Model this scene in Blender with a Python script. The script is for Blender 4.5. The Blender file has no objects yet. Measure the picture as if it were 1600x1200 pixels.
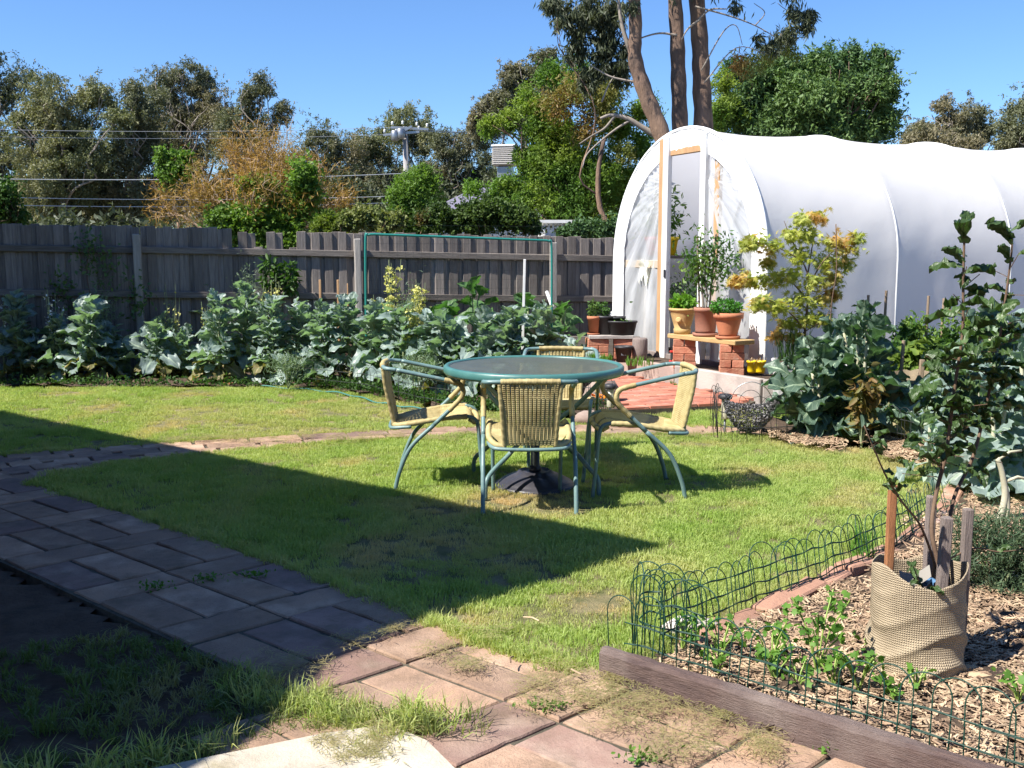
import bpy, math, random
import numpy as np
from mathutils import Vector, Matrix
from mathutils.noise import noise as pnoise

R = math.radians
SC = bpy.context.scene
COL = SC.collection
rnd = random.Random(7)
RN = np.random.RandomState(11)

# ---------------------------------------------------------------- camera, sky, sun, exposure
F0, CAMH = 1555.0, 1.40
PITCH = math.atan(205 / F0)
cam_d = bpy.data.cameras.new('camera')
cam_d.sensor_width = 36.0
cam_d.lens = 36.0 * F0 / 1600.0
cam_d.clip_end = 2000
cam_d.clip_start = 0.05
cam = bpy.data.objects.new('camera', cam_d)
COL.objects.link(cam)
cam.location = (0, 0, CAMH)
cam.rotation_euler = (R(90) - PITCH, 0, 0)
SC.camera = cam

SUN_TO = Vector((-0.5, -0.26, 0.7)).normalized()
W = bpy.data.worlds.new('World')
SC.world = W
W.use_nodes = True
nt = W.node_tree
bg = nt.nodes['Background']
sky = nt.nodes.new('ShaderNodeTexSky')
sky.sky_type = 'NISHITA'
sky.sun_disc = False
sky.sun_elevation = math.asin(SUN_TO.z)
sky.sun_rotation = math.atan2(SUN_TO.x, SUN_TO.y)
sky.air_density = 1.0
sky.dust_density = 0.0
sky.ozone_density = 5.0
tint = nt.nodes.new('ShaderNodeMix'); tint.data_type = 'RGBA'; tint.blend_type = 'MULTIPLY'; tint.inputs[0].default_value = 1
tint.inputs[7].default_value = (.78, .97, 1.22, 1)
nt.links.new(sky.outputs[0], tint.inputs[6]); nt.links.new(tint.outputs[2], bg.inputs['Color'])
bg.inputs['Strength'].default_value = 0.075

sl = bpy.data.lights.new('sun', 'SUN')
sl.energy = 5.0
sl.angle = R(0.53)
sl.color = (1.0, 0.95, 0.87)
so = bpy.data.objects.new('sun', sl)
COL.objects.link(so)
so.rotation_euler = (-SUN_TO).to_track_quat('-Z', 'Y').to_euler()
so.location = (-10, -5, 20)

vs = SC.view_settings
vs.view_transform = 'Standard'
vs.look = 'None'
vs.exposure = 1.05
vs.gamma = 1
vs.use_curve_mapping = False
try:
    SC.cycles.max_bounces = 7
    SC.cycles.transparent_max_bounces = 12
    SC.cycles.caustics_reflective = False
    SC.cycles.caustics_refractive = False
except Exception:
    pass

# ---------------------------------------------------------------- survey helpers (a sight line met with the ground, or taken to a distance)
def ray(x, y):
    return (x - 800, F0 * math.cos(PITCH) - (y - 600) * math.sin(PITCH), -F0 * math.sin(PITCH) - (y - 600) * math.cos(PITCH))

def G(x, y, z=0.0):
    a, b, c = ray(x, y)
    t = (z - CAMH) / c
    return Vector((a * t, b * t, z))

def P(x, y, Y):
    a, b, c = ray(x, y)
    t = Y / b
    return Vector((a * t, Y, CAMH + c * t))

# ---------------------------------------------------------------- object helpers
def tag(o, label=None, cat=None, group=None, kind=None):
    if label: o['label'] = label
    if cat: o['category'] = cat
    if group: o['group'] = group
    if kind: o['kind'] = kind
    return o

def emp(name, loc=(0, 0, 0), rz=0.0, label=None, cat=None, group=None):
    o = bpy.data.objects.new(name, None)
    o.empty_display_size = 0.1
    COL.objects.link(o)
    o.location = loc
    o.rotation_euler = (0, 0, rz)
    return tag(o, label, cat, group)

def kids(o):
    return list(o.children)

def copy_tree(o, parent=None):
    c = o.copy()
    COL.objects.link(c)
    if parent is not None:
        c.parent = parent
    for ch in kids(o):
        copy_tree(ch, c)
    return c

def inst(name, mesh, parent=None, loc=(0, 0, 0), rot=(0, 0, 0), sc=1.0):
    o = bpy.data.objects.new(name, mesh)
    COL.objects.link(o)
    if parent is not None:
        o.parent = parent
    o.location = loc
    o.rotation_euler = rot
    o.scale = (sc, sc, sc) if isinstance(sc, (int, float)) else sc
    return o

def catmull(pts, k=6):
    pts = [Vector(p) for p in pts]
    if len(pts) < 3:
        return pts
    out = []
    q = [pts[0] * 2 - pts[1]] + pts + [pts[-1] * 2 - pts[-2]]
    for i in range(1, len(q) - 2):
        a, b, c, d = q[i - 1], q[i], q[i + 1], q[i + 2]
        for j in range(k):
            t = j / k
            out.append(0.5 * ((2 * b) + (c - a) * t + (2 * a - 5 * b + 4 * c - d) * t * t + (-a + 3 * b - 3 * c + d) * t ** 3))
    out.append(pts[-1])
    return out

class MB:
    def __init__(self):
        self.v = []
        self.f = []

    def add(self, vs_, fs_):
        n = len(self.v)
        self.v.extend([tuple(p) for p in vs_])
        self.f.extend([tuple(i + n for i in f) for f in fs_])
        return self

    def box(self, c, s, rot=None, jit=0.0, taper=1.0):
        hx, hy, hz = s[0] / 2, s[1] / 2, s[2] / 2
        P8 = [(-hx, -hy, -hz), (hx, -hy, -hz), (hx, hy, -hz), (-hx, hy, -hz), (-hx * taper, -hy * taper, hz), (hx * taper, -hy * taper, hz), (hx * taper, hy * taper, hz), (-hx * taper, hy * taper, hz)]
        m = rot if rot is not None else Matrix.Identity(3)
        o = []
        for p in P8:
            q = m @ Vector(p) + Vector(c)
            if jit:
                q += Vector((rnd.uniform(-jit, jit), rnd.uniform(-jit, jit), rnd.uniform(-jit, jit)))
            o.append(q)
        return self.add(o, [(0, 3, 2, 1), (4, 5, 6, 7), (0, 1, 5, 4), (1, 2, 6, 5), (2, 3, 7, 6), (3, 0, 4, 7)])

    def cbox(self, c, s, b=0.004, rot=None, jit=0.0):
        """a box with its twelve edges bevelled"""
        hx, hy, hz = s[0] / 2, s[1] / 2, s[2] / 2
        m = rot if rot is not None else Matrix.Identity(3)
        vs_ = []
        for sx in (-1, 1):
            for sy in (-1, 1):
                for sz in (-1, 1):
                    j = [rnd.uniform(-jit, jit) for _ in range(3)] if jit else (0, 0, 0)
                    for (ax, ay, az) in ((0, 1, 1), (1, 0, 1), (1, 1, 0)):
                        q = Vector((sx * (hx - b * ax) + j[0], sy * (hy - b * ay) + j[1], sz * (hz - b * az) + j[2]))
                        vs_.append(m @ q + Vector(c))
        def I(x, y, z, k): return ((x * 4 + y * 2 + z) * 3 + k)
        fs_ = []
        for x in (0, 1):
            q = [I(x, 0, 0, 0), I(x, 1, 0, 0), I(x, 1, 1, 0), I(x, 0, 1, 0)]
            fs_.append(q if x else q[::-1])
        for y in (0, 1):
            q = [I(0, y, 0, 1), I(1, y, 0, 1), I(1, y, 1, 1), I(0, y, 1, 1)]
            fs_.append(q[::-1] if y else q)
        for z in (0, 1):
            q = [I(0, 0, z, 2), I(1, 0, z, 2), I(1, 1, z, 2), I(0, 1, z, 2)]
            fs_.append(q if z else q[::-1])
        for y in (0, 1):
            for z in (0, 1):
                q = [I(0, y, z, 1), I(1, y, z, 1), I(1, y, z, 2), I(0, y, z, 2)]
                fs_.append(q if y == z else q[::-1])
        for x in (0, 1):
            for z in (0, 1):
                q = [I(x, 0, z, 0), I(x, 1, z, 0), I(x, 1, z, 2), I(x, 0, z, 2)]
                fs_.append(q[::-1] if x == z else q)
        for x in (0, 1):
            for y in (0, 1):
                q = [I(x, y, 0, 0), I(x, y, 1, 0), I(x, y, 1, 1), I(x, y, 0, 1)]
                fs_.append(q if x == y else q[::-1])
        for x in (0, 1):
            for y in (0, 1):
                for z in (0, 1):
                    q = [I(x, y, z, 0), I(x, y, z, 1), I(x, y, z, 2)]
                    fs_.append(q if (x + y + z) % 2 else q[::-1])
        return self.add(vs_, fs_)

    def tube(self, pts, r, n=8, cap=True, closed=False):
        pts = [Vector(p) for p in pts]
        m = len(pts)
        rr = r if isinstance(r, (list, tuple)) else [r] * m
        if len(rr) != m:
            rr = [rr[0] + (rr[-1] - rr[0]) * i / (m - 1) for i in range(m)]
        T = []
        for i in range(m):
            if closed:
                t = pts[(i + 1) % m] - pts[i - 1]
            else:
                t = pts[min(i + 1, m - 1)] - pts[max(i - 1, 0)]
            T.append(t.normalized() if t.length > 1e-9 else Vector((0, 0, 1)))
        u = T[0].orthogonal().normalized()
        vs_ = []
        for i in range(m):
            u = (u - T[i] * u.dot(T[i]))
            u = u.normalized() if u.length > 1e-6 else T[i].orthogonal().normalized()
            w = T[i].cross(u)
            for k in range(n):
                a = 2 * math.pi * k / n
                vs_.append(pts[i] + (u * math.cos(a) + w * math.sin(a)) * rr[i])
        fs_ = []
        for i in range(m if closed else m - 1):
            j = (i + 1) % m
            for k in range(n):
                fs_.append((i * n + k, i * n + (k + 1) % n, j * n + (k + 1) % n, j * n + k))
        if cap and not closed:
            fs_.append(tuple(range(n))[::-1])
            fs_.append(tuple((m - 1) * n + k for k in range(n)))
        return self.add(vs_, fs_)

    def lathe(self, prof, n=24, c=(0, 0, 0), cap0=True, cap1=True, wob=0.0):
        vs_ = []
        for (r, z) in prof:
            for k in range(n):
                a = 2 * math.pi * k / n
                q = r * (1 + wob * math.sin(3 * a + z * 9))
                vs_.append((c[0] + q * math.cos(a), c[1] + q * math.sin(a), c[2] + z))
        fs_ = []
        for i in range(len(prof) - 1):
            for k in range(n):
                fs_.append((i * n + k, i * n + (k + 1) % n, (i + 1) * n + (k + 1) % n, (i + 1) * n + k))
        if cap0: fs_.append(tuple(range(n))[::-1])
        if cap1: fs_.append(tuple((len(prof) - 1) * n + k for k in range(n)))
        return self.add(vs_, fs_)

    def grid(self, fn, nu, nv):
        vs_ = [fn(i / nu, j / nv) for i in range(nu + 1) for j in range(nv + 1)]
        fs_ = [(i * (nv + 1) + j, (i + 1) * (nv + 1) + j, (i + 1) * (nv + 1) + j + 1, i * (nv + 1) + j + 1) for i in range(nu) for j in range(nv)]
        return self.add(vs_, fs_)

    def prism(self, poly, z0, z1):
        n = len(poly)
        vs_ = [(p[0], p[1], z0) for p in poly] + [(p[0], p[1], z1) for p in poly]
        fs_ = [tuple(range(n))[::-1], tuple(range(n, 2 * n))]
        fs_ += [(i, (i + 1) % n, n + (i + 1) % n, n + i) for i in range(n)]
        return self.add(vs_, fs_)

    def mesh(self, name, mat=None, smooth=False, uv=None):
        me = bpy.data.meshes.new(name)
        me.from_pydata(self.v, [], self.f)
        if mat is not None:
            me.materials.append(mat)
        if smooth:
            me.polygons.foreach_set('use_smooth', [True] * len(me.polygons))
        me.update()
        return me

    def build(self, name, mat=None, parent=None, smooth=False, loc=(0, 0, 0), rot=(0, 0, 0)):
        return inst(name, self.mesh(name, mat, smooth), parent, loc, rot)

def ccw(poly):
    a = sum(poly[i][0] * poly[(i + 1) % len(poly)][1] - poly[(i + 1) % len(poly)][0] * poly[i][1] for i in range(len(poly)))
    return list(poly) if a > 0 else list(poly)[::-1]

def in_poly(X, Y, poly):
    X = np.asarray(X); Y = np.asarray(Y)
    ins = np.zeros(X.shape, bool)
    n = len(poly)
    for i in range(n):
        x0, y0 = poly[i][0], poly[i][1]
        x1, y1 = poly[(i + 1) % n][0], poly[(i + 1) % n][1]
        if y0 == y1: continue
        c = ((y0 > Y) != (y1 > Y)) & (X < (x1 - x0) * (Y - y0) / (y1 - y0) + x0)
        ins ^= c
    return ins

def smooth_poly(poly, k=4):
    n = len(poly)
    out = []
    for i in range(n):
        a, b, c, d = [Vector((poly[(i + o) % n][0], poly[(i + o) % n][1])) for o in (-1, 0, 1, 2)]
        for j in range(k):
            t = j / k
            p = 0.5 * ((2 * b) + (c - a) * t + (2 * a - 5 * b + 4 * c - d) * t * t + (-a + 3 * b - 3 * c + d) * t ** 3)
            out.append((p.x, p.y))
    return out

# ---------------------------------------------------------------- materials
MATS = {}
def mat(name, c, rough=0.8, c2=None, ns=5.0, nd=4.0, bump=0.0, bs=40.0, spec=0.3, trans=0.0, rand=0.0, metal=0.0,
        lo=0.35, hi=0.65, world=False, stretch=None, tcol=None, bdist=0.01, c3=None, ns3=1.2, lo3=0.45, hi3=0.6, alpha=None, grime=0.0):
    if name in MATS: return MATS[name]
    m = bpy.data.materials.new(name)
    m.use_nodes = True
    t = m.node_tree; N = t.nodes; L = t.links
    b = N['Principled BSDF']; out = N['Material Output']
    b.inputs['Roughness'].default_value = rough
    b.inputs['Metallic'].default_value = metal
    b.inputs['Specular IOR Level'].default_value = spec
    if world:
        geo = N.new('ShaderNodeNewGeometry'); vec = geo.outputs['Position']
    else:
        tc = N.new('ShaderNodeTexCoord'); vec = tc.outputs['Object']
        oi0 = N.new('ShaderNodeObjectInfo')
        ad = N.new('ShaderNodeVectorMath'); ad.operation = 'MULTIPLY_ADD'
        cmb = N.new('ShaderNodeCombineXYZ')
        for k in range(3): L.new(oi0.outputs['Random'], cmb.inputs[k])
        L.new(cmb.outputs[0], ad.inputs[0]); ad.inputs[1].default_value = (37, 53, 71); L.new(vec, ad.inputs[2])
        vec = ad.outputs[0]
    if stretch:
        mp = N.new('ShaderNodeMapping'); mp.inputs['Scale'].default_value = stretch
        L.new(vec, mp.inputs['Vector']); vec2 = mp.outputs[0]
    else:
        vec2 = vec
    col = None
    if c2 is not None:
        nz = N.new('ShaderNodeTexNoise'); nz.inputs['Scale'].default_value = ns; nz.inputs['Detail'].default_value = nd
        nz.inputs['Roughness'].default_value = 0.65
        L.new(vec2, nz.inputs['Vector'])
        mr = N.new('ShaderNodeMapRange'); mr.inputs[1].default_value = lo; mr.inputs[2].default_value = hi
        L.new(nz.outputs['Fac'], mr.inputs[0])
        mx = N.new('ShaderNodeMix'); mx.data_type = 'RGBA'
        mx.inputs[6].default_value = (*c, 1); mx.inputs[7].default_value = (*c2, 1)
        L.new(mr.outputs[0], mx.inputs[0]); col = mx.outputs[2]
    if c3 is not None:
        nz = N.new('ShaderNodeTexNoise'); nz.inputs['Scale'].default_value = ns3; nz.inputs['Detail'].default_value = 5
        L.new(vec, nz.inputs['Vector'])
        mr = N.new('ShaderNodeMapRange'); mr.inputs[1].default_value = lo3; mr.inputs[2].default_value = hi3
        L.new(nz.outputs['Fac'], mr.inputs[0])
        mx = N.new('ShaderNodeMix'); mx.data_type = 'RGBA'
        L.new(mr.outputs[0], mx.inputs[0])
        if col is not None: L.new(col, mx.inputs[6])
        else: mx.inputs[6].default_value = (*c, 1)
        mx.inputs[7].default_value = (*c3, 1); col = mx.outputs[2]
    if rand > 0:
        oi = N.new('ShaderNodeObjectInfo')
        hs = N.new('ShaderNodeHueSaturation')
        mr = N.new('ShaderNodeMapRange'); mr.inputs[3].default_value = 1 - rand; mr.inputs[4].default_value = 1 + rand
        L.new(oi.outputs['Random'], mr.inputs[0]); L.new(mr.outputs[0], hs.inputs['Value'])
        if col is not None: L.new(col, hs.inputs['Color'])
        else: hs.inputs['Color'].default_value = (*c, 1)
        col = hs.outputs[0]
    if grime > 0:   # dirt that lies over the surface in patches of its own
        gp_ = N.new('ShaderNodeNewGeometry'); g1 = N.new('ShaderNodeTexNoise'); g1.inputs['Scale'].default_value = 5.5; g1.inputs['Detail'].default_value = 9; g1.inputs['Roughness'].default_value = .72
        L.new(gp_.outputs['Position'], g1.inputs['Vector'])
        r1 = N.new('ShaderNodeMapRange'); r1.inputs[1].default_value = .48; r1.inputs[2].default_value = .66; r1.inputs[4].default_value = grime
        L.new(g1.outputs['Fac'], r1.inputs[0])
        g2 = N.new('ShaderNodeTexNoise'); g2.inputs['Scale'].default_value = 140; g2.inputs['Detail'].default_value = 3; L.new(gp_.outputs['Position'], g2.inputs['Vector'])
        r2 = N.new('ShaderNodeMapRange'); r2.inputs[1].default_value = .55; r2.inputs[2].default_value = .7; r2.inputs[4].default_value = .35; L.new(g2.outputs['Fac'], r2.inputs[0])
        mxx = N.new('ShaderNodeMath'); mxx.operation = 'MAXIMUM'; L.new(r1.outputs[0], mxx.inputs[0]); L.new(r2.outputs[0], mxx.inputs[1])
        mg = N.new('ShaderNodeMix'); mg.data_type = 'RGBA'; L.new(mxx.outputs[0], mg.inputs[0]); L.new(col, mg.inputs[6]); mg.inputs[7].default_value = (.13, .095, .06, 1); col = mg.outputs[2]
    if col is not None: L.new(col, b.inputs['Base Color'])
    else: b.inputs['Base Color'].default_value = (*c, 1)
    if bump > 0:
        nz = N.new('ShaderNodeTexNoise'); nz.inputs['Scale'].default_value = bs; nz.inputs['Detail'].default_value = 6
        nz.inputs['Roughness'].default_value = 0.7
        L.new(vec2, nz.inputs['Vector'])
        hsrc = nz.outputs['Fac']
        bp = N.new('ShaderNodeBump'); bp.inputs['Strength'].default_value = bump; bp.inputs['Distance'].default_value = bdist
        L.new(hsrc, bp.inputs['Height']); L.new(bp.outputs[0], b.inputs['Normal'])
    if trans > 0:
        tr = N.new('ShaderNodeBsdfTranslucent'); ms = N.new('ShaderNodeMixShader')
        ms.inputs[0].default_value = trans
        if tcol is not None: tr.inputs['Color'].default_value = (*tcol, 1)
        elif col is not None:
            g = N.new('ShaderNodeMix'); g.data_type = 'RGBA'; g.blend_type = 'MULTIPLY'; g.inputs[0].default_value = 1
            L.new(col, g.inputs[6]); g.inputs[7].default_value = (1.5, 1.6, 0.7, 1); L.new(g.outputs[2], tr.inputs['Color'])
        else: tr.inputs['Color'].default_value = (min(1, c[0] * 1.5), min(1, c[1] * 1.6), c[2] * .7, 1)
        L.new(b.outputs[0], ms.inputs[1]); L.new(tr.outputs[0], ms.inputs[2]); L.new(ms.outputs[0], out.inputs['Surface'])
    MATS[name] = m
    return m

def attr_leaf(name, c, c2, rough=0.5, trans=0.3, spec=0.3, rib=None, ribw=0.05):
    """leaf with a pale midrib and side veins drawn from its UV (u along, v across)"""
    if name in MATS: return MATS[name]
    m = mat(name, c, rough, c2=c2, ns=9, bump=0.25, bs=30, spec=spec, rand=0.18, bdist=0.01)
    t = m.node_tree; N = t.nodes; L = t.links
    b = N['Principled BSDF']; out = N['Material Output']
    src = b.inputs['Base Color'].links[0].from_socket
    uv = N.new('ShaderNodeUVMap'); uv.uv_map = 'UVMap'
    sp = N.new('ShaderNodeSeparateXYZ'); L.new(uv.outputs[0], sp.inputs[0])
    def mth(op, a, b_=None):
        n = N.new('ShaderNodeMath'); n.operation = op
        for i, q in enumerate((a, b_)):
            if q is None: continue
            if isinstance(q, (int, float)): n.inputs[i].default_value = q
            else: L.new(q, n.inputs[i])
        return n.outputs[0]
    av = mth('ABSOLUTE', mth('SUBTRACT', sp.outputs[1], 0.5))
    mid = mth('LESS_THAN', av, ribw)
    diag = mth('FRACT', mth('ADD', mth('MULTIPLY', sp.outputs[0], 6.0), mth('MULTIPLY', av, -4.5)))
    vein = mth('MULTIPLY', mth('LESS_THAN', diag, 0.10), 0.45)
    fac = mth('MAXIMUM', mid, vein)
    mx = N.new('ShaderNodeMix'); mx.data_type = 'RGBA'
    L.new(fac, mx.inputs[0]); L.new(src, mx.inputs[6]); mx.inputs[7].default_value = (*(rib or (0.35, 0.42, 0.3)), 1)
    L.new(mx.outputs[2], b.inputs['Base Color'])
    tr = N.new('ShaderNodeBsdfTranslucent'); ms = N.new('ShaderNodeMixShader'); ms.inputs[0].default_value = trans
    tr.inputs['Color'].default_value = (c[0] * 1.3, c[1] * 1.7, c[2] * .6, 1)
    L.new(b.outputs[0], ms.inputs[1]); L.new(tr.outputs[0], ms.inputs[2]); L.new(ms.outputs[0], out.inputs['Surface'])
    return m

# ---------------------------------------------------------------- foliage meshes (numpy)
def leaf_mesh(name, pos, L, wr, mat_, droop=0.0, seed=1, up=0.0, shape='diamond', outward=None):
    """many real leaves in one mesh: pos Nx3, L length (array or number), wr width ratio"""
    rs = np.random.RandomState(seed)
    n = len(pos)
    pos = np.asarray(pos, float)
    L = np.broadcast_to(np.asarray(L, float), (n,)) * rs.uniform(.7, 1.3, n)
    d = rs.normal(size=(n, 3)); d[:, 2] -= droop
    if outward is not None: d += outward
    d /= np.linalg.norm(d, axis=1)[:, None] + 1e-9
    a = rs.normal(size=(n, 3)); a[:, 2] += up
    s = np.cross(d, a); s /= np.linalg.norm(s, axis=1)[:, None] + 1e-9
    nn = np.cross(s, d)
    if shape == 'diamond':
        k = [(0, 0, 0), (.45, .5, .06), (1, 0, -.05), (.45, -.5, .06)]
        faces = [(0, 1, 2, 3)]
    elif shape == 'oval':
        k = [(0, 0, 0), (.3, .42, .05), (.7, .38, .05), (1, 0, -.08), (.7, -.38, .05), (.3, -.42, .05)]
        faces = [(0, 1, 2, 3), (0, 3, 4, 5)]
    elif shape == 'maple':
        k = [(0, 0, 0)]
        for ang, r in ((-100, .5), (-75, .28), (-55, .8), (-32, .33), (-20, .95), (-10, .4), (0, 1.15), (10, .4), (20, .95), (32, .33), (55, .8), (75, .28), (100, .5)):
            k.append((math.cos(R(ang)) * r, math.sin(R(ang)) * r, -.12 * r * r))
        faces = [(0, i, i + 1) for i in range(1, 13)]
        if wr == 1: wr = 1.0
    elif shape == 'lobed':
        k = [(0, 0, 0), (.15, .35, 0), (.4, .25, .03), (.6, .5, 0), (.75, .2, .03), (1, 0, -.1), (.75, -.2, .03), (.6, -.5, 0), (.4, -.25, .03), (.15, -.35, 0)]
        faces = [(0, 1, 2, 8, 9)[:5], (2, 3, 4, 8), (8, 4, 6, 7), (4, 5, 6)]
        faces = [(0, 1, 2), (0, 2, 8), (0, 8, 9), (2, 3, 4), (2, 4, 6, 8), (8, 6, 7), (4, 5, 6)]
    K = np.array(k)
    V = pos[:, None, :] + L[:, None, None] * (K[None, :, 0:1] * d[:, None, :] + K[None, :, 1:2] * wr * s[:, None, :] + K[None, :, 2:3] * nn[:, None, :])
    V = V.reshape(-1, 3)
    nk = len(K)
    loops = []; starts = []; totals = []
    base = np.arange(n) * nk
    fl = []
    for f in faces:
        fl.append(base[:, None] + np.array(f)[None, :])
    order = [x for x in fl]
    loops = np.concatenate([x.reshape(-1) for x in order])
    totals = np.concatenate([np.full(n, x.shape[1]) for x in order])
    starts = np.concatenate([[0], np.cumsum(totals)[:-1]])
    me = bpy.data.meshes.new(name)
    me.vertices.add(len(V)); me.vertices.foreach_set('co', V.astype(np.float32).ravel())
    me.loops.add(len(loops)); me.loops.foreach_set('vertex_index', loops.astype(np.int32))
    me.polygons.add(len(totals)); me.polygons.foreach_set('loop_start', starts.astype(np.int32))
    me.polygons.foreach_set('loop_total', totals.astype(np.int32))
    me.update(calc_edges=True)
    me.materials.append(mat_)
    return me

def clump_points(clumps, n, seed=1, sub=9, spread=.30, flat=.8):
    """leaf positions: every clump (c, rx, ry, rz) is broken into smaller bunches near its surface"""
    rs = np.random.RandomState(seed)
    vol = np.array([c[1] * c[3] for c in clumps]); vol = vol / vol.sum()
    out = []
    for c, w in zip(clumps, vol):
        m = max(8, int(n * w))
        k = max(4, int(sub))
        d = rs.normal(size=(k, 3)); d /= np.linalg.norm(d, axis=1)[:, None]
        rad = rs.uniform(.35, .92, (k, 1))
        cen = np.array(c[0]) + d * rad * np.array([c[1], c[2], c[3]])
        idx = rs.randint(0, k, m)
        g = rs.normal(size=(m, 3)); g /= np.linalg.norm(g, axis=1)[:, None]
        g *= rs.uniform(.15, 1, (m, 1)) ** .6
        an = rs.uniform(.45, 1.5, (k, 3)) * np.array([1, 1, 1.1])
        fine = rs.normal(size=(k * 9, 3)) * .16
        q = cen[idx] + g * spread * np.array([c[1], c[2], c[3] * flat]) * an[idx]
        # about a third of the leaves sit on small twigs that break the outline, some hang loose between the bunches
        sel = rs.uniform(size=m) < .38
        tw_ = rs.randint(0, k * 9, m)
        tc_ = cen[tw_ // 9] + (fine[tw_] * 2.6) * np.array([c[1], c[2], c[3]]) * spread * 1.9
        q[sel] = (tc_ + rs.normal(size=(m, 3)) * .055 * np.array([c[1], c[2], c[3]]))[sel]
        out.append(q)
    return np.concatenate(out)

# ---------------------------------------------------------------- scattered ground cover: points carrying instances (geometry nodes)
def scatter(name, protos, pos, rot, scl, dry=None, label=None, cat=None):
    n = len(pos)
    me = bpy.data.meshes.new(name)
    me.vertices.add(n); me.vertices.foreach_set('co', np.asarray(pos, np.float32).ravel())
    a = me.attributes.new('rot', 'FLOAT_VECTOR', 'POINT'); a.data.foreach_set('vector', np.asarray(rot, np.float32).ravel())
    a = me.attributes.new('scl', 'FLOAT', 'POINT'); a.data.foreach_set('value', np.asarray(scl, np.float32).ravel())
    a = me.attributes.new('dry', 'FLOAT', 'POINT'); a.data.foreach_set('value', (np.zeros(n) if dry is None else np.asarray(dry)).astype(np.float32))
    a = me.attributes.new('pick', 'INT', 'POINT'); a.data.foreach_set('value', RN.randint(0, len(protos), n).astype(np.int32))
    c = bpy.data.collections.new(name + '_kinds')
    for p in protos:
        if p.name not in c.objects: c.objects.link(p)
    ob = bpy.data.objects.new(name, me); COL.objects.link(ob)
    g = bpy.data.node_groups.new(name, 'GeometryNodeTree')
    g.interface.new_socket('Geometry', in_out='INPUT', socket_type='NodeSocketGeometry')
    g.interface.new_socket('Geometry', in_out='OUTPUT', socket_type='NodeSocketGeometry')
    N = g.nodes; L = g.links
    gi = N.new('NodeGroupInput'); go = N.new('NodeGroupOutput')
    ci = N.new('GeometryNodeCollectionInfo'); ci.inputs['Collection'].default_value = c
    ci.inputs['Separate Children'].default_value = True; ci.inputs['Reset Children'].default_value = True
    ip = N.new('GeometryNodeInstanceOnPoints')
    L.new(gi.outputs[0], ip.inputs['Points']); L.new(ci.outputs[0], ip.inputs['Instance'])
    ip.inputs['Pick Instance'].default_value = True
    def na(nm, ty):
        q = N.new('GeometryNodeInputNamedAttribute'); q.data_type = ty; q.inputs['Name'].default_value = nm
        return q.outputs['Attribute']
    L.new(na('pick', 'INT'), ip.inputs['Instance Index'])
    er = N.new('FunctionNodeEulerToRotation'); L.new(na('rot', 'FLOAT_VECTOR'), er.inputs[0]); L.new(er.outputs[0], ip.inputs['Rotation'])
    L.new(na('scl', 'FLOAT'), ip.inputs['Scale'])
    L.new(ip.outputs[0], go.inputs[0])
    md = ob.modifiers.new('scatter', 'NODES'); md.node_group = g
    tag(ob, label, cat, kind='stuff')
    return ob

def proto(name, me):
    return bpy.data.objects.new(name, me)

# ================================================================ MATERIALS
M_soil = mat('soil', (.060, .040, .028), .95, c2=(.13, .09, .062), ns=6, bump=1.0, bs=60, world=True, bdist=.02)
M_earth = mat('earth', (.10, .09, .05), .95, c2=(.16, .13, .085), ns=.8, bump=.6, bs=20, world=True)
M_lawnbase = mat('lawn_soil', (.12, .13, .045), .95, c2=(.30, .25, .13), ns=7, bump=1, bs=90, world=True, bdist=.02)
M_sand = mat('joint_sand', (.060, .055, .040), .95, c2=(.13, .11, .08), ns=14, bump=.6, bs=150, world=True)
M_paver = mat('paver', (.40, .255, .17), .88, c2=(.28, .19, .14), ns=2.5, bump=.9, bs=110, rand=.20, grime=.6, spec=.25, c3=(.50, .35, .25), ns3=6, lo3=.48, hi3=.75, bdist=.006)
M_paver2 = mat('paver_grey', (.31, .195, .155), .88, c2=(.22, .145, .12), ns=3, bump=.9, bs=110, rand=.20, grime=.6, spec=.25, c3=(.38, .28, .22), ns3=7, lo3=.52, hi3=.8, bdist=.004)
M_stone = mat('cream_stone', (.56, .51, .42), .9, c2=(.38, .33, .26), ns=3, bump=.6, bs=60, c3=(.25, .22, .12), ns3=5, lo3=.58, hi3=.7)
M_pbrick = mat('patio_brick', (.46, .17, .11), .85, c2=(.36, .13, .09), ns=5, bump=.5, bs=90, rand=.2, c3=(.55, .33, .25), ns3=5, lo3=.5, hi3=.8)
M_rbrick = mat('red_brick', (.42, .14, .085), .85, c2=(.55, .27, .17), ns=9, bump=.7, bs=70, rand=.22, c3=(.5, .4, .32), ns3=8, lo3=.62, hi3=.75)
M_conc = mat('concrete', (.38, .345, .315), .9, c2=(.27, .24, .22), ns=4, bump=.5, bs=50, c3=(.46, .42, .38), ns3=3, world=True)
M_conc2 = mat('grey_cement', (.40, .40, .40), .9, c2=(.29, .29, .29), ns=5, bump=.4, bs=70, c3=(.5, .49, .47), ns3=2)
M_paling = mat('paling_wood', (.165, .142, .128), .9, c2=(.26, .228, .205), ns=4, bump=.8, bs=18, rand=.28, stretch=(14, 14, 1.0), spec=.15, bdist=.006)
M_rail = mat('rail_wood', (.13, .112, .10), .9, c2=(.21, .185, .165), ns=4, bump=.7, bs=18, rand=.15, stretch=(1, 14, 14), spec=.15)
M_post = mat('grey_post', (.27, .25, .23), .9, c2=(.38, .355, .33), ns=4, bump=.7, bs=20, rand=.12, stretch=(14, 14, 1), spec=.15)
M_sleeper = mat('sleeper_wood', (.175, .12, .105), .92, c2=(.11, .075, .07), ns=5, bump=1.0, bs=22, stretch=(1.5, 8, 12), c3=(.27, .215, .19), ns3=4, lo3=.5, hi3=.75, bdist=.015)
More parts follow.
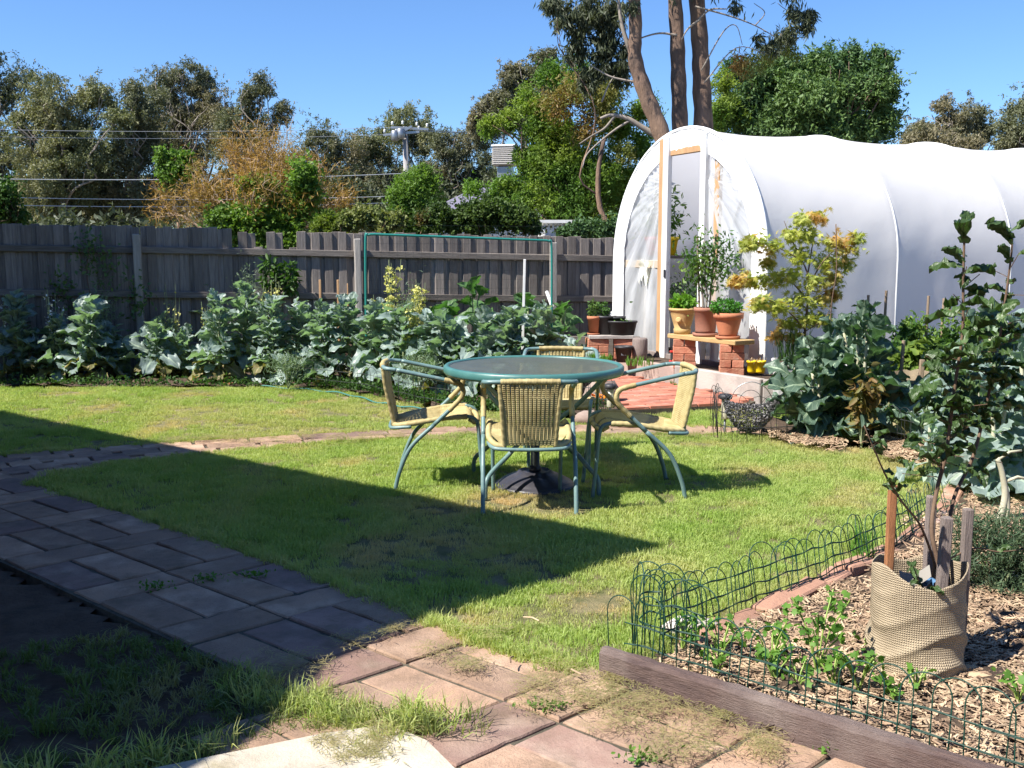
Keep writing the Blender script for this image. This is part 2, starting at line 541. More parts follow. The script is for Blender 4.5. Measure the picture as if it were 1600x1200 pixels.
M_teal = mat('teal_paint', (.105, .19, .19), .42, c2=(.16, .25, .245), ns=7, bump=.12, bs=90, spec=.5, c3=(.24, .30, .28), ns3=16, lo3=.60, hi3=.72)
M_teald = mat('teal_rim', (.045, .145, .135), .38, c2=(.07, .19, .175), ns=6, bump=.05, bs=60, spec=.5)
M_wick = mat('wicker', (.37, .30, .135), .62, c2=(.46, .385, .19), ns=18, bump=.35, bs=220, spec=.35, c3=(.29, .215, .085), ns3=7, lo3=.55, hi3=.7, bdist=.003)
M_black = mat('black_plastic', (.022, .022, .026), .5, c2=(.04, .04, .045), ns=6, spec=.4, bump=.15, bs=60)
M_umb = mat('umbrella_stand', (.028, .027, .034), .42, c2=(.05, .048, .058), ns=5, spec=.5, bump=.15, bs=40)
M_steel = mat('galvanised', (.35, .36, .37), .4, metal=.8)
M_wire = mat('green_wire', (.008, .050, .034), .5, spec=.4)
M_wired = mat('dark_wire', (.05, .055, .055), .5, spec=.4, metal=.4)
M_gtube = mat('green_tube', (.02, .20, .17), .4, spec=.5)
M_white = mat('white_paint', (.80, .80, .78), .5, c2=(.70, .70, .68), ns=6, spec=.4)
M_timber = mat('new_timber', (.52, .32, .17), .75, c2=(.40, .235, .12), ns=4, bump=.4, bs=20, stretch=(10, 10, 1), spec=.25)
M_plank = mat('plank_wood', (.50, .34, .16), .75, c2=(.36, .25, .11), ns=4, bump=.4, bs=20, stretch=(1, 10, 10), spec=.25)
M_stake = mat('stake_wood', (.34, .25, .17), .85, c2=(.24, .18, .13), ns=5, bump=.6, bs=22, stretch=(12, 12, 1), rand=.2)
M_staker = mat('red_stake', (.42, .19, .085), .7, c2=(.26, .11, .05), ns=4, bump=.4, bs=20, stretch=(14, 14, 1.5))
M_stakeg = mat('grey_stake', (.27, .22, .20), .9, c2=(.19, .155, .14), ns=5, bump=.8, bs=22, stretch=(12, 12, 1), rand=.12)
M_terra = mat('terracotta', (.50, .20, .105), .8, c2=(.42, .165, .09), ns=7, bump=.25, bs=80, spec=.25, rand=.06)
M_terrad = mat('terracotta_brown', (.36, .17, .115), .8, c2=(.29, .14, .10), ns=7, bump=.25, bs=80, spec=.25)
M_urn = mat('yellow_urn', (.56, .39, .17), .75, c2=(.46, .31, .13), ns=7, bump=.25, bs=60)
M_yel = mat('yellow_plastic', (.85, .60, .01), .4, spec=.5)
M_red = mat('red_plastic', (.6, .04, .03), .4, spec=.5)
M_glassd = mat('smoked_glass', (.05, .06, .06), .1)
M_burlap = None
M_mulch = mat('mulch_chip', (.47, .355, .235), .9, c2=(.35, .25, .165), ns=8, rand=.4, spec=.15)
M_mulchd = mat('mulch_chip_dark', (.36, .25, .16), .9, c2=(.24, .16, .11), ns=8, rand=.35, spec=.15)
M_rock = mat('rock', (.24, .17, .14), .9, c2=(.33, .26, .22), ns=6, bump=.8, bs=20)
M_rockw = mat('pale_rock', (.55, .50, .45), .9, c2=(.42, .36, .32), ns=6, bump=.8, bs=20)
M_bark = mat('gum_bark', (.24, .155, .11), .9, c2=(.10, .07, .055), ns=3, bump=1, bs=8, stretch=(3, 3, .7), c3=(.36, .23, .15), ns3=1.0, lo3=.5, hi3=.7, bdist=.03)
M_barkp = mat('pale_bark', (.36, .31, .26), .9, c2=(.20, .17, .14), ns=2, bump=.6, bs=8)
M_twig = mat('twig', (.12, .075, .05), .85, c2=(.18, .12, .08), ns=8, bump=.3, bs=40)
M_twigo = mat('orange_twig', (.30, .135, .025), .85, c2=(.20, .12, .04), ns=2)
M_stem = mat('green_stem', (.20, .26, .12), .6, c2=(.30, .33, .20), ns=9)
M_stemp = mat('pale_stem', (.50, .48, .36), .7, c2=(.36, .34, .22), ns=9)

L_brass = attr_leaf('brassica_leaf', (.25, .32, .31), (.16, .215, .195), rough=.42, spec=.45, rib=(.36, .45, .36))
L_kale = attr_leaf('kale_leaf', (.068, .118, .080), (.115, .175, .125), rough=.42, spec=.45, rib=(.34, .44, .30))
L_squash = attr_leaf('squash_leaf', (.070, .155, .045), (.10, .20, .07), rough=.5, spec=.4, rib=(.22, .32, .14), ribw=.02)
L_oldleaf = attr_leaf('withered_leaf', (.20, .15, .06), (.13, .16, .06), rough=.6, spec=.3, rib=(.36, .3, .16))
L_apple = attr_leaf('apple_leaf', (.045, .085, .025), (.075, .13, .04), rough=.4, spec=.5, rib=(.12, .18, .07), ribw=.03)

def leafm(name, c, c2, trans=.3, ns=.5, **k):
    return mat(name, c, .55, c2=c2, ns=ns, nd=3, trans=trans, world=True, spec=.3, **k)
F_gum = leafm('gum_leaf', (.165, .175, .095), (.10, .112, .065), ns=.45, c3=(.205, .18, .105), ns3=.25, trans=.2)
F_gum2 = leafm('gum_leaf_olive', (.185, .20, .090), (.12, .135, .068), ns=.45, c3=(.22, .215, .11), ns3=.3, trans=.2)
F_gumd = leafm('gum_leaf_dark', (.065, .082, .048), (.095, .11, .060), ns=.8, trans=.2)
F_locust = leafm('locust_leaf', (.135, .245, .035), (.085, .165, .028), ns=.7, c3=(.20, .27, .04), ns3=.8, trans=.35)
F_locustb = leafm('bronze_leaf', (.20, .17, .05), (.14, .19, .04), ns=1.2, c3=(.26, .15, .05), ns3=1.5, lo3=.5, hi3=.65)
F_dense = leafm('dense_leaf', (.08, .15, .055), (.052, .105, .042), ns=.7, c3=(.115, .19, .055), ns3=.5, trans=.2)
F_ywg = leafm('yellow_green_leaf', (.15, .20, .03), (.08, .14, .025), ns=1, trans=.35)
F_hedge = leafm('hedge_leaf', (.085, .135, .028), (.045, .085, .022), ns=1.5, c3=(.20, .075, .04), ns3=.9, lo3=.60, hi3=.68)
F_varieg = leafm('variegated_leaf', (.26, .27, .10), (.10, .15, .035), ns=3, trans=.3)
F_bright = leafm('bright_leaf', (.16, .27, .045), (.09, .17, .03), ns=1.5, trans=.35)
F_orange = leafm('orange_twiglet', (.38, .205, .035), (.25, .18, .045), ns=1, trans=.2)
F_basil = leafm('basil_leaf', (.16, .32, .035), (.10, .24, .03), ns=20, trans=.35)
F_parsley = leafm('parsley_leaf', (.065, .22, .02), (.045, .15, .02), ns=20, trans=.3)
F_tomato = leafm('tomato_leaf', (.075, .16, .035), (.045, .11, .028), ns=6, trans=.3, c3=(.15, .24, .04), ns3=3)
F_maple = leafm('maple_leaf', (.43, .44, .10), (.29, .35, .08), ns=7, trans=.35, c3=(.55, .33, .12), ns3=2.6, lo3=.50, hi3=.66)
F_lav = leafm('lavender_leaf', (.085, .13, .065), (.055, .095, .05), ns=10, trans=.2)
F_citrus = leafm('citrus_leaf', (.055, .125, .018), (.035, .085, .014), ns=5, trans=.25)
F_flower = mat('yellow_flower', (.70, .64, .20), .6, c2=(.50, .52, .20), ns=30, trans=.2)
F_marig = mat('orange_flower', (.85, .26, .02), .6)
F_seedl = leafm('celery_leaf', (.13, .26, .04), (.08, .19, .03), ns=20, trans=.35)
F_weed = leafm('weed_leaf', (.06, .13, .03), (.04, .09, .02), ns=10, trans=.3)

def grass_mat(name, c, c2, dryc):
    m = mat(name, c, .5, spec=.3)
    t = m.node_tree; N = t.nodes; L = t.links
    b = N['Principled BSDF']; out = N['Material Output']
    oi = N.new('ShaderNodeObjectInfo')
    geo = N.new('ShaderNodeNewGeometry')
    nz = N.new('ShaderNodeTexNoise'); nz.inputs['Scale'].default_value = 1.3; nz.inputs['Detail'].default_value = 4
    L.new(geo.outputs['Position'], nz.inputs['Vector'])
    a = N.new('ShaderNodeMath'); a.operation = 'MULTIPLY_ADD'; L.new(oi.outputs['Random'], a.inputs[0]); a.inputs[1].default_value = .7
    s = N.new('ShaderNodeMath'); s.operation = 'MULTIPLY_ADD'; L.new(nz.outputs['Fac'], s.inputs[0]); s.inputs[1].default_value = 2.4; s.inputs[2].default_value = -1.05
    L.new(s.outputs[0], a.inputs[2]); a.use_clamp = True
    m1 = N.new('ShaderNodeMix'); m1.data_type = 'RGBA'; m1.inputs[6].default_value = (*c, 1); m1.inputs[7].default_value = (*c2, 1)
    L.new(a.outputs[0], m1.inputs[0])
    at = N.new('ShaderNodeAttribute'); at.attribute_type = 'INSTANCER'; at.attribute_name = 'dry'
    m2 = N.new('ShaderNodeMix'); m2.data_type = 'RGBA'; L.new(at.outputs['Fac'], m2.inputs[0])
    L.new(m1.outputs[2], m2.inputs[6]); m2.inputs[7].default_value = (*dryc, 1)
    L.new(m2.outputs[2], b.inputs['Base Color'])
    tr = N.new('ShaderNodeBsdfTranslucent'); ms = N.new('ShaderNodeMixShader'); ms.inputs[0].default_value = .38
    mm = N.new('ShaderNodeMix'); mm.data_type = 'RGBA'; mm.blend_type = 'MULTIPLY'; mm.inputs[0].default_value = 1
    L.new(m2.outputs[2], mm.inputs[6]); mm.inputs[7].default_value = (1.5, 1.5, .7, 1); L.new(mm.outputs[2], tr.inputs['Color'])
    L.new(b.outputs[0], ms.inputs[1]); L.new(tr.outputs[0], ms.inputs[2]); L.new(ms.outputs[0], out.inputs['Surface'])
    return m
M_grass_shade = grass_mat('shade_tinted_grass', (.085, .145, .035), (.15, .20, .06), (.45, .38, .2))  # same grass as the lawn, front-corner shade put into its darker colour
M_grass = grass_mat('grass_blade', (.29, .41, .095), (.43, .50, .18), (.60, .47, .27))
M_clip = grass_mat('clipping', (.24, .25, .10), (.34, .30, .15), (.45, .35, .2))

# ================================================================ GROUND AND ITS AREAS
def patch(name, poly, z, mat_, res=.12, amp=.01, fr=3.0, parent=None, label=None, edge=0.0):
    poly = [(p[0], p[1]) for p in poly]
    xs = [p[0] for p in poly]; ys = [p[1] for p in poly]
    # flat outline plus an inner relief grid joined in one sheet: cells inside the outline only
    nx = int((max(xs) - min(xs)) / res) + 2; ny = int((max(ys) - min(ys)) / res) + 2
    X = min(xs) + np.arange(nx) * res; Y = min(ys) + np.arange(ny) * res
    idx = {}; b = MB()
    def vid(i, j):
        if (i, j) not in idx:
            h = pnoise(Vector((X[i] * fr, Y[j] * fr, 3.1))) * amp + pnoise(Vector((X[i] * fr * 3.1, Y[j] * fr * 3.1, 7.7))) * amp * .5
            idx[(i, j)] = len(b.v); b.v.append((X[i], Y[j], z + h))
        return idx[(i, j)]
    cx, cy = np.meshgrid(X[:-1] + res / 2, Y[:-1] + res / 2, indexing='ij')
    ins = in_poly(cx, cy, poly)
    for i in range(nx - 1):
        for j in range(ny - 1):
            if ins[i, j]:
                b.f.append((vid(i, j), vid(i + 1, j), vid(i + 1, j + 1), vid(i, j + 1)))
    o = b.build(name, mat_, parent, smooth=True)
    tag(o, kind='structure')
    return o

b = MB(); b.add([(-400, -60, -.06), (400, -60, -.06), (400, 900, -.06), (-400, 900, -.06)], [(0, 1, 2, 3)])
tag(b.build('ground', M_earth), kind='structure')

# path frame: s along the path (towards the right front), t across it (towards the camera)
U = Vector((.762, -.648)).normalized(); NV = Vector((-U.y, U.x)) * -1   # NV points to -x,-y side
if NV.y > 0: NV = -NV
O0 = Vector((-2.86, 5.88))
def ST(s, t, skew=True):
    if skew: s = s + .10 * (1 - t / .78)
    p = O0 + U * s + NV * t
    return p

near_lawn = [(-2.95, 5.98), (-1.83, 5.03), (-.97, 4.29), (-.4, 3.74), (-.14, 3.48), (.17, 3.23), (.33, 3.17), (.70, 3.50), (1.21, 3.98), (1.82, 4.60), (2.28, 5.15), (2.68, 5.9), (2.72, 6.6), (2.5, 7.08), (1.95, 7.45), (1.6, 7.55), (.5, 7.60), (-.5, 7.50), (-1.41, 7.22), (-2.2, 6.85), (-2.75, 6.45)]
far_lawn = [(-10, 5.2), (-4.3, 6.45), (-3.56, 6.80), (-2.7, 7.20), (-1.5, 7.62), (-.5, 7.93), (.3, 8.02), (.62, 8.1), (.45, 8.45), (-.1, 8.68), (-.58, 8.9), (-1.2, 9.7), (-2.0, 10.3), (-5.4, 10.36), (-10, 10.1)]
side_lawn = [(.95, 8.05), (1.7, 7.98), (2.0, 8.2), (2.6, 8.3), (2.45, 8.8), (2.15, 8.86), (1.7, 8.72), (1.05, 8.45)]
front_grass = [(-4.5, 2.9), (-4.2, 2.0), (-1.6, 2.0), (-1.15, 2.45), (-.62, 2.72), (-.3, 2.72), (-.55, 2.86), (-.93, 3.17), (-1.2, 3.40), (-1.45, 3.55), (-2.1, 3.3), (-3.2, 3.4)]
front_soil = [(-5.5, 1.2), (-.3, 1.6), (-.28, 2.69), (-.92, 3.2), (-2.33, 4.38), (-5.5, 7.1)]
arc_far = [(-4.3, 6.45), (-3.56, 6.80), (-2.7, 7.20), (-1.5, 7.62), (-.5, 7.93), (.3, 8.02), (1.0, 8.02), (1.7, 7.95), (2.1, 7.85)]
arc_near = [(-3.0, 5.98), (-2.75, 6.40), (-2.2, 6.80), (-1.41, 7.20), (-.5, 7.48), (.5, 7.58), (1.6, 7.53), (1.95, 7.45), (2.05, 7.4)]

patch('front_soil', front_soil, -.012, M_soil, .08, .03, 6)
patch('lawn', smooth_poly(near_lawn), .0, M_lawnbase, .05, .012, 2.0)
patch('far_lawn', far_lawn, .0, M_lawnbase, .06, .012, 2.0)
patch('side_lawn', side_lawn, .0, M_lawnbase, .05, .01, 2.0)
left_bed_poly = [(-10, 10.1), (-5.4, 10.28), (-2.0, 10.22), (-1.3, 9.6), (-.66, 8.82), (-.1, 8.60), (.45, 8.38), (.95, 8.4), (1.0, 9.0), (1.05, 11.0), (1.0, 12.6), (-9.8, 10.2)]
patch('left_bed_soil', left_bed_poly, .03, M_soil, .09, .05, 5)
right_bed_poly = [(.33, 3.12), (1.2, 2.4), (2.2, 1.6), (8, 1.6), (8, 9.6), (2.6, 9.2), (2.6, 8.3), (2.0, 8.15), (1.95, 7.5), (2.5, 7.1), (2.75, 6.6), (2.7, 5.9), (2.3, 5.12), (1.84, 4.56), (1.23, 3.94), (.70, 3.44)]
patch('right_bed_soil', right_bed_poly, .035, M_soil, .08, .05, 5)

# ---- near brick path: bed and pavers
b = MB()
b.prism(ccw([tuple(ST(-3.5, -.005, False)), tuple(ST(7.2, -.005, False)), tuple(ST(7.2, 1.3, False)), tuple(ST(3.9, 1.3, False)), tuple(ST(3.3, .79, False)), tuple(ST(-3.5, .79, False))]), -.055, .003)
path = b.build('path', M_sand); tag(path, kind='structure')
def paver_mesh(l, w, seed, shear=0.0):
    b_ = MB(); st = rnd.getstate(); rnd.seed(seed)
    # worn slab: outline nibbled along its edges
    n1, n2 = max(3, int(l / .045)), max(3, int(w / .045)); ring = []
    for k_ in range(n1): ring.append((-l / 2 + l * k_ / n1, -w / 2))
    for k_ in range(n2): ring.append((l / 2, -w / 2 + w * k_ / n2))
    for k_ in range(n1): ring.append((l / 2 - l * k_ / n1, w / 2))
    for k_ in range(n2): ring.append((-l / 2, w / 2 - w * k_ / n2))
    m_ = len(ring); chip_ = [.0015 + (.008 if rnd.random() < .06 else 0) + abs(rnd.gauss(0, .0012)) for _ in ring]
    for (ins_, z_) in ((0, -.025), (0, .019), (.004, .025)):
        for i_, (x_, y_) in enumerate(ring):
            f1 = 1 - (ins_ + chip_[i_]) / (l / 2); f2 = 1 - (ins_ + chip_[i_]) / (w / 2)
            b_.v.append((x_ * f1 + shear * y_ * f2, y_ * f2, z_ + (rnd.gauss(0, .0005) if z_ > 0 else 0)))
    for q_ in range(2):
        for k_ in range(m_): b_.f.append((q_ * m_ + k_, q_ * m_ + (k_ + 1) % m_, (q_ + 1) * m_ + (k_ + 1) % m_, (q_ + 1) * m_ + k_))
    b_.f.append(tuple(2 * m_ + k_ for k_ in range(m_)))
    rnd.setstate(st)
    return b_.mesh('paver')
pm_cache = {}
def paver(parent, c, l, w, ang, mt, z=0.0, h=.05, nm='paver', shear=0.0):
    k = (round(l, 2), round(w, 2), rnd.randint(0, 3), mt.name, shear)
    if k not in pm_cache:
        me = paver_mesh(l, w, len(pm_cache), shear); me.materials.append(mt); pm_cache[k] = me
    o = inst(nm, pm_cache[k], parent, (c[0], c[1], z - .025), (rnd.uniform(-.010, .010), rnd.uniform(-.010, .010), ang + rnd.uniform(-.008, .008)))
    return o
ang_u = math.atan2(U.y, U.x)
s = 2.90
bands = []
q = 2.90; wide = False
while q > -3.2:
    d = .44 if wide else .22
    bands.append((q - d, q, wide)); q -= d; wide = not wide
q = 2.90; wide = True
while q < 6.6:
    d = .44 if wide else .22
    bands.append((q, q + d, wide)); q += d; wide = not wide
for (a_, b_, wd) in bands:
    mid = (a_ + b_) / 2
    wid = .78
    n = 4 if wd else 2
    extra = (2 if wd else 1) if mid > 3.75 else 0
    for k in range(n + extra):
        t = (k + .5) * wid / n
        c = ST(mid, t)
        if mid > 4.9 and False: continue
        mt = M_paver if rnd.random() < .55 + .2 * (mid > 3.3) else M_paver2
        zz = .012 + rnd.uniform(-.004, .004)
        paver(path, c, (b_ - a_) - .010, wid / n - .009, ang_u, mt, zz, shear=.128)

# curved path in clay pavers
bp_ = MB()
def lerp_poly(pl, t):
    n = len(pl) - 1; f = t * n; i = min(int(f), n - 1); f -= i
    return Vector((pl[i][0] * (1 - f) + pl[i + 1][0] * f, pl[i][1] * (1 - f) + pl[i + 1][1] * f))
out = [tuple(p) for p in arc_far] + [tuple(p) for p in arc_near[::-1]] + [(-3.4, 5.5), (-4.6, 6.2)]
bp_.prism(ccw(out), -.05, -.004)
cpath = bp_.build('curved_path', M_sand); tag(cpath, kind='structure')
NC = 25
for i in range(NC):
    t0 = (i + .5) / NC
    a = lerp_poly(arc_near, t0); c_ = lerp_poly(arc_far, t0)
    d = c_ - a; ln = d.length
    nrow = max(2, round(ln / .21))
    dn = (lerp_poly(arc_near, min(1, t0 + .01)) - lerp_poly(arc_near, max(0, t0 - .01)) + lerp_poly(arc_far, min(1, t0 + .01)) - lerp_poly(arc_far, max(0, t0 - .01)))
    an = math.atan2(dn.y, dn.x)
    for k in range(nrow):
        p = a + d * ((k + .5) / nrow)
        seg = (lerp_poly(arc_near, min(1, (i + 1) / NC)) - lerp_poly(arc_near, i / NC)).length * (1 - (k + .5) / nrow) + (lerp_poly(arc_far, min(1, (i + 1) / NC)) - lerp_poly(arc_far, i / NC)).length * (k + .5) / nrow
        paver(cpath, p, max(.08, round(seg, 2) - .012), round(ln / nrow, 2) - .012, an, M_paver if rnd.random() < .8 else M_paver2, .010)

# cream stone slab at the front
b = MB()
st_poly = [(-1.35, 2.05), (-.2, 1.9), (-.12, 2.45), (-.24, 2.66), (-.36, 2.76), (-.55, 2.70), (-.72, 2.62), (-.98, 2.50), (-1.22, 2.38)]
b.prism(ccw(st_poly), -.03, .032)
o = b.build('stepping_stone', M_stone); tag(o, 'cream stone slab at the front edge beside the grass tufts', 'stone slab')

# ---- terrace, retaining wall, patio
TZ = .25
wC = Vector((2.31, 9.08)); wL = Vector((1.70, 10.21))
wdir = (wL - wC).normalized()
wF = wC + wdir * 3.1
nrm = Vector((-wdir.y, wdir.x)); nrm = nrm if nrm.x < 0 else -nrm   # towards the patio
b = MB()
b.prism(ccw([tuple(wC + nrm * -.05), tuple(wF + nrm * -.05), (2.2, 14.5), (11, 16), (12, 11), (6, 9.3), (2.62, 9.0)]), -.05, TZ - .03)
tag(b.build('terrace', M_soil), kind='structure')
b = MB()
ang_w = math.atan2(wdir.y, wdir.x)
mid = (wC + wL) / 2
def wallseg(p, q_, th, z0, z1, mt, nm, parent=None):
    b_ = MB(); m_ = (p + q_) / 2
    b_.cbox((0, 0, (z0 + z1) / 2), ((q_ - p).length, th, z1 - z0), .008)
    return b_.build(nm, mt, parent, loc=(m_.x, m_.y, 0), rot=(0, 0, math.atan2((q_ - p).y, (q_ - p).x)))
wl = emp('retaining_wall', (0, 0, 0), 0, 'low grey concrete retaining wall holding up the terrace of the tunnel greenhouse', 'wall')
wallseg(wC + wdir * .004, wC + wdir * 1.28, .07, -.04, TZ, M_conc, 'wall_panel', wl)
wallseg(wC + wdir * 1.285, wF, .07, -.04, TZ - .01, mat('pinkish_concrete', (.42, .31, .265), .9, c2=(.33, .25, .22), ns=5, bump=.5, bs=50), 'wall_panel', wl)
wallseg(wC + Vector((.0, -.0)), wC + Vector((.62, -.12)), .07, -.04, TZ - .004, M_conc, 'wall_panel', wl)

patio_poly = [(2.12, 8.86), (2.24, 9.06), (1.62, 10.2), (.95, 11.4), (.70, 11.2), (.75, 9.6), (1.0, 8.55)]
b = MB(); b.prism(ccw(patio_poly), -.04, .045)
patio = b.build('patio', M_sand); tag(patio, kind='structure')
pd = Vector((2.12 - 1.0, 8.86 - 8.55)).normalized(); pn = Vector((-pd.y, pd.x)); pa = math.atan2(pd.y, pd.x)
ppoly2 = patio_poly
bm_ = MB(); bm_.cbox((0, 0, 0), (.222, .104, .06), .005, jit=.0015); pbm = bm_.mesh('brick', M_pbrick)
for r in range(0, 26):
    for c_ in range(-3, 8):
        p = Vector((1.0, 8.55)) + pd * (.23 * c_ + (.115 if r % 2 else 0) + .1) + pn * (.112 * r + .055)
        if bool(in_poly(np.array([p.x]), np.array([p.y]), ppoly2)[0]):
            inst('brick', pbm, patio, (p.x, p.y, .040 + rnd.uniform(-.003, .003)), (0, 0, pa + rnd.uniform(-.01, .01)))
# far left raised bed board
b = MB(); b.cbox((0, 0, .32), (1.5, .05, .22), .006)
o = b.build('bed_board', M_rail, loc=(.75, 11.65, 0), rot=(0, 0, R(-3))); tag(o, 'weathered board edging the raised squash bed by the fence', 'garden edging')
b = MB(); b.cbox((0, 0, .17), (3.3, .9, .34), .02)
o = b.build('raised_bed_soil', M_soil, loc=(-.35, 12.1, 0), rot=(0, 0, R(6))); tag(o, kind='structure')

# ================================================================ LAWN GRASS
def tuft(seed, n, rad, h, wdt, lean=.5, mt=None):
    rs = np.random.RandomState(seed); b_ = MB()
    for i in range(n):
        a = rs.uniform(0, 6.283); r = rad * math.sqrt(rs.uniform()); x, y = r * math.cos(a), r * math.sin(a)
        hh = h * rs.uniform(.55, 1.25); t = rs.uniform(0, 6.283); l = rs.uniform(0, lean) * hh
        dx, dy = math.cos(t) * l, math.sin(t) * l; q = rs.uniform(0, 6.283); wx, wy = math.cos(q) * wdt / 2, math.sin(q) * wdt / 2
        k = len(b_.v)
        b_.v += [(x - wx, y - wy, -.004), (x + wx, y + wy, -.004), (x + dx * .4 + wx * .8, y + dy * .4 + wy * .8, hh * .6), (x + dx * .4 - wx * .8, y + dy * .4 - wy * .8, hh * .6), (x + dx, y + dy, hh * (1 - .25 * l / hh))]
        b_.f += [(k, k + 1, k + 2, k + 3), (k + 3, k + 2, k + 4)]
    return b_.mesh('grass_tuft', mt or M_grass)
tufts = [proto('grass_tuft', tuft(i, 90, .065, .027, .0036, .9)) for i in range(6)]
tufts_l = [proto('long_tuft', tuft(20 + i, 34, .05, .062, .005, 1.0)) for i in range(4)]
tufts_f = [proto('tall_tuft', tuft(40 + i, 26, .06, (.08, .12, .06, .10)[i], .006, 1.9, M_grass if i % 2 else M_grass_shade)) for i in range(4)]

DRYSP = [((942, 945), .12, 1.6), ((705, 972), .10, 1.6), ((790, 785), .24, 1.2), ((700, 800), .2, .9), ((860, 800), .2, .8), ((690, 850), .30, .8), ((800, 880), .2, .7), ((610, 845), .12, .9), ((1500, 770), .2, 1.0), ((950, 715), .15, .6),
         ((1160, 790), .1, .5), ((250, 705), .3, .3), ((300, 650), .5, .35), ((420, 670), .5, .35), ((560, 640), .5, .3), ((960, 880), .3, .15), ((700, 650), .35, .6), ((640, 645), .4, .4), ((1290, 700), .3, .6), ((1230, 690), .2, .6), ((1400, 730), .3, .6)]
def dryness(X, Y):
    d = np.zeros(len(X))
    for (px, py), r, a in DRYSP:
        g = G(px, py)
        d = np.maximum(d, a * np.exp(-((X - g.x) ** 2 + (Y - g.y) ** 2) / (2 * (r * .75) ** 2)))
    return d
def grass_on(name, poly, dens, protos, h0, label, extra=None, shrink=True, sc=(.8, 1.25)):
    xs = [p[0] for p in poly]; ys = [p[1] for p in poly]
    x0, x1, y0, y1 = min(xs), max(xs), min(ys), max(ys)
    n = int((x1 - x0) * (y1 - y0) * dens)
    X = RN.uniform(x0, x1, n); Y = RN.uniform(y0, y1, n)
    k = in_poly(X, Y, poly); X = X[k]; Y = Y[k]
    d = dryness(X, Y) + RN.uniform(0, .12, len(X)) * (RN.uniform(size=len(X)) < .3)
    d = d + np.clip(np.array([pnoise(Vector((x * 2.3, y * 2.3, 9))) for x, y in zip(X, Y)]) - .12, 0, 1) * 1.1
    keep = RN.uniform(size=len(X)) > np.clip(d - .35, 0, .5)
    X, Y, d = X[keep], Y[keep], np.clip(d[keep], 0, 1)
    lm = np.array([pnoise(Vector((x * 1.1, y * 1.1, 0))) + .6 * pnoise(Vector((x * 4, y * 4, 5))) for x, y in zip(X, Y)])
    scl = RN.uniform(sc[0], sc[1], len(X)) * (1 + .35 * lm) * (1 - .35 * d)
    pos = np.stack([X, Y, np.full(len(X), h0)], 1)
    rot = np.stack([RN.uniform(-.15, .15, len(X)), RN.uniform(-.15, .15, len(X)), RN.uniform(0, 6.28, len(X))], 1)
    return scatter(name, protos, pos, rot, scl, d, label, 'grass')
nl = smooth_poly(near_lawn)
grass_on('lawn_grass', nl, 330, tufts, 0.0, 'short sunlit lawn grass around the table and chairs')
grass_on('lawn_grass_far', far_lawn, 190, tufts, 0.0, 'short mown grass between the curved path and the vegetable bed')
grass_on('lawn_grass_side', side_lawn, 220, tufts, 0.0, 'strip of grass between the red patio and the curved path')
# ragged longer edge along the path and in the front corner
def along(pts, n, wdt, protos, name, label, z=.0, sc=(.6, 1.1), cat='grass'):
    X = []; Y = []
    for i in range(n):
        p = lerp_poly(pts, rnd.random()); X.append(p[0] + rnd.gauss(0, wdt)); Y.append(p[1] + rnd.gauss(0, wdt))
    X = np.array(X); Y = np.array(Y)
    pos = np.stack([X, Y, np.full(n, z)], 1)
    rot = np.stack([RN.uniform(-.3, .3, n), RN.uniform(-.3, .3, n), RN.uniform(0, 6.28, n)], 1)
    return scatter(name, protos, pos, rot, RN.uniform(sc[0], sc[1], n), RN.uniform(0, .35, n), label, cat)
along([(-2.95, 5.98), (-1.83, 5.03), (-.97, 4.29), (-.4, 3.74), (-.14, 3.46), (.2, 3.2)], 420, .022, tufts_l, 'edge_grass', 'longer grass fringe spilling over the near path edge', sc=(.4, .8))
along(arc_near[1:], 420, .025, tufts_l, 'edge_grass_curve', 'grass fringe along the near side of the curved path', sc=(.35, .65))
along(arc_far[1:], 420, .03, tufts_l, 'edge_grass_far', 'grass fringe along the far side of the curved path', sc=(.35, .65))
along([(.33, 3.17), (.70, 3.50), (1.21, 3.98), (1.82, 4.60), (2.28, 5.15), (2.68, 5.9), (2.72, 6.6)], 300, .03, tufts_l, 'edge_grass_bed', 'grass fringe in front of the brick garden edging', sc=(.4, .8))
tufts_r = [proto('rough_tuft', tuft(60 + i, 26, .06, .10, .009, 1.8, M_grass_shade)) for i in range(4)]
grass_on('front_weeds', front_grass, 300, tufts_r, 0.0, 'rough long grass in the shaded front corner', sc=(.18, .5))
along([(-.92, 3.12), (-.7, 2.92), (-.45, 2.80), (-.3, 2.74)], 130, .05, tufts_f, 'front_tufts', 'coarse grass tufts spreading over the pavers beside the cream slab', z=.01, sc=(.3, .7))
along([(-.35, 2.85), (-.12, 2.72)], 16, .04, tufts_f, 'front_runner', 'creeping grass runner lying across the pavers', z=.03, sc=(.5, .8))
along([(-1.6, 2.42), (-1.15, 2.46), (-.75, 2.66)], 70, .05, tufts_f, 'front_blades', 'tall grass blades at the bottom left corner', z=.0, sc=(.35, .9))
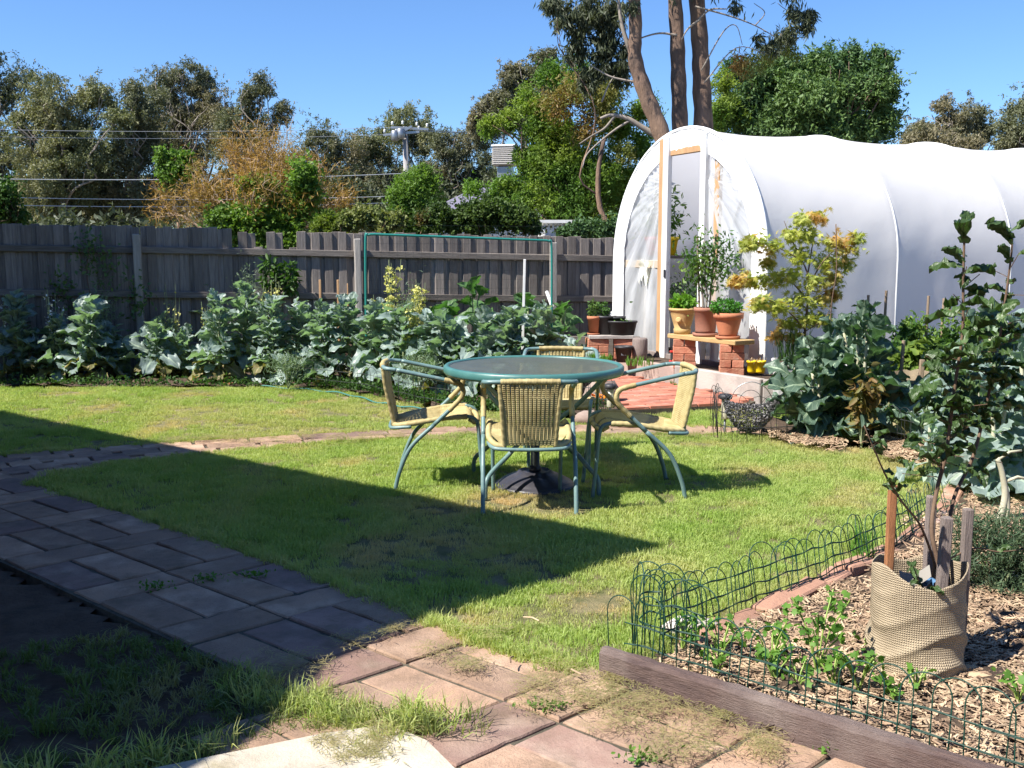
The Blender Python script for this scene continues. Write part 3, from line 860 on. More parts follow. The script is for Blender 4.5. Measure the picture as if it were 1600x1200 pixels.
# clippings lying on the paving
bc = MB()
for i in range(40):
    a = rnd.uniform(0, 6.28); x, y = rnd.gauss(0, .03), rnd.gauss(0, .03); l = rnd.uniform(.008, .024); z = rnd.uniform(.001, .008)
    dx, dy = math.cos(a) * l, math.sin(a) * l; k = len(bc.v)
    bc.v += [(x - dx, y - dy, z), (x + dy * .07, y - dx * .07, z + .002), (x + dx, y + dy, z + rnd.uniform(-.001, .006)), (x - dy * .07, y + dx * .07, z + .002)]
    bc.f.append((k, k + 1, k + 2, k + 3))
clipm = bc.mesh('clipping', M_clip)
def clip_area(name, blobs, label, z=.014):
    X = []; Y = []
    for (px, py, r, n) in blobs:
        g = G(px, py)
        for i in range(int(n * .65)):
            X.append(g.x + rnd.gauss(0, r)); Y.append(g.y + rnd.gauss(0, r * 1.0))
    n = len(X)
    pos = np.stack([np.array(X), np.array(Y), np.full(n, z)], 1)
    rot = np.stack([np.zeros(n), np.zeros(n), RN.uniform(0, 6.28, n)], 1)
    return scatter(name, [proto('clipping', clipm)], pos, rot, RN.uniform(.5, 1.1, n), RN.uniform(0, .5, n), label, 'clippings')
clip_area('clippings', [(740, 1055, .035, 22), (690, 1032, .03, 12), (860, 1075, .05, 30), (930, 1100, .05, 40), (1020, 1115, .05, 30), (830, 1110, .04, 12), (1100, 1140, .05, 26), (560, 1010, .05, 12), (610, 990, .04, 12), (1180, 1180, .05, 24),
                        (470, 1045, .05, 18), (640, 1150, .03, 12), (980, 1070, .05, 40), (450, 1060, .04, 16), (760, 1000, .04, 12), (1050, 1060, .05, 30), (960, 1155, .04, 14), (1060, 1180, .06, 26)], 'dry grass clippings strewn over the front pavers', .038)
clip_area('clippings_curve', [(x, 692 - (x - 400) * .012 + 3 * math.sin(x), .09, 26) for x in range(260, 1120, 36)], 'dry grass clippings matted on the curved path', .036)
clip_area('clippings_slab', [(560, 1190, .05, 24), (520, 1170, .03, 8), (600, 1160, .03, 14)], 'dry grass clippings on the cream stone slab', .034)
# small weeds in the paver joints
for i, (px, py, lab) in enumerate([(240, 925, 'small green weed in the dark paver joint nearest the shaded soil'), (325, 912, 'small green weed in the shaded joint between two pale pavers'), (400, 905, 'low weed in the shaded joint nearest the lawn'),
                                   (855, 1115, 'lone green weed growing between sunlit terracotta pavers'), (1000, 1195, 'tiny weed between the pavers at the bottom edge'), (1320, 1185, 'small leafy weed at the foot of the timber sleeper')]):
    g = G(px, py)
    pts = RN.normal(size=(60, 3)) * np.array([.035, .012, .006]) + np.array([g.x, g.y, .028])
    o = inst('joint_weed', leaf_mesh('joint_weed', pts, .018, .6, F_seedl, up=1, seed=i, shape='oval'))
    tag(o, lab, 'weed', 'weeds in the paver joints')

# ================================================================ SLEEPER AND BRICK EDGING
def logboard(name, p, q_, th, z0, z1, mt):
    b_ = MB(); d = (q_ - p); n_ = 60; L_ = d.length
    def f(i, k):
        x = i / n_ * L_
        pr = [(-th / 2, z0), (-th / 2, z1 - .012), (-th / 2 + .012, z1), (th / 2 - .012, z1), (th / 2, z1 - .012), (th / 2, z0)][k]
        e = .006 * pnoise(Vector((x * 5, k * 3.3, 1))) + .003 * pnoise(Vector((x * 22, k * 5.3, 1)))
        return (x - L_ / 2, pr[0] + e, pr[1] + (e if k in (1, 2, 3, 4) else 0))
    for i in range(n_ + 1):
        for k in range(6): b_.v.append(f(i, k))
    for i in range(n_):
        for k in range(5): b_.f.append((i * 6 + k, i * 6 + k + 1, (i + 1) * 6 + k + 1, (i + 1) * 6 + k))
    b_.f.append(tuple(range(6))[::-1]); b_.f.append(tuple(n_ * 6 + k for k in range(6)))
    m_ = (p + q_) / 2
    return b_.build(name, mt, loc=(m_.x, m_.y, 0), rot=(0, 0, math.atan2(d.y, d.x)))
sdir = Vector((.76, -.645)).normalized(); sn = Vector((.645, .76)).normalized()
p0 = Vector((.285, 3.12)) + sn * .03
o = logboard('timber_sleeper', p0, p0 + sdir * 2.4, .055, -.03, .112, M_sleeper)
tag(o, 'weathered purple-brown timber sleeper edging the mulched bed beside the pavers', 'sleeper')

bm_ = MB(); bm_.cbox((0, 0, 0), (.22, .10, .07), .008, jit=.004); ebm = bm_.mesh('brick', mat('edging_brick', (.40, .22, .15), .9, c2=(.30, .17, .12), ns=6, bump=.6, bs=60, rand=.2, c3=(.48, .36, .28), ns3=6, lo3=.5, hi3=.7))
edg = emp('brick_edging', (0, 0, 0), 0, 'curved row of clay bricks laid flat between the lawn and the mulched bed', 'edging')
ecurve = [(.62, 3.36), (.74, 3.47), (1.22, 3.94), (1.84, 4.56), (2.27, 5.10), (2.62, 5.75)]
L_ = 0; pts = [lerp_poly(ecurve, i / 300) for i in range(301)]; nxt = .11
for i in range(300):
    d = (pts[i + 1] - pts[i]).length; L_ += d
    if L_ > nxt:
        nxt += .228; dd = pts[i + 1] - pts[i]
        inst('brick', ebm, edg, (pts[i].x, pts[i].y, .02 + rnd.uniform(-.01, .01)), (rnd.uniform(-.06, .06), rnd.uniform(-.06, .06), math.atan2(dd.y, dd.x) + rnd.uniform(-.08, .08)))

# ================================================================ OWN HOUSE (its verandah roof shades the near lawn; just outside the picture)
EZ = 3.0
off = Vector((SUN_TO.x, SUN_TO.y)) / SUN_TO.z * (EZ + .06)
shadow = [(-4.52, 8.67), (.70, 4.61), (-.37, 3.62), (-.66, 3.22), (-.70, 2.90), (-.84, 2.55), (-.95, 2.38), (-1.9, 2.32), (-8.5, 2.4), (-13.5, 9.0), (-10.5, 13.1)]
roof = [(x + off.x, y + off.y) for x, y in shadow]
hs = emp('house', (0, 0, 0), 0, 'brick house with a flat verandah roof standing just left of the lawn', 'house')
b = MB(); b.prism(ccw(roof), EZ, EZ + .12); b.build('verandah_roof', mat('roof_sheet', (.35, .34, .33), .6), hs)
e1 = Vector((-.79, .61)); e2 = Vector((-.66, -.75))
c0 = Vector(roof[1]) + e1 * 1.0 + e2 * 1.0
b = MB()
q1 = c0 + e1 * 6.0; q2 = c0 + e2 * .4
b.prism(ccw([tuple(c0), tuple(q1), tuple(q1 + e2 * 3), tuple(c0 + e2 * .9 + e1 * 1.2)]), -.05, EZ)
b.build('wall', mat('house_brick', (.20, .12, .09), .9, c2=(.16, .10, .07), ns=3, bump=.5), hs)
b = MB(); b.prism(ccw([(-9, -2.2), (6, -2.2), (6, -9), (-9, -9)]), -.05, 3.0); b.build('sky_blocker_wing', MATS['house_brick'], hs)  # unseen wing added behind the camera to cut sky light and deepen shade
b = MB(); b.add([(-9.4, -1.8, 2.9), (6.4, -1.8, 2.9), (6.4, -9.4, 2.9), (-9.4, -9.4, 2.9), (-9.4, -5.6, 5.0), (6.4, -5.6, 5.0)], [(0, 1, 5, 4), (2, 3, 4, 5), (1, 2, 5), (3, 0, 4), (0, 3, 2, 1)]); b.build('sky_blocker_roof', mat('sky_blocker_tiles', (.16, .10, .08), .8), hs)  # gable added over that wing to block more of the sky

# ================================================================ PALING FENCE
FL = Vector((-5.8, 11.2)); FR = Vector((1.3, 12.8))
fdir = (FR - FL).normalized(); fn_ = Vector((fdir.y, -fdir.x)); fang = math.atan2(fdir.y, fdir.x)
flen = (FR - FL).length
zt_l = P(0, 352, 11.2).z; zt_r = P(960, 372, 12.8).z
zr_l = P(0, 386, 11.2).z; zr_r = P(930, 404, 12.75).z
zm_l = P(0, 458, 11.2).z; zm_r = P(930, 467, 12.75).z
def fz(a, b_, s_): return a + (b_ - a) * s_ / flen
fence = emp('paling_fence', (FL.x, FL.y, 0), fang, 'tall weathered grey paling fence with posts and rails along the back of the garden', 'fence')
pal_meshes = []
for i in range(6):
    b = MB(); w_ = .098 + .006 * (i % 3)
    b.cbox((0, 0, .88), (w_, .014, 1.76), .003, jit=.003)
    pal_meshes.append(b.mesh('paling', M_paling))
s_ = -3.6; i = 0
def s_at_px(px):
    best = min((abs(800 + F0 * (FL.x + fdir.x * t) / ((FL.y + fdir.y * t) * 1.0) - px), t) for t in [k * .02 for k in range(-50, 800)])
    return best[1]
gaps = [(s_at_px(366), s_at_px(375)), (s_at_px(410), s_at_px(417)), (s_at_px(448), s_at_px(457))]
while s_ < 14.5:
    front = i % 2 == 0
    top = fz(zt_l, zt_r, s_) + rnd.uniform(-.016, .012) + (.02 if s_ < s_at_px(360) else 0)
    skip = any(a - .03 < s_ < b_ + .03 for a, b_ in gaps)
    if s_ > s_at_px(366) and s_ < s_at_px(470) and not skip: top += -.02
    if skip: top = fz(zr_l, zr_r, s_) + rnd.uniform(.0, .06)
    if True:
        me = rnd.choice(pal_meshes)
        o = inst('paling', me, fence, (s_, (.0 if front else -.016) + .03, top - 1.76), (0, rnd.uniform(-.007, .007), 0), (1.0 if front else 1.02, 1, 1))
    s_ += .084 + rnd.uniform(-.004, .004); i += 1
def rail(z_l, z_r, sa, sb):
    b_ = MB(); za, zb = fz(z_l, z_r, sa), fz(z_l, z_r, sb)
    b_.cbox((0, 0, 0), (sb - sa - .01, .038, .075), .005, jit=.004)
    b_.build('rail', M_rail, fence, loc=((sa + sb) / 2, -.012, (za + zb) / 2), rot=(0, -math.atan2(zb - za, sb - sa), 0))
posts = [s_at_px(222) - 2.66, s_at_px(222), s_at_px(560), s_at_px(862), s_at_px(862) + 2.5, s_at_px(862) + 5.0]
cuts = [-3.6] + posts + [14.4]
for k in range(len(cuts) - 1):
    for zl, zr in ((zr_l, zr_r), (zm_l, zm_r), (.32, .30)):
        rail(zl + rnd.uniform(-.008, .008), zr + rnd.uniform(-.008, .008), cuts[k], cuts[k + 1])
for k, sp in enumerate(posts):
    h = fz(zt_l, zt_r, sp) - .07
    b = MB(); b.cbox((0, 0, h / 2 - .1), (.078, .10, h + .2), .008, jit=.004)
    b.build('post', M_post, fence, loc=(sp, -.085, 0), rot=(0, rnd.uniform(-.01, .014), 0))

# ================================================================ TREES
def limb(b_, p, q_, r0, r1, seed=0, wig=.06, n=6):
    p = Vector(p); q_ = Vector(q_); rs = random.Random(seed); d = (q_ - p).length
    pts = [p + (q_ - p) * (i / n) + (Vector((rs.uniform(-1, 1), rs.uniform(-1, 1), rs.uniform(-1, 1))) * d * wig if 0 < i < n else Vector((0, 0, 0))) for i in range(n + 1)]
    pts = catmull(pts, 3)
    b_.tube(pts, [r0 + (r1 - r0) * i / (len(pts) - 1) for i in range(len(pts))], 7)
    return pts

def pxclump(px, py, r, Y, ry=None, dz=1.0):
    c = P(px, py, Y); k = r * Y / F0
    return (tuple(c), k, (ry or k), k * dz)

def tree(name_, clumps, Y, base, label, cat, group, leaf, n, size, trunk_r, bark, seed, wr=.35, droop=.8, limbs=8, sub=12, spread=.3, extra=None, shape='diamond', barelimbs=0):
    name = name_; dens = (3.4 if Y > 30 else .9) if 'gum' in name else 2.2; size = size * (.76 if 'gum' in name and Y > 30 else 1); spread = spread * (1.25 if 'gum' in name else 1.6); sub = sub if 'gum' in name else sub * 1.6; size = size if 'gum' in name else size * .82
    root = emp(name, (base[0], base[1], 0), 0, label, cat, group)
    off_ = Vector((base[0], base[1], 0))
    cl = [pxclump(*c, Y=Y + (((i * 37) % 7) - 3) * .12 * c[2] * Y / F0) for i, c in enumerate(clumps)]
    pts = clump_points(cl, int(n * dens), seed, int(sub * 1.3), spread) - np.array(off_)
    inst('crown', leaf_mesh('crown', pts, size, wr, leaf, droop=droop, seed=seed, shape=shape), root)
    if extra:
        lf2, ec, n2 = extra
        cl2 = [pxclump(*c, Y=Y - .6) for c in ec]
        inst('crown_tips', leaf_mesh('crown_tips', clump_points(cl2, n2, seed + 3, sub, spread) - np.array(off_), size, wr, lf2, droop=droop, seed=seed + 5, shape=shape), root)
    b_ = MB(); top = max(c[0][2] for c in cl) * .62
    mid_ = Vector(np.mean([c[0] for c in cl], axis=0)) - off_
    tp = limb(b_, (0, 0, -.1), (mid_.x * .6, mid_.y * .6, top), trunk_r, trunk_r * .45, seed, .04)
    b_.build('trunk', bark, root, smooth=True)
    b2 = MB(); rs = random.Random(seed)
    for i in range(limbs):
        c = cl[i % len(cl)]
        st_ = tp[int(len(tp) * rs.uniform(.35, .95))]
        en = Vector(c[0]) - off_ + Vector((rs.uniform(-.4, .4) * c[1], rs.uniform(-.8, .1) * c[2], rs.uniform(-.2, .8) * c[3]))
        lp = limb(b2, st_, en, trunk_r * .22, trunk_r * .05, seed * 7 + i, .10)
        for j in range(3):
            s0 = lp[int(len(lp) * rs.uniform(.4, .9))]
            limb(b2, s0, s0 + (en - s0) * .5 + Vector((rs.uniform(-1, 1), rs.uniform(-1, .3), rs.uniform(-.3, 1))) * c[1] * .6, trunk_r * .11, trunk_r * .03, i * 9 + j, .1, 4)
    if b2.v: b2.build('limbs', bark, root, smooth=True)
    return root

def base_at(px, Y): 
    p = P(px, 395, Y); return (p.x, p.y)
GF = 'gum trees standing in a belt beyond the fence'
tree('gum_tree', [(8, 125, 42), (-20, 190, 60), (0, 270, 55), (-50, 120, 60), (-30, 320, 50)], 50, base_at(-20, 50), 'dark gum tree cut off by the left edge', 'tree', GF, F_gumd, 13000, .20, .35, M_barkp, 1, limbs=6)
tree('gum_tree', [(75, 160, 42), (45, 200, 45), (150, 150, 34), (120, 190, 45), (60, 260, 60), (130, 250, 60), (90, 320, 50), (185, 190, 28)], 47, base_at(90, 47), 'olive gum tree with a forked pale limb, second from the left edge', 'tree', GF, F_gum2, 22000, .18, .32, M_barkp, 2, limbs=10)
tree('gum_tree', [(225, 155, 38), (180, 260, 48), (215, 215, 45), (170, 320, 45), (250, 290, 45), (235, 335, 36)], 49, base_at(205, 49), 'broad grey-olive gum tree below the tallest crown of the belt', 'tree', GF, F_gum, 17000, .18, .3, M_barkp, 3, limbs=10)
tree('gum_tree', [(292, 118, 28), (265, 135, 32), (322, 130, 26), (290, 165, 48), (330, 195, 42), (250, 200, 42), (290, 240, 45), (345, 165, 26)], 52, base_at(300, 52), 'tallest gum tree of the left belt with bare grey branches showing in its crown', 'tree', GF, F_gum, 19000, .17, .32, M_barkp, 4, limbs=16)
tree('gum_tree', [(408, 140, 24), (440, 175, 20), (385, 165, 26), (365, 205, 34), (415, 200, 22), (370, 250, 40), (395, 215, 26)], 47, base_at(380, 47), 'thin-crowned gum tree above the orange twigs', 'tree', GF, F_gum, 9500, .16, .24, M_barkp, 5, limbs=16)
tree('gum_tree', [(500, 220, 32), (540, 245, 38), (480, 260, 40), (520, 300, 45), (460, 310, 40), (560, 300, 40)], 58, base_at(510, 58), 'low round gum tree behind the orange twiggy tree', 'tree', GF, F_gum, 12000, .2, .3, M_barkp, 6, limbs=5)
tree('gum_tree', [(620, 205, 36), (585, 225, 34), (655, 200, 34), (600, 270, 44), (665, 225, 30), (560, 265, 36), (620, 320, 40)], 62, base_at(620, 62), 'rounded gum tree directly behind the power pole', 'tree', GF, F_gum2, 15000, .2, .34, M_barkp, 7, limbs=7)
tree('gum_tree', [(700, 235, 34), (670, 280, 40), (720, 270, 34), (745, 215, 28), (690, 320, 36), (740, 320, 34), (765, 265, 30)], 56, base_at(700, 56), 'dark gum tree between the power pole and the feathery green tree', 'tree', GF, F_gum, 15000, .19, .3, M_barkp, 8, limbs=9)
tree('gum_tree', [(765, 168, 24), (790, 150, 30), (805, 115, 20), (820, 140, 30), (850, 100, 26), (870, 140, 34), (790, 190, 34), (840, 180, 34), (750, 195, 22)], 44, base_at(830, 44), 'grey-brown gum tree rising behind the feathery green tree', 'tree', GF, F_gum, 15000, .17, .34, M_barkp, 9, limbs=7)
tree('gum_tree', [(1485, 188, 34), (1450, 205, 28), (1525, 190, 26), (1540, 205, 18), (1500, 215, 30)], 46, base_at(1490, 46), 'small umbrella-shaped gum tree over the greenhouse roof', 'tree', GF, F_gum, 7500, .17, .25, M_barkp, 10, limbs=8, sub=8)
tree('gum_tree', [(1600, 195, 36), (1580, 225, 26), (1630, 180, 50), (1620, 235, 30)], 42, base_at(1620, 42), 'brownish gum tree cut by the right edge of the photo', 'tree', GF, F_gum, 8500, .17, .25, M_barkp, 11, limbs=6)
tree('grey_bush', [(1440, 222, 26), (1480, 226, 24), (1425, 215, 20), (1520, 232, 20)], 38, base_at(1460, 38), 'low grey-green bush just above the greenhouse roofline', 'bush', None, F_gum, 5000, .15, .12, M_barkp, 12, limbs=3)
# shaded undergrowth of the tree belt
cl = [pxclump(x, 322 + 18 * math.sin(x), 44, Y=52 + 3 * math.sin(x * .7)) for x in range(-80, 1000, 36)] + [pxclump(x, 368, 34, Y=40 + 3 * math.sin(x * .7)) for x in range(-80, 1000, 40)]
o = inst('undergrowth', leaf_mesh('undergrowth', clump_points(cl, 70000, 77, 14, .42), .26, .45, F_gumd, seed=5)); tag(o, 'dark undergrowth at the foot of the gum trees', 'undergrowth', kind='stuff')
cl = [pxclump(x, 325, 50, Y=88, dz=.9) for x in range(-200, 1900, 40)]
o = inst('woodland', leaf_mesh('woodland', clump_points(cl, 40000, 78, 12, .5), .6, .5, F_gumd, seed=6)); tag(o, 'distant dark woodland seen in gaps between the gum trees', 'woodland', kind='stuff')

# bare orange-lichened tree
def branching(b_, p, d, L_, r, depth, rs, tips, spreadk=.55, upk=.18, minr=.004):
    n = 4; pts = [p]; dd = d.copy()
    for i in range(n):
        dd = (dd + Vector((rs.uniform(-1, 1), rs.uniform(-1, 1), rs.uniform(-1, 1))) * .16 + Vector((0, 0, .03))).normalized()
        pts.append(pts[-1] + dd * L_ / n)
    b_.tube(pts, [max(minr, r * (1 - .4 * i / n)) for i in range(n + 1)], 5 if r > .012 else 3, cap=False)
    tips.extend(pts[1:])
    if depth == 0: return
    for k in range(rs.choice((2, 3, 3))):
        s0 = pts[rs.choice((2, 3, 4))]
        nd = (dd + Vector((rs.uniform(-1, 1), rs.uniform(-1, 1), rs.uniform(-1, 1) + upk)) * spreadk * 1.4).normalized()
        branching(b_, s0, nd, L_ * rs.uniform(.62, .85), r * .58, depth - 1, rs, tips, spreadk, upk, minr)
bp = P(395, 395, 17)
root = emp('bare_tree', (bp.x, bp.y, 0), 0, 'nearly leafless tree with orange twigs and pale branches spreading above the fence', 'tree')
rs = random.Random(5); b = MB(); tips = []
b.tube([(0, 0, -.1), (.03, 0, .8), (0, 0, 1.7)], [.13, .11, .09], 8); b.build('trunk', M_barkp, root, smooth=True)
b = MB()
for k, (ax, az) in enumerate([(-1.2, .9), (-.6, 1.4), (-.1, 1.6), (.45, 1.5), (.95, 1.1), (1.5, .55), (1.9, .30), (-1.5, .45), (.2, 1.2), (1.1, 1.5), (.8, .5)]):
    branching(b, Vector((0, 0, rs.uniform(1.2, 1.7))), Vector((ax, rs.uniform(-.5, .5), az)).normalized(), .78, .045, 4, rs, tips, .62)
b.build('branches', mat('bleached_branch', (.42, .33, .26), .85, c2=(.26, .17, .10), ns=3), root)
T = np.array([tuple(t) for t in tips]); T = T[RN.randint(0, len(T), 19000)] + RN.normal(size=(19000, 3)) * .08
inst('twigs', leaf_mesh('twigs', T, .11, .09, F_orange, seed=9, up=0), root)
tree('ivy_bush', [(395, 335, 26), (370, 345, 24), (430, 335, 26), (460, 330, 28), (345, 340, 22), (415, 300, 24), (480, 300, 26), (470, 270, 22), (385, 290, 16), (500, 345, 18), (370, 372, 24), (412, 374, 24), (452, 374, 24), (335, 372, 20)], 16.4, base_at(420, 16.4), 'bright green ivy bush around the foot of the orange-twigged tree', 'bush', None, F_bright, 9000, .075, .06, M_bark, 15, limbs=4, wr=.7, droop=.3)
tree('green_shrub', [(258, 245, 14), (275, 262, 18), (290, 250, 14), (262, 275, 14), (300, 270, 14)], 19, base_at(275, 19), 'small bright green shrub top at the left end of the orange twigs', 'bush', None, F_bright, 3500, .075, .04, M_bark, 16, limbs=4, wr=.7)
tree('dark_bush', [(8, 300, 22), (0, 325, 26), (22, 335, 20), (-20, 310, 30)], 15, base_at(0, 15), 'dark glossy bush above the fence at the left edge', 'bush', None, F_citrus, 4000, .06, .05, M_bark, 17, limbs=3, wr=.6)
# small bright tree and hedges behind the fence
tree('small_tree', [(645, 290, 26), (622, 305, 18), (668, 285, 14), (655, 315, 28), (630, 330, 26), (662, 270, 12), (640, 350, 26)], 16.5, base_at(645, 16.5), 'small bright willow-leaved tree directly under the power pole', 'tree', None, F_bright, 9000, .09, .06, M_bark, 18, limbs=5, wr=.28, droop=.2)
HG = 'garden shrubs showing above the fence'
for k, (cls, lf, lab) in enumerate([
    ([(545, 348, 18), (570, 340, 18), (590, 345, 16)], F_varieg, 'pale variegated shrub above the fence left of the small bright tree'),
    ([(600, 348, 15), (615, 345, 13)], F_varieg, 'creamy variegated shrub right up against the small bright tree'),
    ([(515, 350, 14), (530, 352, 12), (500, 356, 12)], F_ywg, 'yellow-green shrub above the fence beside the orange-twigged tree'),
    ([(690, 340, 22), (665, 348, 18), (710, 350, 16)], F_hedge, 'small-leaved green shrub with rusty patches above the green trellis frame'),
    ([(735, 335, 24), (760, 330, 24), (748, 350, 20)], F_hedge, 'dense green shrub under the feathery tree with cream tips'),
    ([(795, 340, 22), (820, 346, 18), (835, 356, 12)], F_hedge, 'shrub with dry straw-coloured tips left of the white shed roof'),
    ([(905, 360, 16), (935, 358, 18), (965, 356, 16), (880, 364, 10)], F_dense, 'dark green shrub above the fence next to the greenhouse')]):
    tree('shrub', cls, 14.6, base_at(cls[0][0], 14.6), lab, 'shrub', HG, lf, 5200, .055, .04, M_bark, 30 + k, limbs=3, wr=.6, droop=.1)

# feathery green tree
tree('feathery_tree', [(762, 198, 18), (795, 190, 20), (845, 205, 34), (782, 302, 22), (810, 320, 30), (850, 260, 44), (900, 240, 50), (950, 270, 44), (880, 320, 44), (930, 335, 40), (975, 320, 30), (830, 262, 18), (850, 300, 40), (765, 335, 22), (792, 285, 18), (815, 245, 16), (905, 290, 40), (870, 210, 34), (1000, 230, 26), (990, 280, 26), (858, 118, 24), (905, 118, 26), (945, 150, 28), (830, 160, 26), (960, 200, 30), (740, 295, 16), (1010, 170, 26), (1130, 130, 20), (1125, 175, 22)],
     18.5, base_at(905, 18.5), 'spreading feathery bright green tree left of the greenhouse arch', 'tree', None, F_locust, 42000, .085, .13, M_bark, 40, wr=.34, droop=.5, limbs=14, sub=22, spread=.24,
     extra=(F_locustb, [(900, 145, 36), (870, 165, 30), (935, 165, 34), (960, 130, 26), (920, 200, 26), (975, 240, 20)], 6500))
# dense tree behind the greenhouse
tree('dense_tree', [(1180, 130, 30), (1220, 120, 36), (1275, 110, 34), (1330, 95, 24), (1375, 95, 20), (1365, 140, 36), (1310, 150, 44), (1250, 170, 50), (1190, 190, 46), (1380, 190, 26), (1330, 205, 40), (1290, 215, 40), (1150, 170, 30), (1390, 150, 14), (1150, 110, 20)],
     22, base_at(1270, 22), 'dense dark green rounded tree behind the greenhouse roof', 'tree', None, F_dense, 40000, .13, .17, M_bark, 41, wr=.34, droop=.2, limbs=8, sub=26, spread=.24,
     extra=(F_ywg, [(1135, 165, 20), (1125, 195, 18), (1160, 185, 12)], 2600))
tree('tall_gum_behind', [(880, 20, 24), (905, 45, 26), (930, 15, 30), (950, 60, 26), (900, 80, 20), (940, 95, 26), (970, 110, 22), (925, 120, 22), (960, 20, 22), (975, 75, 14)], 16.2, base_at(960, 16.2), 'drooping dark gum foliage hanging at the top centre left of the three trunks', 'tree', None, F_gumd, 11000, .11, .07, M_bark, 42, wr=.2, droop=2.0, limbs=1, sub=18, spread=.28)
# three-trunked gum
tr3 = P(1060, 395, 15.5)
root = emp('three_trunk_gum', (tr3.x, tr3.y, 0), 0, 'tall gum tree with three bare brown trunks rising behind the greenhouse arch', 'tree')
def trunkpts(pl, Y): return [P(x, y, Y) - Vector((tr3.x, tr3.y, 0)) for x, y in pl]
for k, (pl, r0, r1, Y) in enumerate([([(1052, 400), (1045, 260), (1030, 200), (1008, 145), (992, 90), (993, 40), (988, -60)], .15, .085, 15.3),
                                     ([(1066, 400), (1063, 220), (1060, 120), (1057, 40), (1050, -60)], .13, .10, 15.6),
                                     ([(1082, 400), (1098, 220), (1096, 130), (1093, 60), (1084, -60)], .16, .115, 15.8)]):
    b = MB(); pp = catmull(trunkpts(pl, Y), 6); m_ = len(pp)
    b.tube(pp, [(r0 + (r1 - r0) * i / (m_ - 1)) * (1 + .06 * math.sin(i * 1.7 + k)) for i in range(m_)], 12)
    b.build('trunk', M_bark, root, smooth=True)
b = MB()
for pl, r in [([(1000, 115), (985, 80), (972, 40), (965, -10)], .05), ([(1058, 55), (1030, 52), (1000, 60), (975, 72)], .018), ([(1094, 30), (1075, 45), (1065, 62)], .02), ([(1092, 30), (1110, 15), (1135, 14)], .02), ([(1030, 215), (1005, 200), (980, 185), (955, 180), (938, 185)], .05),
              ([(960, 182), (945, 200), (925, 212), (905, 225)], .022), ([(985, 188), (965, 200), (945, 215), (918, 240), (910, 262)], .02), ([(1003, 130), (975, 125), (950, 118), (920, 100)], .02), ([(940, 160), (950, 135), (960, 118)], .015),
              ([(1086, 10), (1140, 25), (1180, 40), (1215, 60)], .014), ([(1180, 40), (1195, 20), (1178, 5)], .010), ([(1215, 60), (1240, 30), (1215, 5)], .011), ([(1096, 110), (1130, 50), (1150, 40), (1160, 70)], .012), ([(1100, 130), (1150, 75), (1200, 85)], .012)]:
    pp = catmull(trunkpts(pl, 15.4), 5)
    b.tube(pp, [r * (1 - .6 * i / (len(pp) - 1)) for i in range(len(pp))], 6)
b.build('limbs', M_barkp, root, smooth=True)
cl = [pxclump(*c, Y=15.0) for c in [(1245, 20, 16), (1260, 42, 16), (1235, 50, 14), (1265, 18, 12), (1150, 8, 10), (1210, 70, 14), (990, 10, 10), (860, 2, 20), (1185, 60, 10)]]
inst('crown', leaf_mesh('crown', clump_points(cl, 2600, 51, 12, .35) - np.array((tr3.x, tr3.y, 0)), .10, .2, F_gumd, droop=2.0, seed=9), root)
cl = [pxclump(*c, Y=15.6) for c in [(1225, 65, 22), (1190, 85, 20), (1160, 100, 20), (1240, 80, 12)]]
inst('dry_foliage', leaf_mesh('dry_foliage', clump_points(cl, 1500, 52, 12, .4) - np.array((tr3.x, tr3.y, 0)), .12, .12, F_locustb, droop=1, seed=9), root)
cl = [pxclump(*c, Y=15.0) for c in [(1250, -60, 60), (1150, -90, 70), (1040, -110, 80), (930, -80, 60)]]
inst('upper_crown', leaf_mesh('upper_crown', clump_points(cl, 5000, 53, 14, .35) - np.array((tr3.x, tr3.y, 0)), .12, .2, F_gumd, droop=2.0, seed=9), root)

# tall neighbour conifer left of the picture, shading the left end of the fence
root = emp('tall_conifer', (-8.3, 10.5, 0), 0, 'tall dense conifer standing at the left end of the paling fence', 'tree')
b = MB(); b.tube([(0, 0, -.1), (0, 0, 8.5)], [.16, .04], 8); b.build('trunk', M_bark, root)
pz = RN.uniform(1.6, 9, 9000); pr = np.sqrt(RN.uniform(0, 1, 9000)) * (1.5 - .06 * pz); pa = RN.uniform(0, 6.28, 9000)
inst('crown', leaf_mesh('crown', np.stack([pr * np.cos(pa) * 1.6, pr * np.sin(pa) * .8, pz], 1), .3, .5, F_dense, seed=2), root)

# ================================================================ POWER POLE, WIRES, NEIGHBOUR HOUSE
PY = 44
pb = P(639, 395, PY)
pole = emp('power_pole', (pb.x, pb.y, 0), 0, 'grey timber power pole with crossarms standing among the gum trees', 'power pole')
ztop = P(635, 198, PY).z
b = MB(); b.tube([(0, 0, -.1), (-.1, 0, ztop)], [.16, .11], 10); b.build('mast', mat('pole_wood', (.36, .34, .32), .85, c2=(.28, .26, .25), ns=3), pole, smooth=True)
for (x0, y0, x1, y1, yo) in [(612, 200, 670, 203, -.2), (600, 212, 656, 207, -.25), (618, 213, 645, 199, -.35)]:
    a = P(x0, y0, PY) - Vector((pb.x, pb.y, 0)); c_ = P(x1, y1, PY) - Vector((pb.x, pb.y, 0)); a.y = c_.y = yo
    d = c_ - a
    b = MB(); b.box((0, 0, 0), (d.length, .09, .10)); b.build('crossarm', M_steel, pole, loc=tuple((a + c_) / 2), rot=(0, -math.atan2(d.z, d.x), 0))
b = MB(); b.lathe([(.035, 0), (.06, .03), (.035, .07), (.06, .10), (.03, .15)], 8); im = b.mesh('insulator', M_white, True)
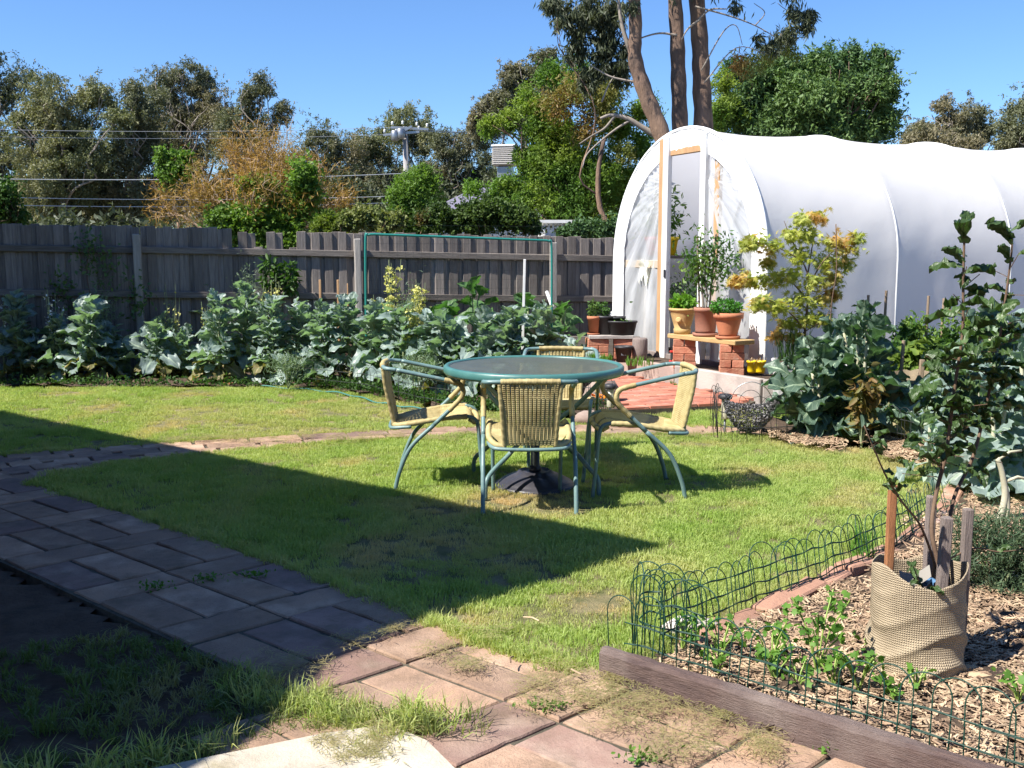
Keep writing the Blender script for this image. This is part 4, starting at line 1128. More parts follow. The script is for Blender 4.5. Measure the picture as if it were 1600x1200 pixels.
for x, y in [(614, 197), (630, 196), (652, 198), (668, 200), (602, 209), (620, 208), (655, 204)]:
    p = P(x, y, PY); inst('insulator', im, pole, (p.x - pb.x, -.2, p.z + .02))
b = MB(); b.lathe([(.13, 0), (.17, .04), (.17, .40), (.13, .44)], 12); tm = b.mesh('transformer', M_steel, True)
for x, y in [(619, 222), (628, 219)]:
    p = P(x, y, PY); inst('transformer', tm, pole, (p.x - pb.x, -.45, p.z))
for k, (y0, y1, yo, r, lab) in enumerate([(198, 199, -.2, .012, 'uppermost thin power line running left from the pole'), (209, 210, -.2, .012, 'second thin power line from the top'), (277, 271, -.1, .028, 'thick power line crossing the orange twigs, highest of the lower three'),
                                          (303, 306, -.1, .024, 'middle line of the lower three'), (316, 316, -.1, .024, 'lowest line just above the fence')]):
    q = P(636, y1, PY); a = P(-250, y0 - 3, 35)
    r = r * .6; pts = [a + (Vector((q.x, PY + yo, q.z)) - a) * t + Vector((0, 0, -.35 * 4 * t * (1 - t) * .6)) for t in [i / 16 for i in range(17)]]
    b = MB(); b.tube(pts, r, 5); tag(b.build('power_line', mat('cable', (.40, .42, .45), .4)), lab, 'power line', 'power lines strung from the pole')
for k, (x1, y1, lab) in enumerate([(1100, 235, 'power line running right from the pole into the feathery tree'), (1100, 222, 'upper power line running right from the pole')]):
    q = P(655, 202 + 3 * k, PY); a = P(x1, y1, 52); pts = [q + (a - q) * (i / 8) for i in range(9)]
    b = MB(); b.tube(pts, .012, 4); tag(b.build('power_line', MATS['cable']), lab, 'power line', 'power lines strung from the pole')

NY = 30
hb = P(800, 395, NY)
nh = emp('neighbour_house', (hb.x, hb.y, 0), R(4), "neighbour's low house with a grey roof mostly hidden behind the feathery tree", 'house')
b = MB(); b.box((.6, 2.2, 1.2), (6.2, 4.2, 2.5)); b.build('wall', M_white, nh)
b = MB(); hx, hy = 3.5, 2.5
b.add([(.6 - hx, 2.2 - hy, 2.45), (.6 + hx, 2.2 - hy, 2.45), (.6 + hx, 2.2 + hy, 2.45), (.6 - hx, 2.2 + hy, 2.45), (.6 - 1.6, 2.2, 3.45), (.6 + 1.6, 2.2, 3.45)], [(0, 1, 5, 4), (1, 2, 5), (2, 3, 4, 5), (3, 0, 4), (0, 3, 2, 1)])
b.build('roof', mat('slate_roof', (.20, .19, .24), .6, c2=(.16, .15, .19), ns=3), nh)
b = MB(); b.box((-.8, .1, 1.4), (.9, .05, .9)); w_ = b.build('window', M_glassd, nh)
ac = P(790, 263, 28.5)
a_ = emp('cooler_unit', (ac.x, ac.y, ac.z), R(-12), "boxy grey louvred evaporative cooler on the neighbour's roof", 'air cooler')
b = MB(); b.cbox((0, 0, .32), (.62, .6, .52), .02); b.build('casing', mat('cooler_beige', (.46, .42, .38), .6), a_)
b = MB(); b.cbox((0, 0, .60), (.68, .66, .05), .01); b.build('lid', M_white, a_)
b = MB(); b.cbox((0, 0, -.25), (.4, .4, .6), .02); b.build('duct', M_steel, a_)
b = MB(); b.box((0, 0, 0), (.6, .02, .022)); lm_ = b.mesh('louvre', mat('cooler_light', (.55, .52, .48), .6))
for i in range(9):
    inst('louvre', lm_, a_, (0, -.312, .10 + i * .052), (R(30), 0, 0)); inst('louvre', lm_, a_, (-.322, 0, .10 + i * .052), (R(30), 0, R(-90)), (.96, 1, 1))
sp_ = P(872, 349, 16.5)
sh = emp('white_shed', (sp_.x, sp_.y, 0), R(3), 'white corrugated shed roof corner glimpsed above the fence', 'shed')
b = MB(); b.box((0, .8, .85), (.5, 1.5, 1.75)); b.build('wall', M_white, sh)
b = MB(); b.box((0, .8, sp_.z + .03), (.62, 1.7, .05)); b.build('roof', M_white, sh)
b = MB(); b.cbox((0, 0, 0), (.03, .02, .3), .004); rbm = b.mesh('wall_rib', M_white)
for i in range(7): inst('wall_rib', rbm, sh, (-.22 + i * .073, .04, sp_.z - .16))

# ================================================================ TUNNEL GREENHOUSE
A2 = Vector((.906, .4226)); C2 = Vector((-.4226, .906)); N0 = Vector((2.47, 9.70)); TW = 2.83; RR = TW / 2; LEG = 1.08; BASE = .22
tun = emp('tunnel_greenhouse', (N0.x, N0.y, BASE), math.atan2(A2.y, A2.x), 'white plastic tunnel greenhouse with an arched clear end and a tall open doorway', 'greenhouse')
# local frame: x along the tunnel, y across to the far foot, z up
def sect(t, dr=0.0):
    """t 0..1 from near foot over the top to the far foot"""
    arcl = math.pi * RR; tot = 2 * LEG + arcl; d = t * tot
    if d < LEG: return (-dr, d)
    if d < LEG + arcl:
        a = (d - LEG) / RR
        return (RR - (RR + dr) * math.cos(a), LEG + (RR + dr) * math.sin(a) * 1.0)
    return (TW + dr, LEG - (d - LEG - arcl))
RIB = 1.69; NR = 6; TLEN = RIB * NR
def cover_fn(u, v):
    x = u * TLEN; ph = (x / RIB) % 1.0
    sag = -.05 * math.sin(math.pi * ph) ** .8 if 0 < ph < 1 else 0
    d_r = sag + .012 + .010 * pnoise(Vector((x * .8, v * 9, 2))) + .004 * pnoise(Vector((x * 3.5 + v * 10, v * 26 - x * 2, 5)))
    if v < .22 or v > .78: d_r += .012 * pnoise(Vector((x * 3.0, v * 3, 9)))
    y, z = sect(v, d_r)
    return (x, y, z)
def cover_mat():
    m = mat('cover_sheet', (.90, .88, .84), .5, c2=(.87, .85, .82), ns=1.5, spec=.35, bump=.15, bs=2.2, bdist=.04)
    t = m.node_tree; b_ = t.nodes['Principled BSDF']; tr = t.nodes.new('ShaderNodeBsdfTranslucent'); tr.inputs['Color'].default_value = (.80, .80, .84, 1)
    ms = t.nodes.new('ShaderNodeMixShader'); ms.inputs[0].default_value = .38
    t.links.new(b_.outputs[0], ms.inputs[1]); t.links.new(tr.outputs[0], ms.inputs[2]); t.links.new(ms.outputs[0], t.nodes['Material Output'].inputs['Surface'])
    return m
M_cover = cover_mat()
M_hem = mat('cover_hem', (.85, .85, .85), .5, c2=(.78, .78, .78), ns=5, bump=.3, bs=9, spec=.3, bdist=.02)
b = MB(); b.grid(cover_fn, 132, 72); b.build('cover', M_cover, tun, smooth=True)
# hem folded over the front arch
def hem_fn(u, v):
    dr = .02 - .235 * u
    y, z = sect(v, dr)
    if v * (2 * LEG + math.pi * RR) < LEG: y = -dr
    elif (1 - v) * (2 * LEG + math.pi * RR) < LEG: y = TW + dr
    return (-.020 - .012 * math.sin(u * 3.1) + .008 * pnoise(Vector((v * 60, u * 3, 1))), y, z)
b = MB(); b.grid(hem_fn, 5, 120); b.build('arch_hem', M_hem, tun, smooth=True)
b = MB(); b.tube([(-.012, sect(i / 60, .012)[0], sect(i / 60, .012)[1]) for i in range(61)], .022, 8); b.build('front_hoop', M_hem, tun, smooth=True)
for k in range(1, NR + 1):
    b = MB(); b.tube([(k * RIB, sect(i / 60, .004)[0], sect(i / 60, .004)[1]) for i in range(61)], .016, 6); b.build('hoop', M_white, tun, smooth=True)
# floor of the tunnel
b = MB(); b.box((TLEN / 2, TW / 2, -.02), (TLEN, TW, .03)); b.build('floor', mat('tunnel_floor', (.30, .25, .20), .9, c2=(.22, .18, .14), ns=3), tun)
# end wall: door posts and studs.  across positions: from near foot y=0 to far foot y=TW
def across(px, py=480):
    # y local where the sight line at px meets the end wall
    best = None
    for k in range(0, 284):
        w_ = k * .01; p = N0 + C2 * w_
        x_ = 800 + F0 * p.x / (p.y * math.cos(PITCH) + CAMH * 0 )
        if best is None or abs(x_ - px) < best[0]: best = (abs(x_ - px), w_)
    return best[1]
yd1 = across(1048); yd2 = across(1098)
def arch_h(y):
    return LEG + math.sqrt(max(0, RR ** 2 - (y - RR) ** 2)) if 0 < y < TW else 0
def stud(nm, y, w_, d_, mt, x=.03, z1=None):
    h = (z1 if z1 else arch_h(y) - .02)
    b_ = MB(); b_.cbox((0, 0, h / 2), (d_, w_, h), .004, jit=.002); return b_.build(nm, mt, tun, loc=(x, y, 0))
stud('door_post', yd1 + .15, .085, .06, M_timber, -.02)
stud('door_frame', yd1 + .055, .10, .06, M_white, -.03)
stud('door_frame', yd2 - .04, .09, .06, M_white, -.03)
stud('stud', yd2 - .20, .08, .05, M_timber)
stud('stud', across(1003), .07, .05, mat('pale_timber', (.45, .38, .30), .8), .08, 1.05)
b = MB(); b.cbox((0, 0, 0), (.05, yd1 - yd2 + .1, .07), .004); b.build('door_head', M_timber, tun, loc=(.0, (yd1 + yd2) / 2, arch_h((yd1 + yd2) / 2) - .22))
b = MB(); b.cbox((0, 0, 0), (.05, TW - yd1 - .25, .09), .004); b.build('cross_rail', MATS['pale_timber'], tun, loc=(.03, (TW + yd1) / 2 + .05, 1.05))
b = MB(); b.cbox((0, 0, 0), (.012, .03, .09), .003); b.build('door_latch', M_black, tun, loc=(-.068, yd1 + .02, .95))
b = MB(); b.cbox((0, 0, 0), (.06, TW - .1, .07), .004); b.build('sill_board', M_stakeg, tun, loc=(-.01, TW / 2, .015))

def clear_mat():
    m = bpy.data.materials.new('clear_plastic'); m.use_nodes = True
    t = m.node_tree; N = t.nodes; L = t.links; b_ = N['Principled BSDF']
    b_.inputs['Base Color'].default_value = (.82, .84, .86, 1); b_.inputs['Roughness'].default_value = .25
    tp = N.new('ShaderNodeBsdfTransparent'); tp.inputs['Color'].default_value = (.93, .95, .96, 1)
    tl = N.new('ShaderNodeBsdfTranslucent'); tl.inputs['Color'].default_value = (.8, .82, .85, 1)
    m1 = N.new('ShaderNodeMixShader'); m1.inputs[0].default_value = .4; L.new(b_.outputs[0], m1.inputs[1]); L.new(tl.outputs[0], m1.inputs[2])
    uv = N.new('ShaderNodeUVMap'); uv.uv_map = 'UVMap'
    nz = N.new('ShaderNodeTexNoise'); nz.inputs['Scale'].default_value = 1; nz.inputs['Detail'].default_value = 4
    mp = N.new('ShaderNodeMapping'); mp.inputs['Scale'].default_value = (30, 1.2, 1); L.new(uv.outputs[0], mp.inputs['Vector']); L.new(mp.outputs[0], nz.inputs['Vector'])
    mr = N.new('ShaderNodeMapRange'); mr.inputs[1].default_value = .40; mr.inputs[2].default_value = .72; mr.inputs[3].default_value = .45; mr.inputs[4].default_value = .93
    L.new(nz.outputs['Fac'], mr.inputs[0])
    m2 = N.new('ShaderNodeMixShader'); L.new(mr.outputs[0], m2.inputs[0]); L.new(tp.outputs[0], m2.inputs[1]); L.new(m1.outputs[0], m2.inputs[2])
    bp_ = N.new('ShaderNodeBump'); bp_.inputs['Strength'].default_value = .5; bp_.inputs['Distance'].default_value = .02; L.new(nz.outputs['Fac'], bp_.inputs['Height']); L.new(bp_.outputs[0], b_.inputs['Normal'])
    L.new(m2.outputs[0], N['Material Output'].inputs['Surface'])
    return m
M_clear = clear_mat()
def end_sheet(y0, y1, pull):
    """clear sheet between y0 and y1 under the arch; folds radiate from the pull point"""
    nu, nv = 40, 50; b_ = MB(); uvs = []
    for i in range(nu + 1):
        y = y0 + (y1 - y0) * i / nu; top = arch_h(y) - .05
        for j in range(nv + 1):
            z = top * j / nv; dy, dz = y - pull[0], z - pull[1]; r = math.hypot(dy, dz); a = math.atan2(dz, dy)
            x = .006 + .022 * math.exp(-r * .8) * math.sin(a * 34 + 2 * math.sin(a * 9)) + .012 * pnoise(Vector((y * 3, z * 1.2, 4)))
            b_.v.append((x, y, z)); uvs.append((a / 6.2832 * 1.6, r))
    for i in range(nu):
        for j in range(nv):
            b_.f.append((i * (nv + 1) + j, (i + 1) * (nv + 1) + j, (i + 1) * (nv + 1) + j + 1, i * (nv + 1) + j + 1))
    me = b_.mesh('end_sheet', M_clear, True)
    ul = me.uv_layers.new(name='UVMap')
    li = np.zeros(len(me.loops), np.int32); me.loops.foreach_get('vertex_index', li)
    ul.data.foreach_set('uv', np.array(uvs, np.float32)[li].ravel())
    inst('end_sheet', me, tun)
end_sheet(yd1 + .12, TW - .04, (yd1 + .16, 1.95))
end_sheet(.05, yd2 - .08, (yd2 - .06, 1.95))
# bunched cloth tied on the rail
b = MB(); b.grid(lambda u, v: (-.02 - .02 * math.sin(v * 3.1 + u * 6), across(1008) + (v - .5) * (.26 - .12 * u) , 1.08 - .20 * u * (1 + .3 * math.sin(v * 14)) - .03 * math.sin(v * 9)), 10, 18)
b.build('plastic_bunch', mat('bunched_plastic', (.85, .85, .83), .4, trans=.3), tun, smooth=True)
# shelf inside
b = MB(); b.cbox((0, 0, 0), (1.9, .34, .04), .004); b.build('shelf', mat('dark_shelf', (.10, .09, .09), .8), tun, loc=(1.15, 2.52, 1.13))
b = MB(); b.cbox((0, 0, 0), (.05, .05, 1.1), .004); sm = b.mesh('shelf_leg', M_stakeg)
for x, y in ((.3, 2.4), (2.0, 2.4), (.3, 2.62), (2.0, 2.62)): inst('shelf_leg', sm, tun, (x, y, .55))
b = MB(); b.cbox((0, 0, 0), (.6, .75, .5), .02); o = b.build('storage_box', M_conc2, tun, loc=(.75, 2.35, .28))

def pot_mesh(prof, mt, n=24, nm='pot_body'):
    b_ = MB(); b_.lathe(prof, n, cap1=False); return b_.mesh(nm, mt, True)
def tl(x, y, z=0): # tunnel local -> world
    p = N0 + A2 * x + C2 * y; return Vector((p.x, p.y, BASE + z))
for k, (x, y, mt, lab) in enumerate([(.30, 2.45, M_red, 'red pot on the shelf inside the greenhouse'), (.52, 2.47, M_yel, 'yellow pot on the shelf inside the greenhouse')]):
    p = tl(x, y, 1.15); r_ = emp('shelf_pot', tuple(p), 0, lab, 'plant pot', 'pots on the greenhouse shelf')
    inst('pot_body', pot_mesh([(.08, 0), (.11, .18), (.12, .18), (.12, .22), (.10, .22), (.09, .19)], mt), r_)
    pts = RN.normal(size=(260, 3)) * np.array([.10, .10, .16]) + np.array([0, 0, .45])
    inst('foliage', leaf_mesh('foliage', pts, .09, .3, F_tomato, droop=.6, seed=k), r_)
    b = MB(); b.tube([(0, 0, .15), (.02, 0, .5), (0, .02, .9)], .006, 5); b.build('stem', M_stem, r_)
p = tl(.75, 2.35, .55); pts = RN.normal(size=(900, 3)) * np.array([.22, .3, .10]) + np.array(p) + np.array((0, 0, .12))
tag(inst('seedling_tray', leaf_mesh('seedling_tray', pts, .06, .4, F_dense, droop=0, seed=3)), 'low leafy seedlings on the pale box inside the greenhouse', 'seedlings')

# ================================================================ TABLE, STAND AND CHAIRS
TC = Vector((.13, 5.93))
tb = emp('garden_table', (TC.x, TC.y, 0), R(8), 'round glass-topped garden table with a teal rim, ringed by four wicker chairs', 'table')
b = MB(); RT = .535
b.lathe([(RT - .03, .695), (RT - .004, .685), (RT + .005, .70), (RT + .005, .728), (RT - .006, .738), (RT - .022, .738), (RT - .03, .729), (RT - .03, .695)], 72, cap0=False, cap1=False)
b.build('rim', M_teald, tb, smooth=True)
def tabletop_glass():
    m = bpy.data.materials.new('pebbled_glass'); m.use_nodes = True
    t = m.node_tree; N = t.nodes; L = t.links; b_ = N['Principled BSDF']
    b_.inputs['Base Color'].default_value = (.085, .10, .09, 1); b_.inputs['Roughness'].default_value = .28; b_.inputs['Specular IOR Level'].default_value = .6
    tp = N.new('ShaderNodeBsdfTransparent'); tp.inputs['Color'].default_value = (.62, .68, .62, 1)
    ms = N.new('ShaderNodeMixShader'); ms.inputs[0].default_value = .62
    tc = N.new('ShaderNodeTexCoord'); vo = N.new('ShaderNodeTexVoronoi'); vo.inputs['Scale'].default_value = 55
    L.new(tc.outputs['Object'], vo.inputs['Vector'])
    bp_ = N.new('ShaderNodeBump'); bp_.inputs['Strength'].default_value = .5; bp_.inputs['Distance'].default_value = .004
    L.new(vo.outputs['Distance'], bp_.inputs['Height']); L.new(bp_.outputs[0], b_.inputs['Normal'])
    nz = N.new('ShaderNodeTexNoise'); nz.inputs['Scale'].default_value = 9; L.new(tc.outputs['Object'], nz.inputs['Vector'])
    mx = N.new('ShaderNodeMix'); mx.data_type = 'RGBA'; mx.inputs[6].default_value = (.10, .115, .10, 1); mx.inputs[7].default_value = (.19, .20, .17, 1)
    L.new(nz.outputs['Fac'], mx.inputs[0]); L.new(mx.outputs[2], b_.inputs['Base Color'])
    L.new(tp.outputs[0], ms.inputs[1]); L.new(b_.outputs[0], ms.inputs[2]); L.new(ms.outputs[0], N['Material Output'].inputs['Surface'])
    return m
b = MB(); b.lathe([(RT - .031, .722), (RT - .031, .728)], 72); b.build('glass_top', tabletop_glass(), tb)
for k in range(4):
    a = R(45 + 90 * k); d = Vector((math.cos(a), math.sin(a), 0)); sd = Vector((-d.y, d.x, 0)) * .03
    pts = catmull([d * .50 + Vector((0, 0, .70)), d * .30 + sd + Vector((0, 0, .52)), d * .12 + sd + Vector((0, 0, .36)), d * .26 + sd + Vector((0, 0, .25)), d * .40 + Vector((0, 0, .155)), d * .46 + Vector((0, 0, .10)), d * .47 + Vector((0, 0, .0))], 6)
    b = MB(); b.tube(pts, .0135, 10); b.build('leg', M_teal, tb, smooth=True)
b = MB(); b.tube([(.155 * math.cos(i / 24 * 6.283), .155 * math.sin(i / 24 * 6.283), .385) for i in range(24)], .009, 8, closed=True); b.build('leg_ring', M_teal, tb, smooth=True)

us = emp('umbrella_stand', (TC.x + .01, TC.y - .02, 0), 0, 'black domed umbrella stand with a short upright tube under the table', 'umbrella stand')
b = MB()
def umb(i, k):
    a = 2 * math.pi * k / 48; u = i / 14
    if i <= 1: r = .245; z = [0, .018][i]
    else:
        r = .235 * (1 - (i - 2) / 12) ** .8; r = max(r, .035); z = .018 + .075 * (1 - (r / .235) ** 2) ** .8
    g = .010 * (max(0, math.sin(a * 4)) ** 6) * math.sin(min(1, (i / 13)) * math.pi)
    return (r * math.cos(a), r * math.sin(a), z - g + (.014 if .08 < r < .10 else 0))
for i in range(15):
    for k in range(48): b.v.append(umb(i, k))
for i in range(14):
    for k in range(48): b.f.append((i * 48 + k, i * 48 + (k + 1) % 48, (i + 1) * 48 + (k + 1) % 48, (i + 1) * 48 + k))
b.build('base', M_umb, us, smooth=True)
b = MB(); b.lathe([(.036, .08), (.036, .12), (.027, .125), (.027, .40), (.024, .40), (.024, .2)], 20, cap1=False); b.build('tube', M_umb, us, smooth=True)

def wrap(pts, r, pitch=.0075):
    """reed wound round a bent tube: ridged sleeve"""
    cm = catmull(pts, 14); L_ = [0]
    for i in range(1, len(cm)): L_.append(L_[-1] + (cm[i] - cm[i - 1]).length)
    n = max(8, int(L_[-1] / (pitch / 3))); out = []; j = 0
    for i in range(n + 1):
        s_ = L_[-1] * i / n
        while j < len(L_) - 2 and L_[j + 1] < s_: j += 1
        f = (s_ - L_[j]) / max(1e-9, L_[j + 1] - L_[j]); out.append(cm[j].lerp(cm[j + 1], min(1, f)))
    rr = [r + .0016 * (1, -.6, .4)[i % 3] + .0008 * math.sin(i * .37) for i in range(len(out))]
    b_ = MB(); b_.tube(out, rr, 9); return b_

def make_chair():
    ch = emp('wicker_chair', (0, 0, 0), 0, 'chair', 'chair', 'wicker garden chairs around the table')
    TR = .0125
    prof = [(0, 0), (.03, .12), (.10, .27), (.235, .40), (.36, .52), (.405, .58), (.392, .635), (.32, .66), (.16, .695), (.02, .725)]
    for sx in (-1, 1):
        xs = [.25, .25, .25, .25, .25, .25, .25, .25, .25, .245]
        pts = catmull([(sx * x, y, z) for x, (y, z) in zip(xs, prof)], 6)
        lo = pts[:19]; hi = pts[18:]
        b_ = MB(); b_.tube(lo, TR, 10); lg = b_.build('leg', M_teal, ch, smooth=True)
        b_ = MB(); b_.tube([(sx * .25, 0, 0), (sx * .25, .001, .016)], TR + .0015, 10); b_.build('foot_cap', M_black, lg, smooth=True)
        b_ = MB(); b_.tube(hi, TR, 10); b_.build('arm', M_teal, ch, smooth=True)
        wrap([pts[k] for k in range(22, 44)][::3], TR + .0025).build('arm_wrap', M_wick, ch, smooth=True)
        fl_ = catmull([(sx * .195, .53, 0), (sx * .198, .51, .2), (sx * .20, .495, .37), (sx * .203, .475, .425), (sx * .21, .42, .445)], 5)
        b_ = MB(); b_.tube(fl_, .0115, 10); b_.build('leg', M_teal, ch, smooth=True)
        # seat side rail and back upright, both bound with reed
        wrap([(sx * .215, .43, .442), (sx * .22, .30, .435), (sx * .215, .12, .405), (sx * .18, .02, .388), (sx * .13, -.005, .385)], .0155).build('seat_side', M_wick, ch, smooth=True)
        wrap([(sx * .135, -.005, .385), (sx * .142, -.028, .50), (sx * .152, -.052, .62), (sx * .16, -.062, .722)], .0125).build('back_upright', M_wick, ch, smooth=True)
    top = catmull([(-.245, .02, .725), (-.235, -.03, .73), (-.20, -.055, .733), (-.10, -.07, .736), (0, -.074, .737), (.10, -.07, .736), (.20, -.055, .733), (.235, -.03, .73), (.245, .02, .725)], 6)
    b_ = MB(); b_.tube(top, TR, 10); b_.build('top_rail', M_teal, ch, smooth=True)
    wrap([p for p in top if abs(p.x) < .165][::2], TR + .0028).build('top_wrap', M_wick, ch, smooth=True)
    b_ = MB(); b_.tube(catmull([(-.222, .10, .385), (-.20, .01, .376), (-.15, -.025, .372), (0, -.035, .37), (.15, -.025, .372), (.20, .01, .376), (.222, .10, .385)], 6), .0105, 8); b_.build('seat_frame', M_teal, ch, smooth=True)
    # backrest: bundles of reed bound over and under
    nb = 13; b_ = MB()
    for i in range(nb):
        u = (i + .5) / nb * 2 - 1
        for_n = 64; ring = []
        for j in range(for_n + 1):
            v = j / for_n; hw = .128 + (.152 - .128) * v; x = u * hw
            y = -.007 - .066 * v - .012 * (1 - u * u) * math.sin(v * math.pi) * 1.2; z = .388 + .345 * v
            y += .0009 * (1, -1)[j % 2]
            ring.append((x, y, z, hw / nb * (.90 + .02 * math.sin(v * 9 + i * 2.2))))
        base = len(b_.v)
        for (x, y, z, w_) in ring:
            for a, dy in ((-1, 0), (-.6, -.007), (.6, -.007), (1, 0), (.6, .006), (-.6, .006)):
                b_.v.append((x + a * w_, y + dy, z))
        for j in range(for_n):
            for k in range(6):
                b_.f.append((base + j * 6 + k, base + j * 6 + (k + 1) % 6, base + (j + 1) * 6 + (k + 1) % 6, base + (j + 1) * 6 + k))
    b_.build('backrest', M_wick, ch, smooth=False)
    # seat
    def seat(u, v):
        y = .0 + .47 * u; hw = (.15 + .07 * min(1, u * 2.6)) * (1 - .06 * max(0, u - .8) / .2)
        x = (v * 2 - 1) * hw
        z = .392 + .052 * math.sin(min(1, u * 1.15) * math.pi / 2) - .018 * (1 - (v * 2 - 1) ** 2) * math.sin(u * math.pi)
        if u > .88: z -= .055 * ((u - .88) / .12) ** 2
        z += .0028 * math.cos(u * 200) * (1 if int(v * 30) % 2 else -1)
        return (x, y, z)
    b_ = MB(); b_.grid(seat, 126, 30); b_.build('seat', M_wick, ch, smooth=False)
    wrap([(-.205, .445, .425), (-.19, .475, .405), (-.1, .49, .40), (0, .492, .398), (.1, .49, .40), (.19, .475, .405), (.205, .445, .425)], .0145).build('seat_front', M_wick, ch, smooth=True)
    return ch
ch0 = make_chair()
# centre of the rear feet, heading, label
chairs = [((-.705, 5.99), R(-90 + 3), 'wicker chair on the left of the table, seen side-on with its back to the left'),
          ((.975, 5.80), R(90 + 4), 'wicker chair on the right of the table, its arms sloping up towards the greenhouse'),
          ((.095, 5.19), R(0 + 1), 'wicker chair nearest the camera, showing its woven back in front of the table'),
          ((.34, 6.88), R(180 - 4), 'wicker chair behind the table, mostly hidden by the tabletop and the nearest chair')]
for k, ((x, y), rz, lab) in enumerate(chairs):
    c = ch0 if k == 0 else copy_tree(ch0)
    c.location = (x, y, 0); c.rotation_euler = (0, 0, rz); c['label'] = lab

# ================================================================ BENCHES AND POTS ON THE TERRACE
bm_ = MB(); bm_.cbox((0, 0, 0), (.23, .11, .072), .005, jit=.002); rb = bm_.mesh('brick', M_rbrick)
def pier(loc, rz, n, lab, z0=TZ, two=True):
    e = emp('brick_pier', (loc[0], loc[1], z0 - .03), rz, lab, 'brick pier', 'loose brick piers under the pot benches')
    for k in range(n):
        for s_ in ((-1, 1) if two else (0,)):
            if k % 2 == 0: o = inst('brick', rb, e, (rnd.uniform(-.004, .004), s_ * .058, .036 + k * .075), (0, 0, rnd.uniform(-.03, .03)))
            else: o = inst('brick', rb, e, (s_ * .058, rnd.uniform(-.004, .004), .036 + k * .075), (0, 0, R(90) + rnd.uniform(-.03, .03)))
    return z0 - .03 + n * .075
pA = G(1071, 571, TZ); pB = G(1146, 582, TZ)
zt = pier((pA.x, pA.y + .1), R(-8), 4, 'reddish brick pier under the left end of the plank bench by the doorway')
pier((pB.x, pB.y + .1), R(-10), 4, 'brick pier under the right end of the plank bench, mortar-stained on top')
bd = Vector((pB.x - pA.x, pB.y - pA.y)); ba = math.atan2(bd.y, bd.x)
b = MB(); b.cbox((0, 0, 0), (bd.length + .30, .26, .045), .005)
o = b.build('bench_plank', M_plank, loc=((pA.x + pB.x) / 2 + .02, (pA.y + pB.y) / 2 + .1, zt + .023), rot=(0, 0, ba)); tag(o, 'thick yellow timber plank laid across two brick piers', 'plank')
BZ = zt + .046
def on_bench(px, yy):  # a point on the plank under a given sight column
    t = 0
    best = None
    for k in range(-30, 130):
        f = k / 100; x = pA.x + bd.x * f; y = pA.y + .1 + bd.y * f
        e_ = abs(800 + F0 * x / (y * math.cos(PITCH)) - px)
        if best is None or e_ < best[0]: best = (e_, x, y)
    return Vector((best[1], best[2] + yy, BZ))
def leaf_blob(name, parent, c, r, n, L_, wr, mt, shape='oval', seed=1, droop=.2, up=1):
    rs = np.random.RandomState(seed); d = rs.normal(size=(n, 3)); d /= np.linalg.norm(d, axis=1)[:, None]; d *= rs.uniform(.3, 1, (n, 1)) ** .5
    return inst(name, leaf_mesh(name, d * np.array(r) + np.array(c), L_, wr, mt, droop=droop, seed=seed, up=up, shape=shape, outward=d * .8), parent)
# yellow urn with basil
p = on_bench(1069, 0)
e = emp('urn_pot', tuple(p), 0, 'yellow clay urn with a rolled rim holding light green basil', 'plant pot')
inst('pot_body', pot_mesh([(.085, 0), (.088, .03), (.092, .05), (.082, .06), (.10, .12), (.122, .20), (.128, .235), (.143, .245), (.146, .262), (.132, .268), (.118, .255), (.11, .23)], M_urn, 28), e)
b = MB(); b.lathe([(.02, 0), (.03, .004), (.03, .012), (.02, .02)], 12); b.build('rosette', M_urn, e, loc=(-.055, -.093, .15), rot=(R(80), 0, R(-30)))
b = MB(); b.lathe([(0.001, .235), (.115, .235)], 20, cap0=False, cap1=True); b.build('soil', M_soil, e)
leaf_blob('basil', e, (0, 0, .32), (.12, .11, .075), 330, .05, .75, F_basil, seed=2)
# tall terracotta pot with staked plant
p = on_bench(1106, .02)
e = emp('tall_pot', tuple(p), 0, 'tall straight brown-terracotta pot holding a staked leggy plant', 'plant pot')
inst('pot_body', pot_mesh([(.098, .03), (.102, .06), (.112, .25), (.122, .255), (.122, .29), (.108, .29), (.102, .26)], M_terrad, 28), e)
inst('saucer', pot_mesh([(.10, 0), (.125, .005), (.13, .035), (.118, .035), (.11, .012)], M_terrad, 28, 'saucer'), e)
b = MB(); b.lathe([(0.001, .262), (.10, .262)], 20, cap0=False, cap1=True); b.build('soil', M_soil, e)
b = MB(); b.tube(catmull([(-.02, 0, .25), (-.045, 0, .45), (-.05, .01, .70), (-.03, .02, .95)], 4), .012, 7); b.tube(catmull([(-.01, 0, .25), (.01, 0, .40), (-.02, 0, .6), (.01, .0, .85)], 4), .009, 7); b.tube(catmull([(.0, -.01, .35), (.05, 0, .5), (.10, .02, .7), (.16, .0, .8)], 4), .006, 6); b.tube([(-.05, .01, .55), (-.12, 0, .7), (-.16, 0, .75)], .005, 5)
b.build('stems', M_barkp, e, smooth=True)
for k, (x, h, x1) in enumerate([(.035, 1.02, .085), (-.06, 1.0, -.10)]):
    b = MB(); b.tube([(x, .02, .22), (x1, .02, h)], .010, 7); b.build('stake', M_stake, e)
pts = np.concatenate([RN.normal(size=(170, 3)) * np.array([.07, .06, .12]) + np.array(c) for c in [(-.08, 0, .72), (.12, 0, .70), (.0, 0, .60), (.17, 0, .82), (-.15, 0, .72), (0, 0, .82)]])
inst('foliage', leaf_mesh('foliage', pts, .055, .4, F_tomato, droop=.5, seed=4), e)
